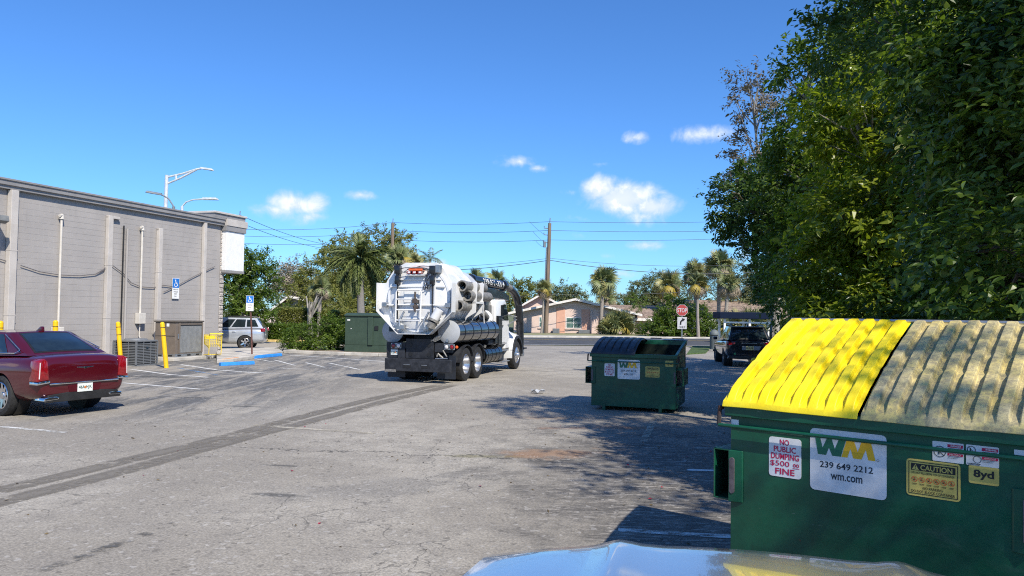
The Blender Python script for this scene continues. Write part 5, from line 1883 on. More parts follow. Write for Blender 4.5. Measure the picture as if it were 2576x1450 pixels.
# shopping cart
CY_ = M('cart_yellow', (.85, .62, .03), .45, var=.05)
c = G(535, 903)
sc_ = thing('shopping_cart', 'yellow wire shopping cart standing against the stone pier', 'cart', (c.x, c.y, 0), R_(35))
fr = MB()
for sx in (-.24, .24):
    fr.tube([(sx, .52, .14), (sx, -.32, .20), (sx, -.36, .42), (sx, -.42, 1.02), (sx, -.50, 1.05)], .016, 8)
    fr.tube([(sx, -.35, .45), (sx, .40, .62), (sx, .45, .95)], .014, 8)
fr.tube([(-.24, .52, .14), (.24, .52, .14)], .014, 8)
fr.tube([(-.26, -.50, 1.05), (.26, -.50, 1.05)], .02, 8)
fr.build('frame', CY_, sc_)
wr = MB()
for sx in (-.25, .25):
    for k in range(9):
        y = -.34 + k * .095
        wr.tube([(sx, y, .50 + .1 * (k / 8)), (sx * 1.02, y - .02, .98)], .005, 5)
    for z in (.55, .66, .77, .88, .98):
        wr.tube([(sx, -.38, z), (sx, .46, z + .02)], .005, 5)
for k in range(8):
    x = -.25 + k * .0714
    wr.tube([(x, .45, .60), (x, .47, .99)], .005, 5)
    wr.tube([(x, -.36, .50), (x, .45, .60)], .005, 5)
    wr.tube([(x, -.36, .50), (x, -.40, .98)], .005, 5)
for z in (.62, .74, .86, .99):
    wr.tube([(-.25, .46, z), (.25, .46, z)], .006, 5)
    wr.tube([(-.25, -.39, z), (.25, -.39, z)], .006, 5)
wr.build('wire_basket', CY_, sc_)
MB().bx(-.2, .2, .455, .465, .80, .94).build('front_panel', CY_, sc_, smooth=0)
for sx in (-.22, .22):
    for y in (.5, -.3):
        MB().cyl((sx - .015, y, .06), (sx + .015, y, .06), .06, n=14).build('castor', RUBBER(), sc_)

# stop sign with right-turn plate
pz = PT(1716, 781, 54.0)
ss = thing('stop_sign', 'red octagonal STOP sign above a white right turn ONLY plate', 'sign', (pz.x, pz.y, 0), R_(-10))
MB().bx(-.035, .035, 0, .04, 0, pz.z + .3).build('post', STEEL(), ss, smooth=0)
R8 = .425
o8 = [(R8 * math.cos(R_(22.5 + 45 * i)), pz.z + R8 * math.sin(R_(22.5 + 45 * i))) for i in range(8)]
pl = MB().prism(o8, -.02, -.01, 'y').build('octagon_plate', M('sign_white', (.56, .55, .55), .5), ss, smooth=0)
MB().prism([(x * .94, pz.z + (z - pz.z) * .94) for x, z in o8], -.024, -.019, 'y').build('red_field', M('faded_sign_red', (.42, .06, .055), .5, var=.08), pl, smooth=0)
lettering('STOP', .66, .30, M('sign_white', (.56, .55, .55), .5), pl, -.33, pz.z - .15, -.028, fat=.015)
zt = pz.z - R8 - .05
pl2 = MB().bx(-.32, .32, -.02, -.01, zt - .84, zt).build('turn_plate', M('sign_white', (.56, .55, .55), .5), ss, smooth=0)
ar = MB()
pts = [(-.10, -.52), (-.10, -.40), (-.07, -.30), (0, -.23), (.08, -.20)]
for i in range(len(pts) - 1):
    a, b = Vector((pts[i][0], -.024, zt + pts[i][1])), Vector((pts[i + 1][0], -.024, zt + pts[i + 1][1]))
    d = (b - a)
    ar.box((a + b) / 2, (d.length + .05, .003, .10), Matrix.Rotation(-math.atan2(d.z, d.x), 3, 'Y'))
ar.poly([(.05, -.0265, zt - .34), (.21, -.0265, zt - .13), (-.02, -.0265, zt - .08)])
ar.build('turn_arrow', BLACK(), pl2, smooth=0)
lettering('ONLY', .46, .15, BLACK(), pl2, -.23, zt - .78, -.024, fat=.02)

# bus shelter by the street
bz = PT(1815, 800, 46.0)
bs_ = thing('bus_shelter', 'dark blue flat-roofed bus shelter on white posts by the street', 'shelter', (bz.x, bz.y, 0), R_(-4))
z0 = PT(1880, 805, 46.0).z
z1 = PT(1880, 786, 46.0).z
Wb = PT(1960, 800, 46.0).x - bz.x
MB().bx(-.1, Wb + .1, 0, 2.2, z0 + .05, z1).build('canopy', M('shelter_blue', (.006, .013, .034), .7, var=.1, spec=.15), bs_, smooth=0, bevel=.03)
for x in (.25, Wb * .5, Wb - .2):
    for y in (.3, 1.9):
        MB().bx(x - .06, x + .06, y - .06, y + .06, 0, z0 + .05).build('post', WHITE(), bs_, smooth=0)
MB().bx(.25, Wb - .2, .27, .33, z0 - .22, z0 - .12).build('rail', WHITE(), bs_, smooth=0)
bn = MB().bx(.6, Wb - .6, 1.3, 1.7, .42, .47).bx(.6, Wb - .6, 1.68, 1.72, .5, .9)
for x in (.8, Wb - .8):
    bn.bx(x - .03, x + .03, 1.35, 1.65, 0, .42)
bn.build('bench', M('shelter_blue', (.02, .035, .075), .5, var=.1), bs_, smooth=0)

# litter bin with domed lid
p = G(1797, 884)
lbn = thing('litter_bin', 'grey perforated litter bin with domed lid near the dark wagon', 'bin', p, 0)
BG = M('bin_grey', (.13, .15, .15), .6, var=.1)
MB().cyl((0, 0, 0), (0, 0, .12), .08, n=12).build('pedestal', BLACK(), lbn)
MB().cyl((0, 0, .12), (0, 0, .88), .235, .245, n=24).build('liner', M('bin_dark', (.03, .035, .035), .7), lbn)
for k in range(22):
    a = 2 * math.pi * k / 22
    x, y = .25 * math.cos(a), .25 * math.sin(a)
    MB().box((x, y, .50), (.018, .045, .76), Matrix.Rotation(a, 3, 'Z')).build('slat', BG, lbn, smooth=0)
for z in (.13, .86):
    MB().lathe([(.245, 0), (.268, 0), (.268, .04), (.245, .04)], 24, Matrix.Translation((0, 0, z)), True).build('hoop', BG, lbn)
MB().lathe([(.27, .0), (.27, .06), (.24, .16), (.15, .26), (.05, .31), (.001, .315)], 24, Matrix.Translation((0, 0, .95))).build('dome_lid', BG, lbn)
MB().cyl((0, 0, .89), (0, 0, .95), .2, n=20).build('neck', BLACK(), lbn)

# crumpled paper on the asphalt
rp = random.Random(7)
mb = MB()
mb.grid(lambda u, v: (.16 * (u - .5) * 2 + rp.uniform(-.02, .02), .12 * (v - .5) * 2 + rp.uniform(-.02, .02), .02 + rp.uniform(0, .09)), lin(0, 1, 7), lin(0, 1, 6))
tag(mb.build('crumpled_paper', M('paper_grey', (.40, .42, .45), .7), None, G(1354, 990), smooth=0, fix=False), 'crumpled grey paper lying on the asphalt left of the smaller dumpster', 'litter')

# street lamps rising behind the shop roof
LPW = M('lamp_post_white', (.62, .64, .66), .45, .2)
LPG = M('lamp_post_grey', (.20, .22, .24), .5, .2)


def street_lamp(label, base, poly, arms, head_dir, matp, r=.09):
    root = thing('street_lamp', label, 'street lamp', base, 0, 'street lamps behind the shop')
    b = Vector(base)
    MB().tube([Vector(q) - b for q in poly], [r * 1.3, r] if len(poly) == 2 else r, 12).build('pole', matp, root)
    for arm in arms:
        MB().tube([Vector(q) - b for q in arm], r * .55, 8).build('arm', matp, root)
    e = Vector(arms[0][-1]) - b
    d = Vector(head_dir).normalized()
    mx = Matrix.Translation(e) @ d.to_track_quat('X', 'Z').to_matrix().to_4x4()
    hd = MB()
    hd.add([mx @ Vector(q) for q in ((-.1, -.1, -.05), (.75, -.22, -.06), (.85, 0, -.07), (.75, .22, -.06), (-.1, .1, -.05), (-.1, -.08, .08), (.7, -.16, .06), (.7, .16, .06), (-.1, .08, .08))],
           [(0, 1, 2, 3, 4), (5, 8, 7, 6), (0, 5, 6, 1), (4, 3, 7, 8), (1, 6, 2), (2, 6, 7), (2, 7, 3), (0, 4, 8, 5)])
    hd.build('lamp_head', matp, root, smooth=0, bevel=.02)
    return root


YL = 52.0
t0, t1, t2 = PT(417, 441, YL), PT(500, 428, YL), PT(512, 424, YL)
b0 = PT(416, 440, YL)
street_lamp('tall white street lamp with a long double arm above the shop roof', (b0.x, YL, 0), [(b0.x, YL, 0), (b0.x + .1, YL, t0.z)], [[PT(417, 447, YL), PT(460, 437, YL), PT(495, 426, YL), PT(508, 424, YL)], [PT(417, 464, YL), PT(455, 448, YL), PT(495, 427, YL)], [PT(443, 441, YL), PT(443, 451, YL)]], (1, 0, -.12), LPW, .12)
b0 = PT(437, 520, 44)
street_lamp('dark street lamp reaching left above the parapet', (b0.x, 44, 0), [(b0.x, 44, 0), b0], [[PT(437, 520, 44), PT(424, 500, 44), PT(410, 492, 44), PT(402, 489, 44)]], (-1, 0, .18), LPG, .08)
b0 = PT(458, 520, 44)
street_lamp('pale curved street lamp reaching right above the parapet', (b0.x, 44, 0), [(b0.x, 44, 0), b0], [[PT(458, 520, 44), PT(468, 509, 44), PT(485, 503, 44), PT(514, 501, 44)]], (1, 0, .02), LPW, .08)

# utility poles and overhead lines
WOOD = M('weathered_pole', (.20, .15, .11), .9, var=.25, scale=5, stretch=(1, 1, .1), bump=.4, bscale=30)


def utility_pole(label, top, base, r0, r1, fit=True):
    root = thing('utility_pole', label, 'utility pole', base, 0, 'wooden utility poles')
    t = Vector(top) - Vector(base)
    MB().tube([(0, 0, -.1), t * .5, t], [r0, (r0 + r1) / 2, r1], 14).build('pole', WOOD, root)
    MB().cyl(t, t + Vector((.04, 0, .55)), .05, n=8).build('insulator', LPG, root)
    if fit:
        for f in (.82, .89, .95):
            q = t * f
            MB().tube([q, q + Vector((-.55, 0, .06)), q + Vector((-.55, 0, .26))], .045, 6).build('insulator_arm', LPG, root)
        MB().cyl(t * .78 + Vector((-.45, 0, 0)), t * .78 + Vector((-.45, 0, .6)), .14, n=10).build('fuse_switch', LPG, root)
        MB().tube([t * .78 + Vector((-.25, 0, 0)), t * .4 + Vector((-.27, 0, 0)), Vector((-.28, 0, 0))], .055, 8).build('conduit', STEEL(), root)
    return root


YP = 79.0
pt_, pb_ = PT(1383, 562, YP), PT(1373, 838, YP)
utility_pole('tall brown utility pole in front of the pink house', pt_, (pb_.x, YP, 0), .24, .17)
q1, q2 = PT(988, 562, 88), PT(985, 800, 88)
utility_pole('utility pole rising out of the trees behind the tall palm', q1, (q2.x, 88, 0), .24, .18, False)
q3 = PT(603, 545, 76)
utility_pole('utility pole top showing behind the shop sign box', q3, (q3.x, 76, 0), .22, .17, False)
WIRE = M('overhead_wire', (.05, .055, .065), .6)


def wire(label, a, b, sag, r=.028):
    a, b = Vector(a), Vector(b)
    pts = [a.lerp(b, f) - Vector((0, 0, sag * 4 * f * (1 - f))) for f in lin(0, 1, 17)]
    o = MB().tube(pts, r * .7, 5).build('overhead_wire', WIRE)
    tag(o, label, 'wire', 'overhead wires along the street')


PTZ = lambda x, y, d=YP: PT(x, y, d)
# left pole -> middle pole -> tall pole -> beyond the trees
for lv, yl, ym, yt, yr in (('topmost', 577, 560, 558, 548), ('second', 594, 580, 580, 572), ('third', 612, 603, 604, 590)):
    wire('%s thin wire between the shop sign box and the pole among the trees' % lv, PT(606, yl, 80), PT(988, ym, 88), .35)
    wire('%s thin wire between the pole among the trees and the tall brown pole' % lv, PT(988, ym, 88), PT(1383, yt, YP), .25)
    wire('%s thin wire running right from the tall brown pole to the tree wall' % lv, PT(1383, yt, YP), PT(2050, yr, 86), .3)
wire('thick sagging cable left of the tall brown pole above the tanker', PT(1383, 655, YP), PT(900, 676, 84), .6, .045)
wire('thin wire just above the thick cable left of the tall brown pole', PT(1383, 650, YP), PT(900, 668, 84), .5, .025)
wire('thick sagging cable right of the tall brown pole above the lone palm', PT(1383, 655, YP), PT(2050, 670, 84), 1.1, .045)
wire('thin wire just above the thick cable right of the tall brown pole', PT(1383, 650, YP), PT(2050, 652, 84), .8, .025)
wire('cable crossing in front of the palm trunks right of the pole', PT(1383, 742, YP), PT(2050, 700, 84), .6, .035)
wire('low cable crossing in front of the trees left of the tanker', PT(700, 751, 74), PT(1383, 742, YP), .3, .035)
wire('lowest thin wire just over the house roofs on the right', PT(1383, 765, YP), PT(2050, 765, 84), .3, .022)
wire('upper of two slanting wires falling right from the shop corner', PT(603, 541, 60), PT(842, 618, 95), .4, .03)
wire('lower of two slanting wires falling right from the shop corner', PT(603, 560, 60), PT(842, 628, 95), .4, .03)
for lv, a, b in (('top', (1332, 558), (1372, 592)), ('middle', (1340, 582), (1370, 610)), ('bottom', (1348, 607), (1368, 622))):
    wire('short slanting jumper wire at the tall brown pole, %s one' % lv, PT(*a, YP - .5), PT(*b, YP), .1, .02)


# ------------------------------------------------------------------ houses across the street
PINK = M('pink_stucco', (.66, .51, .44), .9, var=.05, scale=1.5, bump=.3, bscale=25)
PINK2 = M('salmon_panel', (.64, .36, .26), .85, var=.06, scale=2)
SHING = M('brown_shingles', (.24, .17, .13), .95, var=.25, scale=3.5, c2=(.34, .26, .20), bump=.5, bscale=12)
WGL = M('house_glass', (.10, .17, .15), .08, var=.25, scale=2, coat=.4)


def gable_house(name, label, x0, x1, y, depth, zw, zr, xr, mat, wins=(), panels=(), rz=0.0):
    """house whose gable end looks at the viewer; x in world metres at distance y"""
    root = thing(name, label, 'house', ((x0 + x1) / 2, y, 0), rz)
    a, b = x0 - (x0 + x1) / 2, x1 - (x0 + x1) / 2
    r = xr - (x0 + x1) / 2
    MB().prism([(a, 0), (b, 0), (b, zw), (r, zr - .12), (a, zw)], 0, depth, 'y').build('wall', mat, root, smooth=0)
    th = .16
    rf = MB()
    for (xa, sx) in ((a, -1), (b, 1)):
        sl = (zr - zw) / (r - xa) if xa != r else 0
        ex = xa + sx * .6
        ez = zw + sl * (sx * .6)
        rf.prism([(r, zr), (ex, ez), (ex, ez + th), (r, zr + th)], -.7, depth + .6, 'y')
    ro_ = rf.build('roof', SHING, root, smooth=0)
    for (xa, sx) in ((a, -1), (b, 1)):
        sl = (zr - zw) / (r - xa)
        ex = xa + sx * .62
        ez = zw + sl * (sx * .62)
        MB().prism([(r, zr - .06), (ex, ez - .06), (ex, ez + th + .02), (r, zr + th + .02)], -.76, -.705, 'y').build('fascia', M('house_trim_white', (.72, .68, .64), .7), ro_, smooth=0)
    for (xa, xb, za, zb_) in wins:
        w_ = MB().bx(xa, xb, -.03, .02, za, zb_).build('window', M('house_trim_white', (.72, .68, .64), .7), root, smooth=0, bevel=.01)
        n = 2
        for i in range(n):
            for j in range(2):
                px0 = xa + .07 + i * (xb - xa - .07) / n
                px1 = px0 + (xb - xa - .07) / n - .07
                pz0 = za + .07 + j * (zb_ - za - .07) / 2
                pz1 = pz0 + (zb_ - za - .07) / 2 - .07
                MB().bx(px0, px1, -.036, -.028, pz0, pz1).build('pane', WGL, w_, smooth=0)
        MB().bx(xa - .1, xb + .1, -.12, -.001, za - .12, za - .01).build('sill', mat, w_, smooth=0)
    for (xa, xb, za, zb_) in panels:
        MB().bx(xa, xb, -.05, .01, za, zb_).build('panel', PINK2, root, smooth=0, bevel=.01)
    return root


YH = 82.0
hx = lambda px: PT(px, 800, YH).x
hz = lambda py, px=1500: PT(px, py, YH).z
c7 = lambda x, y: ((1400 + x / 3.2227) * .8938, (600 + y / 3.2227) * .8938)
H0, H1, HR = hx(c7(150, 0)[0]), hx(c7(1250, 0)[0]), hx(c7(700, 0)[0])
cxh = (H0 + H1) / 2
zr_, zw_ = hz(c7(0, 792)[1]), hz(c7(0, 915)[1])
wx = lambda a: hx(c7(a, 0)[0]) - cxh
wz = lambda b: hz(c7(0, b)[1])
ph = gable_house('pink_house', 'pink stucco house with low gable and white windows across the street', H0, H1, YH, 16, zw_, zr_, HR, PINK,
                 wins=[(wx(622), wx(762), wz(1050), wz(950)), (wx(378), wx(425), wz(1045), wz(948))], panels=[(wx(535), wx(612), wz(1100), wz(862)), (wx(762), wx(838), wz(1100), wz(875))])
MB().bx(wx(500), wx(560), -.9, -.2, 0, wz(1052)).build('air_conditioner', CG, ph, smooth=0, bevel=.02)
MB().bx(wx(732), wx(830), -.9, -.2, 0, wz(1060)).build('air_conditioner', CG, ph, smooth=0, bevel=.02)
for a in (850, 930):
    MB().cyl((wx(a), -.15, 0), (wx(a), -.15, wz(890)), .07, n=8).build('downpipe', PINK, ph)
# the long wing to the right
YW = 84.0
wl, wr_ = PT(1550, 800, YW).x, PT(1990, 800, YW).x
zE, zT = PT(1640, 800, YW).z, PT(1640, 769, YW + 5).z
hw = thing('ranch_house', 'low house wing with brown shingle roof behind the bushes on the right', 'house', (wl, YW, 0), 0)
L = wr_ - wl
MB().bx(0, L, 0, 9, 0, zE - .02).build('wall', PINK, hw, smooth=0)
r1 = MB().prism([(-.8, zE - .1), (4.5, zT), (9.8, zE - .1), (9.8, zE - .28), (-.8, zE - .28)], -.6, L + .5, 'x').build('roof', SHING, hw, smooth=0)
MB().bx(-.65, L + .55, -.9, -.79, zE - .34, zE - .05).build('fascia', M('house_trim_white', (.72, .68, .64), .7), r1, smooth=0)
xa = PT(1688, 800, YW).x - wl
MB().prism([(2.5, zT - .5), (6.5, zT + .75), (10.5, zT - .5)], xa, L + .3, 'x').build('upper_roof', SHING, hw, smooth=0)
for k, px in enumerate((1640, 1668, 1690)):
    x = PT(px, 830, YW).x - wl
    MB().bx(x, x + .8, -.02, .02, .4, zE - .5).build('window' if k != 1 else 'door', WGL if k != 1 else M('brown_door', (.18, .09, .06), .6), hw, smooth=0)
MB().bx(PT(1708, 830, YW).x - wl, PT(1716, 830, YW).x - wl, -.78, -.5, 0, zE - .1).build('porch_post', PINK, hw, smooth=0)
# grey roofed house behind the hedge on the left
hx2 = PT(740, 800, 74).x
gable_house('grey_roofed_house', 'small grey roofed house glimpsed above the clipped hedge', PT(690, 800, 78).x, PT(880, 800, 78).x, 78, 10, 2.1, 3.35, PT(730, 800, 78).x, M('beige_stucco', (.48, .42, .34), .9),
            wins=[(-.6, .6, 1.0, 1.9)])
gable_house('distant_house', 'shingle roofed house showing between the boom and the utility pole', PT(1305, 800, 90).x, PT(1420, 800, 90).x, 90, 12, 2.7, 4.2, PT(1360, 800, 90).x, PINK, wins=[(-1, .6, 1.0, 2.1)])


# ================================================================== vegetation
def leaf_object(name, C, A, U, L, W, tint, mat, parent, hexa=False):
    """one mesh of folded leaf blades: C base points, A axes, U face normals, L lengths, W widths"""
    n = len(C)
    A = A / np.linalg.norm(A, axis=1, keepdims=True)
    S = np.cross(A, U)
    S /= np.maximum(np.linalg.norm(S, axis=1, keepdims=True), 1e-6)
    Nn = np.cross(S, A)
    L = L[:, None]
    W = W[:, None]
    k = 6 if hexa else 4
    V = np.empty((n, k, 3))
    V[:, 0] = C
    if hexa:
        V[:, 1] = C + A * L * .28 + S * W * .46 + Nn * W * .10
        V[:, 2] = C + A * L * .66 + S * W * .38 + Nn * (W * .12 - L * .03)
        V[:, 3] = C + A * L - Nn * L * .12
        V[:, 4] = C + A * L * .66 - S * W * .38 + Nn * (W * .12 - L * .03)
        V[:, 5] = C + A * L * .28 - S * W * .46 + Nn * W * .10
    else:
        V[:, 1] = C + A * L * .48 + S * W * .5 + Nn * W * .14
        V[:, 2] = C + A * L - Nn * L * .10
        V[:, 3] = C + A * L * .48 - S * W * .5 + Nn * W * .14
    me = bpy.data.meshes.new(name)
    me.vertices.add(n * k)
    me.vertices.foreach_set('co', V.reshape(-1).astype(np.float32))
    me.loops.add(n * k)
    me.loops.foreach_set('vertex_index', np.arange(n * k, dtype=np.int32))
    me.polygons.add(n)
    me.polygons.foreach_set('loop_start', np.arange(0, n * k, k, dtype=np.int32))
    at = me.attributes.new('tint', 'FLOAT', 'POINT')
    at.data.foreach_set('value', np.repeat(tint, k).astype(np.float32))
    me.update(calc_edges=True)
    me.polygons.foreach_set('use_smooth', np.zeros(n, dtype=bool))
    return link_mesh(name, me, mat, parent)


def crown(parent, lobes, ncl, per, L, mat, seed, spread=.45, droop=.15, wr=.42, gap=.0, name='crown', shell=.5, gscale=.5, tbias=.0, up=.7, hexa=False):
    rg = np.random.default_rng(seed)
    lob = np.array([l[:6] for l in lobes], float)
    wt_ = np.array([(l[3] * l[4] + l[4] * l[5] + l[3] * l[5]) * (l[6] if len(l) > 6 else 1) for l in lobes])
    wt_ /= wt_.sum()
    k = rg.choice(len(lob), ncl, p=wt_)
    d = rg.normal(size=(ncl, 3))
    d /= np.linalg.norm(d, axis=1, keepdims=True)
    rad = shell + (1 - shell) * rg.random(ncl) ** .6
    rad *= 1 + rg.normal(size=ncl) * .07
    b = lob[k, :3] + d * lob[k, 3:6] * rad[:, None]
    if gap > 0:
        keep = np.array([mnoise.noise(Vector(q) * gscale + Vector((seed * 3.1, 0, 0))) > -.5 + gap for q in b])
        b, d, k = b[keep], d[keep], k[keep]
    keep = b[:, 2] > .05
    b, d = b[keep], d[keep]
    m = len(b)
    tw = d * .8 + rg.normal(size=(m, 3)) * .45
    tw[:, 2] -= droop
    tw /= np.linalg.norm(tw, axis=1, keepdims=True)
    ct = rg.random(m)
    t = np.tile(np.linspace(.05, 1, per), (m, 1)) + rg.random((m, per)) * .1
    side = np.cross(tw, np.array([0, 0, 1.0]))
    side /= np.maximum(np.linalg.norm(side, axis=1, keepdims=True), 1e-4)
    sg = np.where(np.arange(per) % 2, 1.0, -1.0)
    sp = spread * (.7 + .6 * rg.random(m))
    C = b[:, None, :] + tw[:, None, :] * (t * sp[:, None])[:, :, None] + rg.normal(size=(m, per, 3)) * spread * .12
    A = tw[:, None, :] * .55 + side[:, None, :] * sg[None, :, None] * .75 + rg.normal(size=(m, per, 3)) * .38
    A[:, :, 2] -= .18
    U = np.array([0, 0, 1.0]) * up + d[:, None, :] * .45 + rg.normal(size=(m, per, 3)) * .42
    ln = L * (.6 + .5 * rg.random((m, per))) * (.75 + .6 * rg.random((m, 1)))
    tint = np.clip(ct[:, None] * .6 + rg.random((m, per)) * .5 - .05 + tbias, 0, 1)
    N = m * per
    return leaf_object(name, C.reshape(N, 3), A.reshape(N, 3), U.reshape(N, 3), ln.reshape(N), ln.reshape(N) * wr * (.8 + .4 * rg.random(N)), tint.reshape(N), mat, parent, hexa)


BARK = M('bark_brown', (.13, .10, .075), .95, var=.35, scale=8, stretch=(1, 1, .25), bump=.6, bscale=25)
BARKG = M('bark_grey', (.27, .25, .22), .95, var=.3, scale=8, stretch=(1, 1, .25), bump=.5, bscale=25)


def limbs(parent, lobes, r0, h0, bark, seed, twigs=5, base=(0, 0, -.1), lean=(0, 0)):
    """tapered trunk, a limb to every lobe, forking branches inside it"""
    rr = random.Random(seed)
    fork = Vector((lean[0], lean[1], h0))
    mb = MB()
    b = Vector(base)
    pts = [b, b.lerp(fork, .35) + Vector((rr.uniform(-.1, .1), rr.uniform(-.1, .1), 0)), b.lerp(fork, .7) + Vector((rr.uniform(-.1, .1), rr.uniform(-.1, .1), 0)), fork]
    mb.tube(pts, [r0 * 1.25, r0, r0 * .88, r0 * .75], 10)
    for l in lobes:
        c = Vector(l[:3])
        mid_ = fork.lerp(c, .5) + Vector((rr.uniform(-.3, .3), rr.uniform(-.3, .3), rr.uniform(-.1, .3)))
        mb.tube([fork - Vector((0, 0, .1)), fork.lerp(mid_, .5), mid_, c], [r0 * .55, r0 * .42, r0 * .30, r0 * .15], 7)
        for _ in range(twigs):
            d = Vector((rr.gauss(0, 1), rr.gauss(0, 1), rr.gauss(.3, 1))).normalized()
            e = c + Vector((d.x * l[3], d.y * l[4], d.z * l[5])) * rr.uniform(.7, .98)
            s = mid_.lerp(c, rr.uniform(.2, 1))
            mm = s.lerp(e, .5) + Vector((rr.uniform(-.15, .15), rr.uniform(-.15, .15), rr.uniform(-.05, .2)))
            mb.tube([s, mm, e], [r0 * .16, r0 * .10, r0 * .035], 5)
    return mb.build('trunk', bark, parent)


TG_ = 'trees along the right edge of the lot'


def tree(name, label, base, lobes, ncl, per, L, mat, seed, r0=.16, h0=1.8, bark=None, group=None, cat='tree', twigs=5, lean=(0, 0), **kw):
    root = thing(name, label, cat, (base[0], base[1], 0), 0, group)
    loc = [(l[0] - base[0], l[1] - base[1], l[2], *l[3:]) for l in lobes]
    limbs(root, loc, r0, h0, bark or BARK, seed, twigs, lean=lean)
    crown(root, loc, ncl, per, L, mat, seed, hexa=(group == TG_), **kw)
    return root


def lb_at(px, py, Y, rx, ry=None, rz=None, w=1.0):
    """a crown lobe centred where the survey saw it; radii in metres"""
    p = PT(px, py, Y)
    return (p.x, p.y, p.z, rx, ry or rx, rz or rx, w)


DKG = leaf_mat('dark_glossy_leaf', (.028, .066, .015), (.085, .14, .026), .36, .36)
MDG = leaf_mat('mid_green_leaf', (.055, .108, .016), (.145, .205, .030), .38, .36)
LTG = leaf_mat('fresh_green_leaf', (.11, .17, .015), (.30, .34, .034), .45, .34)
GRY = leaf_mat('dry_grey_leaf', (.10, .085, .065), (.19, .165, .13), .2, .6)
OLV = leaf_mat('olive_leaf', (.14, .16, .040), (.26, .26, .07), .35, .5)
BGR = leaf_mat('background_leaf', (.10, .13, .055), (.20, .21, .09), .33, .5)
BRN_ = leaf_mat('bare_twig_leaf', (.26, .22, .18), (.38, .33, .27), .15, .7)

# --- the wall of trees on the right, far to near
tree('grey_tree', 'sparse grey-leaved tree standing out left of the dense trees', (11.0, 32), [lb_at(1895, 250, 31, 1.1, 1.1, 1.5), lb_at(1920, 380, 31, 1.3, 1.3, 1.4), lb_at(1880, 430, 30.5, .9, 1.0, 1.0), lb_at(1960, 500, 31, 1.6)],
     420, 26, .17, GRY, 21, .2, 4.0, BARKG, TG_, twigs=16, spread=.6, gap=.18, shell=.25)
tree('dark_tree', 'dark small-leaved tree low at the left end of the tree wall', (11.4, 28.5), [lb_at(1865, 500, 27, 1.05), lb_at(1905, 560, 27.5, 1.2), lb_at(1990, 470, 28, 1.6), lb_at(1985, 640, 28, 1.35), lb_at(2010, 750, 28.5, 1.0, 1.2, .9), lb_at(1960, 720, 28.5, .75, .9, .8)],
     900, 30, .17, DKG, 22, .2, 2.6, None, TG_, spread=.5, gap=.12)
tree('broad_tree', 'tall broad green tree whose crown tops the left of the tree wall', (10.6, 21), [lb_at(2100, 190, 20, 1.05), lb_at(2265, 70, 20, 1.6, 1.5, 1.4), lb_at(2020, 190, 20.5, .55, .6, .45), lb_at(2055, 320, 20, 1.0), lb_at(2020, 470, 20, 1.0), lb_at(2120, 400, 20.5, 1.7), lb_at(2040, 640, 20, 1.15), lb_at(2080, 760, 20, 1.2, 1.2, .9), lb_at(2300, 250, 21, 2.2)],
     1900, 30, .17, MDG, 23, .26, 3.0, BARKG, TG_, twigs=9, spread=.55, gap=.16)
tree('fresh_tree', 'bright green leafy tree catching sun in the middle of the tree wall', (8.6, 15), [lb_at(2140, 275, 14.5, .8, .9, .55), lb_at(2230, 330, 14, 1.15, 1.1, .8), lb_at(2120, 560, 14, .70, .8, .5), lb_at(2230, 520, 14, 1.1), lb_at(2350, 180, 15, 1.7), lb_at(2120, 700, 14.5, .85, .9, .7), lb_at(2300, 650, 14, 1.1), lb_at(2420, 430, 14.5, 1.4), lb_at(2170, 770, 14, .8, .9, .6), lb_at(2400, 570, 14, 1.0), lb_at(2430, 270, 14.3, .9), lb_at(2400, 720, 13.6, .8)],
     2200, 28, .155, LTG, 24, .2, 2.4, BARKG, TG_, twigs=9, spread=.5, gap=.16)
tree('shady_tree', 'dark green tree filling the upper right behind the dumpster', (8.2, 10.5), [lb_at(2530, 60, 8.3, .95), lb_at(2600, 230, 7.8, .9), lb_at(2490, 320, 9.5, .75), lb_at(2560, 490, 10, 1.0), lb_at(2480, 620, 10.5, .75), lb_at(2540, 710, 10, .9, .9, .8), lb_at(2440, 760, 10.5, .6, .7, .45), (5.9, 10.6, 7.5, 1.2, 1.3, .9, .55), (6.3, 9.6, 9.2, 1.2, 1.3, .9, .5), (5.6, 11.6, 6.3, .9, .9, .7, .6)],
     2000, 32, .115, DKG, 25, .2, 2.6, None, TG_, spread=.48, gap=.08)
tree('large_leaved_tree', 'large-leaved tree with pale tips at the right border', (7.4, 6.6), [lb_at(2600, 420, 7.2, .85), lb_at(2560, 640, 7, .75, .8, .6), lb_at(2590, 110, 7.5, 1.0), lb_at(2640, 760, 6.8, .7), (7.0, 6.5, 7.0, 1.3, 1.4, 1.2, .6), (7.2, 6.6, 9.4, 1.3, 1.5, 1.1, .5), (6.6, 7.2, 11.4, 1.3, 1.5, .9, .5)],
     1300, 28, .115, MDG, 26, .2, 2.2, None, TG_, spread=.5, gap=.16, wr=.46)
tree('roadside_tree', 'tall tree just outside the right border beside the dumpster', (8.6, 1.2), [(7.6, 1.5, 5.6, 1.6, 1.6, 1.3), (6.5, 2.9, 8.0, 1.5, 1.6, 1.0, .6), (5.9, 4.6, 6.9, 1.1, 1.2, .8, .6), (7.6, 1.8, 9.4, 1.4, 1.5, 1.0, .6), (9.0, .6, 10.0, 1.5, 1.6, 1.2), (9.4, 2.4, 7.2, 1.6, 1.6, 1.5)],
     640, 24, .17, MDG, 27, .2, 2.6, None, TG_, spread=.55, gap=.30, gscale=1.0)
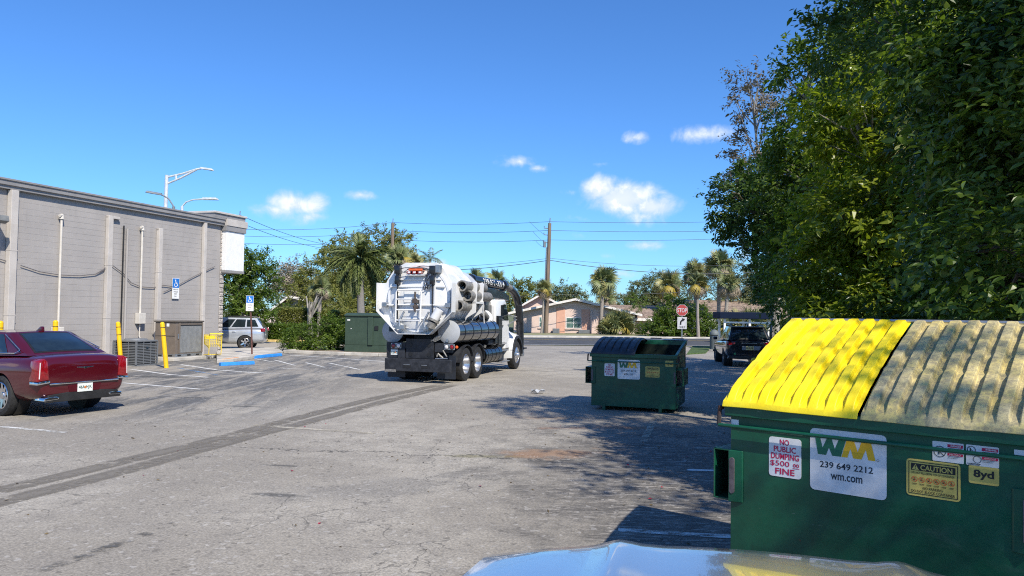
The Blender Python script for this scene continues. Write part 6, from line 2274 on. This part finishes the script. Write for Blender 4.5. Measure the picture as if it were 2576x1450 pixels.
tree('roadside_tree', 'tall tree behind the viewer at the right of the lot', (9.4, -3.6), [(8.2, -2.6, 6.4, 1.7, 1.8, 1.3), (7.4, -2.4, 9.0, 1.6, 1.6, 1.3), (9.4, -4.0, 9.6, 1.9, 1.9, 1.6)],
     380, 26, .17, MDG, 28, .2, 2.8, None, TG_, spread=.6, gap=.32, gscale=.9)


# undergrowth along the foot of the tree wall
for k, (D, lab) in enumerate(((11.8, 'dark undergrowth shrub behind the large dumpster'), (15.2, 'dark undergrowth shrub at the foot of the bright tree'), (18.6, 'dark undergrowth shrub below the broad tree'), (22.4, 'dark undergrowth shrub under the left end of the tree wall'))):
    xs = .345 * D + 1.55
    tree('undergrowth_shrub', lab, (xs + .3, D), [(xs, D, 1.0, 1.1, 1.3, 1.0), (xs + 1.2, D + .8, 1.5, 1.2, 1.3, 1.3), (xs + .5, D + 1.7, .9, 1.1, 1.2, .9)], 420, 26, .15, DKG, 70 + k, .07, .4, None, TG_, 'shrub', spread=.45)

# --- palms
def fan_frond(seed, droop=.35, n=26):
    rr = random.Random(seed)
    mb = MB()
    mb.tube([(0, 0, 0), (0, .35, .03), (0, .75, .02)], [.03, .02, .015], 5)
    for i in range(n):
        a = R_(-125 + 250 * i / (n - 1) + rr.uniform(-3, 3))
        ln = (.95 - .25 * abs(a) / R_(125)) * rr.uniform(.88, 1.08)
        dx, dy = math.sin(a), math.cos(a)
        sx, sy = dy, -dx
        o = Vector((0, .75 - .10 * abs(a), .02))
        fold = .10 * (1 if i % 2 else -1)
        w = .045
        prev = None
        for f, ww, dz in ((.05, .3, 0), (.45, 1.0, -.04 * droop), (.75, .75, -.30 * droop), (1.0, .05, -.80 * droop)):
            c = o + Vector((dx, dy, 0)) * ln * f * (1 - .12 * droop * f) + Vector((0, 0, dz * ln + .08 * (1 - abs(a) / 2.2) * f))
            p = (c + Vector((sx, sy, fold * .3)) * w * ww, c - Vector((sx, sy, fold * .3)) * w * ww)
            if prev:
                mb.poly([prev[0], p[0], p[1], prev[1]])
            prev = p
    return mb


def feather_frond(seed, n=34, plume=False, arch=.9, L=2.0, ll=.42):
    rr = random.Random(seed)
    mb = MB()
    sp = []
    for f in lin(0, 1, 12):
        sp.append(Vector((0, L * (f - .18 * arch * f * f), L * (.28 * f - arch * .75 * f * f))))
    mb.tube(sp, [.03 - .025 * i / 11 for i in range(12)], 5)
    for i in range(n):
        f = .12 + .88 * i / (n - 1)
        k = f * 11
        j = min(10, int(k))
        p = sp[j].lerp(sp[j + 1], k - j)
        t = (sp[j + 1] - sp[j]).normalized()
        upv = Vector((1, 0, 0)).cross(t)
        lens = ll * (math.sin(math.pi * min(1, .12 + f * .86)) * .8 + .25)
        angs = [R_(a + rr.uniform(-12, 12)) for a in ((0, 40, 85, 130, 180, 225, 270, 315) if plume else (-8, 188))]
        for a in angs:
            d = (Vector((1, 0, 0)) * math.cos(a) + upv * math.sin(a)) * .8 + t * rr.uniform(.45, .75) + Vector((0, 0, -.22))
            d.normalize()
            l_ = lens * rr.uniform(.8, 1.15)
            s = d.cross(Vector((rr.uniform(-.3, .3), rr.uniform(-.3, .3), 1))).normalized() * (.024 if plume else .022)
            m_ = p + d * l_ * .5
            e = p + d * l_ + Vector((0, 0, -.12 * l_))
            mb.add([p, m_ + s, e, m_ - s], [(0, 1, 2, 3)])
    return mb


PG = M('palm_green', (.14, .19, .065), .5, var=.25, scale=2.5, c2=(.23, .25, .11))
PGL = M('palm_olive', (.21, .22, .07), .5, var=.25, scale=2.5, c2=(.32, .29, .11))
PY = M('palm_yellow', (.42, .30, .035), .55, var=.3, scale=3, c2=(.30, .25, .05))
PB = M('palm_dead', (.30, .24, .17), .8, var=.35, scale=4)
PDK = M('foxtail_green', (.10, .15, .04), .5, var=.3, scale=3, c2=(.17, .20, .06))
FAN = {}
for nm, mt in (('g', PG), ('o', PGL), ('y', PY), ('b', PB)):
    FAN[nm] = []
    for s_, dr_ in ((1, .25), (2, .55), (3, .9)):
        me = fan_frond(s_ * 7 + ord(nm), dr_ if nm in 'go' else dr_ + .35).mesh('frond', 0, False)
        me.materials.append(mt)
        FAN[nm].append(me)
PTR = M('palm_trunk', (.30, .26, .22), .9, var=.25, scale=10, stretch=(1, 1, 3), bump=.5, bscale=20)


def fan_palm(label, base, top, size, nf, seed, yellow=.1, dead=.12, r=.14, skirt=True, grp='fan palms across the street', trunk=True, lo=-62, name='fan_palm'):
    rr = random.Random(seed)
    root = thing(name, label, 'palm', (base[0], base[1], 0), 0, grp)
    t = Vector((top[0] - base[0], top[1] - base[1], top[2]))
    if trunk:
        pts = [Vector((0, 0, -.1)), t * .4 + Vector((rr.uniform(-.08, .08), 0, 0)), t * .8, t]
        MB().tube(pts, [r * 1.25, r, r * .95, r * 1.05], 12).build('trunk', PTR, root)
    for i in range(nf):
        f = (i + .5) / nf
        el = 86 - (86 - lo) * f ** .85
        kind = 'g' if rr.random() > .35 else 'o'
        if el < -20 and rr.random() < dead * 4:
            kind = 'b'
        elif el < 5 and rr.random() < yellow * 3:
            kind = 'y'
        me = FAN[kind][0 if el > 45 else 1 if el > 0 else 2]
        o = link_mesh('frond', me, None, root, t)
        o.rotation_mode = 'XYZ'
        o.rotation_euler = (Matrix.Rotation(i * 2.39996 + rr.uniform(-.2, .2), 3, 'Z') @ Matrix.Rotation(R_(el + rr.uniform(-8, 8)), 3, 'X') @ Matrix.Rotation(R_(rr.uniform(-75, 75)), 3, 'Y')).to_euler()
        k = size / 1.65 * rr.uniform(.88, 1.1)
        o.scale = (k, k, k)
    return root


def fp(label, px, py, base_px, Y, rpx, nf=26, seed=1, yoff=0.0, **kw):
    tp = PT(px, py, Y)
    bp = PT(base_px, py, Y)
    return fan_palm(label, (bp.x, Y), tp, rpx * Y / FPX, nf, seed, **kw)


fp('round-headed fan palm standing alone in front of the pink house', 1517, 708, 1514, 80, 46, 34, 1, r=.19)
fp('small fan palm with yellow lower leaves beside the tall utility pole', 1368, 728, 1363, 78, 30, 20, 2, yellow=.4, r=.10)
fp('slender palm with bright yellow hanging leaves in front of the shrub', 1754, 716, 1758, 69, 40, 26, 3, yellow=.5, dead=.25, r=.13)
fp('fan palm with broad crown left of the two tall palms', 1684, 718, 1690, 86, 46, 30, 4, yellow=.3, r=.18)
fp('tall fan palm second from the right of the palm group', 1748, 690, 1752, 88, 40, 30, 5, r=.2)
fp('tallest fan palm of the group near the bus shelter', 1810, 668, 1806, 84, 46, 34, 6, r=.2)
fp('low fan palm with pale slanting trunk behind the shelter', 1833, 718, 1822, 82, 40, 28, 7, r=.19)
fp('fan palm behind the truck boom, left one', 1196, 703, 1196, 74, 34, 22, 8, r=.18)
fp('fan palm behind the truck boom, right one', 1250, 708, 1250, 76, 38, 22, 9, r=.18)
fp('shaggy fan palm with brown skirt right of the foxtail palm', 1003, 655, 1000, 62, 46, 34, 10, dead=.5, r=.2)
fp('second shaggy fan palm close to the tank top', 1042, 662, 1040, 66, 34, 26, 11, dead=.5, r=.2)
fp('small fan palm with pale trunk above the clipped hedge', 805, 727, 805, 56, 38, 22, 12, r=.14)
fp('short dark palm behind the lone fan palm', 1528, 752, 1530, 92, 34, 22, 13, dead=.3, r=.2)
# low clump of fan leaves without a trunk
p = PT(1555, 836, 77)
fan_palm('low spreading palmetto clump in front of the pink house', (p.x, 77), (p.x, 77, .5), 2.3, 34, 14, yellow=.35, dead=.1, trunk=False, lo=2)
p = PT(1530, 836, 77)
fan_palm('smaller palmetto clump by the house window', (p.x, 76), (p.x, 76, .4), 1.6, 22, 15, yellow=.3, dead=.1, trunk=False, lo=5)
for i, (px, sd) in enumerate(((1850, 31), (1890, 32), (1930, 33))):
    p = PT(px, 830, 60)
    fan_palm(('arching palm clump behind the shelter, left one', 'arching palm clump behind the shelter, middle one', 'arching palm clump behind the shelter, right one')[i], (p.x, 60), (p.x, 60, .9), 2.0, 22, sd, yellow=.1, dead=.05, trunk=False, lo=-10)
# dry palm leaves caught inside the tree wall
p = PT(2385, 375, 12.6)
fan_palm('fan palm with pale dry leaves inside the tree wall', (p.x + .3, 13.0), (p.x, 12.8, p.z), 1.1, 26, 16, yellow=.0, dead=.5, r=.13, grp='palms in the tree wall', lo=-75)
p = PT(2180, 560, 15.8)
fan_palm('dark fan palm deep in the tree wall with hanging leaves', (p.x + .4, 16.3), (p.x + .2, 16.1, p.z), 1.4, 22, 17, dead=.3, r=.14, grp='palms in the tree wall', lo=-75)

# foxtail palm
tp, bp = PT(905, 655, 45), PT(907, 790, 45)
fx = thing('foxtail_palm', 'foxtail palm with bushy drooping plumes behind the transformer cabinet', 'palm', (bp.x, 45, 0))
MB().tube([(0, 0, -.1), (.02, 0, 2.0), (tp.x - bp.x, 0, tp.z)], [.28, .22, .16], 14).build('trunk', M('grey_palm_trunk', (.20, .19, .18), .9, var=.2, scale=12, stretch=(1, 1, 4)), fx)
plume = []
for s_, ar_ in ((1, .55), (2, .95), (3, 1.35)):
    me = feather_frond(s_, 54, True, ar_, 2.15, .50).mesh('frond', 0, False)
    me.materials.append(PDK)
    plume.append(me)
for i, (az, el, v_) in enumerate(((20, 66, 0), (200, 48, 1), (95, 22, 2), (275, 24, 2), (150, 8, 2), (330, 12, 2), (60, -8, 2), (190, -16, 2), (255, -14, 2), (310, -22, 2), (120, -24, 2), (5, 2, 2), (230, 14, 2), (160, -30, 2), (75, 40, 1), (285, 44, 1))):
    o = link_mesh('frond', plume[v_], None, fx, (tp.x - bp.x, 0, tp.z))
    o.rotation_euler = (Matrix.Rotation(R_(az), 3, 'Z') @ Matrix.Rotation(R_(el), 3, 'X')).to_euler()
# coconut palm top
tp = PT(1080, 655, 84)
cp = thing('coconut_palm', 'feathery palm top showing above the white tank', 'palm', (tp.x, 84, 0))
MB().tube([(0, 0, 0), (.1, 0, tp.z)], [.2, .13], 10).build('trunk', PTR, cp)
feath = []
for s_, ar_ in ((4, .6), (5, 1.0)):
    me = feather_frond(s_, 26, False, ar_, 2.0, .6).mesh('frond', 0, False)
    me.materials.append(PG)
    feath.append(me)
for i in range(12):
    o = link_mesh('frond', feath[i % 2], None, cp, (.1, 0, tp.z))
    o.rotation_euler = (Matrix.Rotation(i * 2.4, 3, 'Z') @ Matrix.Rotation(R_(70 - i * 8), 3, 'X')).to_euler()
    o.scale = (.95, .95, .95)

# --- trees and shrubs in the middle distance
BT = 'trees across the street'
tree('leafy_tree', 'dense green tree with pale slanting trunk behind the silver car', (-17.2, 47.5), [lb_at(600, 660, 46.5, 1.3, 1.2, 1.0), lb_at(640, 705, 46.5, 1.2), lb_at(590, 735, 46, 1.3), lb_at(655, 665, 47, .8), lb_at(625, 780, 46, 1.2, 1.2, .8), lb_at(560, 690, 47, 1.4), lb_at(668, 770, 46, .8)],
     900, 22, .20, MDG, 41, .14, 1.2, BARKG, None, spread=.5, gap=.12, lean=(.4, 0))
tree('bare_tree', 'leafless brown-grey tree left of the green treetops', (PT(722, 720, 80).x, 80), [lb_at(715, 712, 80, 1.8, 1.6, 1.8), lb_at(745, 700, 80, 1.6, 1.6, 1.6)], 420, 20, .26, BRN_, 42, .2, 2.4, BARKG, BT, twigs=40, spread=1.0, shell=.1)
tree('spreading_tree', 'yellow-green spreading tree left of the foxtail palm', (PT(800, 720, 72).x, 72), [lb_at(800, 700, 72, 2.0, 1.8, 1.5), lb_at(845, 680, 72, 1.9), lb_at(770, 735, 71, 1.6), lb_at(840, 740, 71, 2.2, 2, 1.6), lb_at(890, 710, 73, 2.0)], 700, 24, .28, OLV, 43, .25, 2.0, None, BT, spread=.8, gap=.08)
tree('pine_tree', 'tall rounded tree crown behind the foxtail palm', (PT(950, 720, 95).x, 95), [lb_at(860, 625, 94, 2.0, 2, 1.5), lb_at(950, 605, 95, 2.4, 2.2, 1.6), lb_at(1000, 615, 95, 1.8, 2, 1.5), lb_at(1030, 660, 95, 1.6), lb_at(900, 670, 94, 2.6), lb_at(970, 690, 94, 3.2), lb_at(840, 670, 94, 1.6)], 1100, 24, .34, OLV, 44, .3, 5.0, None, BT, spread=.9, gap=.12)
tree('lower_tree', 'bushy tree behind the hedge left of the tanker', (PT(930, 780, 64).x, 64), [lb_at(900, 770, 64, 2.0, 1.8, 1.3), lb_at(960, 765, 64, 1.9, 1.8, 1.5), lb_at(850, 775, 63, 1.6, 1.6, 1.2), lb_at(940, 720, 65, 1.6)], 600, 22, .24, OLV, 45, .16, .8, None, BT, spread=.6, gap=.1)
tree('oak_tree', 'dark rounded oak left of the palm group', (PT(1640, 740, 98).x, 98), [lb_at(1625, 735, 98, 2.0, 2, 1.6), lb_at(1660, 720, 98, 1.8), lb_at(1690, 760, 97, 2.4), lb_at(1640, 770, 97, 2.2, 2, 1.2)], 650, 22, .30, BGR, 46, .3, 2.4, None, BT, spread=.8)
tree('pale_tree', 'pale twiggy tree behind the right palms', (PT(1880, 740, 92).x, 92), [lb_at(1880, 700, 92, 2.3), lb_at(1860, 740, 92, 2.4), lb_at(1920, 750, 91, 2.6), lb_at(1940, 690, 92, 2.2), lb_at(1800, 750, 92, 2.0)], 800, 22, .30, BGR, 47, .3, 2.4, BARKG, BT, twigs=14, spread=.9, gap=.1)
tree('roof_tree', 'distant tree above the house roof right of the utility pole', (PT(1425, 745, 112).x, 112), [lb_at(1410, 745, 112, 2.2, 2, 1.7), lb_at(1445, 752, 112, 1.8, 2, 1.4), lb_at(1390, 760, 112, 1.6)], 380, 20, .36, BGR, 48, .3, 2.6, None, BT, spread=.8)
tree('roof_tree', 'distant tree between the truck cab and the small palm', (PT(1320, 745, 105).x, 105), [lb_at(1315, 738, 105, 1.9, 2, 1.8), lb_at(1345, 758, 105, 1.8), lb_at(1280, 750, 105, 2.2)], 420, 20, .34, OLV, 49, .3, 2.4, None, BT, spread=.8)
tree('roof_tree', 'low distant tree mass right of the lone fan palm', (PT(1585, 765, 110).x, 110), [lb_at(1570, 770, 110, 3.2, 2, 1.5), lb_at(1610, 765, 110, 2.4, 2, 1.7)], 380, 20, .34, BGR, 50, .25, 1.8, None, BT, spread=.8)
tree('roof_tree', 'distant tree behind the truck tank', (PT(1130, 740, 100).x, 100), [lb_at(1120, 735, 100, 3.0, 2, 2.0), lb_at(1180, 745, 100, 2.6, 2, 1.8), lb_at(1230, 752, 100, 2.4, 2, 1.5), lb_at(1060, 720, 100, 2.6)], 600, 20, .34, OLV, 51, .3, 2.4, None, BT, spread=.8)
for k, (px, D, w_) in enumerate(((2010, 100, 3.2), (2110, 104, 3.6), (2230, 98, 3.0), (2380, 102, 3.8), (2560, 96, 3.4))):
    tree('roof_tree', 'distant tree beyond the street behind the dense tree wall, %s from the left' % ('first', 'second', 'third', 'fourth', 'fifth')[k], (PT(px, 760, D).x, D), [lb_at(px - 20, 735, D, w_, 2.4, 2.2), lb_at(px + 30, 750, D, w_, 2.4, 2.0)], 330, 20, .36, BGR, 80 + k, .3, 2.4, None, BT, spread=.9)
tree('leafy_shrub', 'big round leafy shrub behind the stop sign', (PT(1705, 840, 71).x, 71), [lb_at(1700, 812, 71, 2.0, 1.6, 1.4), lb_at(1665, 825, 71, 1.5, 1.4, 1.1), lb_at(1750, 810, 71.5, 1.6, 1.4, 1.5), lb_at(1790, 822, 72, 1.5, 1.4, 1.1), lb_at(1690, 775, 71.5, 1.1)], 900, 22, .24, MDG, 52, .12, .5, None, None, 'shrub', spread=.5)
tree('front_garden_shrub', 'dark shrub beneath the eaves of the house wing', (PT(1650, 840, 78).x, 78), [lb_at(1630, 836, 78, 1.2, 1, .8), lb_at(1600, 760, 79.5, .9, .9, .9, .4)], 220, 18, .2, MDG, 53, .08, .4, None, None, 'shrub', spread=.4)
# the large shrub beside the cabinet, hedges
tree('rounded_shrub', 'large loose green shrub beside the transformer cabinet', (-9.9, 39.0), [lb_at(770, 848, 38.6, 1.0, .9, .65), lb_at(820, 838, 38.8, .95, .9, .75), lb_at(745, 862, 38.4, .6, .7, .4), lb_at(850, 850, 39.2, .7, .8, .7), lb_at(800, 868, 38.2, 1.0, .7, .35), lb_at(835, 815, 39.0, .5, .5, .35)], 800, 20, .13, MDG, 54, .07, .35, None, None, 'shrub', spread=.32, gap=.04)
tree('rounded_shrub', 'green shrub squeezed between the cabinet and the truck', (-5.2, 40.2), [lb_at(975, 862, 40, .7, .7, .6), lb_at(990, 875, 40, .6, .6, .45)], 220, 18, .13, MDG, 55, .05, .3, None, None, 'shrub', spread=.3)


def hedge(label, px0, px1, Y, z1, depth, n, seed, mat, L=.11):
    a, b = PT(px0, 800, Y).x, PT(px1, 800, Y).x
    root = thing('clipped_hedge', label, 'hedge', ((a + b) / 2, Y, 0), 0, 'clipped hedges')
    w = b - a
    rg = np.random.default_rng(seed)
    face = rg.random(n)
    P = np.column_stack([(rg.random(n) - .5) * w, (rg.random(n) - .5) * depth, rg.random(n) * z1])
    f1, f2 = face < .55, (face >= .55) & (face < .9)
    P[f1, 1] = -depth / 2 + np.abs(rg.normal(size=f1.sum())) * .05
    P[f2, 2] = z1 - np.abs(rg.normal(size=f2.sum())) * .05
    P += rg.normal(size=P.shape) * .025
    per = 7
    C = np.repeat(P, per, 0) + rg.normal(size=(n * per, 3)) * .07
    A = rg.normal(size=(n * per, 3)) + np.array([0, -.5, .35])
    U = rg.normal(size=(n * per, 3)) * .6 + np.array([0, -.4, .8])
    ln = L * (.6 + .7 * rg.random(n * per))
    leaf_object('foliage', C, A, U, ln, ln * .5, rg.random(n * per), mat, root)
    br = MB()
    rr = random.Random(seed)
    for i in range(int(w * 4)):
        x = rr.uniform(-w / 2, w / 2)
        br.tube([(x, 0, 0), (x + rr.uniform(-.2, .2), rr.uniform(-.2, .2), z1 * .9)], [.02, .008], 5)
    br.build('stems', BARK, root)
    return root


hedge('low clipped hedge along the yellow kerb behind the silver car', 560, 770, 50.4, 1.0, 1.0, 3600, 61, MDG, .13)
hedge('taller clipped hedge in front of the grey roofed house', 700, 822, 58, 2.05, 1.2, 3200, 62, OLV, .15)
hedge('overgrown hedge in front of the foxtail palm', 815, 905, 50, 1.9, 1.4, 2600, 63, OLV, .15)
hedge('hedge behind the truck and cabinet', 850, 1010, 47, 1.3, 1.0, 2600, 64, MDG, .14)
# pale boundary wall
pa, pb = PT(615, 800, 62), PT(760, 800, 62)
bw = thing('boundary_wall', 'low pinkish white wall behind the low hedge', 'wall', (pa.x, 62, 0))
n = 6
for i in range(n):
    w_ = (pb.x - pa.x) / n
    MB().bx(i * w_ + .01, (i + 1) * w_ - .01, 0, .15, 0, 1.5).build('panel', M('pale_pink_wall', (.70, .58, .54), .85, var=.06, dirt=.15), bw, smooth=0)
    MB().bx(i * w_ - .12, i * w_ + .12, -.06, .21, 0, 1.58).build('wall_post', M('pale_pink_wall', (.70, .58, .54), .85, var=.06, dirt=.15), bw, smooth=0)
# sawn-off trunk with stubs in front of the hedge
st_ = thing('pruned_stump', 'hard-pruned pale stump with cut branches behind the shrub', 'tree', (PT(778, 800, 53).x, 53, 0))
rr = random.Random(4)
mb = MB()
zz = PT(778, 760, 53).z
mb.tube([(0, 0, 0), (.1, 0, 1.2), (0, 0, zz - .4)], [.28, .22, .14], 10)
for k in range(7):
    a = rr.uniform(0, 6.3)
    mb.tube([(0.05, 0, rr.uniform(1.2, zz - .5)), (math.cos(a) * .5, math.sin(a) * .3, zz - rr.uniform(0, .5)), (math.cos(a) * .9, math.sin(a) * .4, zz + rr.uniform(-.1, .5))], [.10, .07, .04], 7)
mb.build('trunk', BARKG, st_)

# --- fallen leaves and petals on the asphalt
rg = np.random.default_rng(9)
n = 460
P = np.column_stack([rg.uniform(-7, 5, n), rg.uniform(4.2, 17, n), np.full(n, .008)])
P[:260, 0] = rg.normal(3.4, 1.6, 260)
P[:260, 1] = rg.uniform(5, 14, 260)
A = np.column_stack([rg.normal(size=n), rg.normal(size=n), rg.normal(size=n) * .1])
U = np.column_stack([rg.normal(size=n) * .2, rg.normal(size=n) * .2, np.ones(n)])
red_ = rg.random(n) < .10
ln = rg.uniform(.025, .06, n)
lit = leaf_object('fallen_leaves', P[~red_], A[~red_], U[~red_], ln[~red_], ln[~red_] * .5, rg.random((~red_).sum()), leaf_mat('fallen_leaf_brown', (.05, .035, .02), (.17, .12, .05), .1, .7), None)
tag(lit, kind='stuff')
lit2 = leaf_object('fallen_petals', P[red_], A[red_], U[red_], ln[red_] * 1.1, ln[red_] * .8, rg.random(red_.sum()), leaf_mat('fallen_petal_red', (.28, .01, .03), (.42, .03, .06), .1, .6), None)
tag(lit2, kind='stuff')
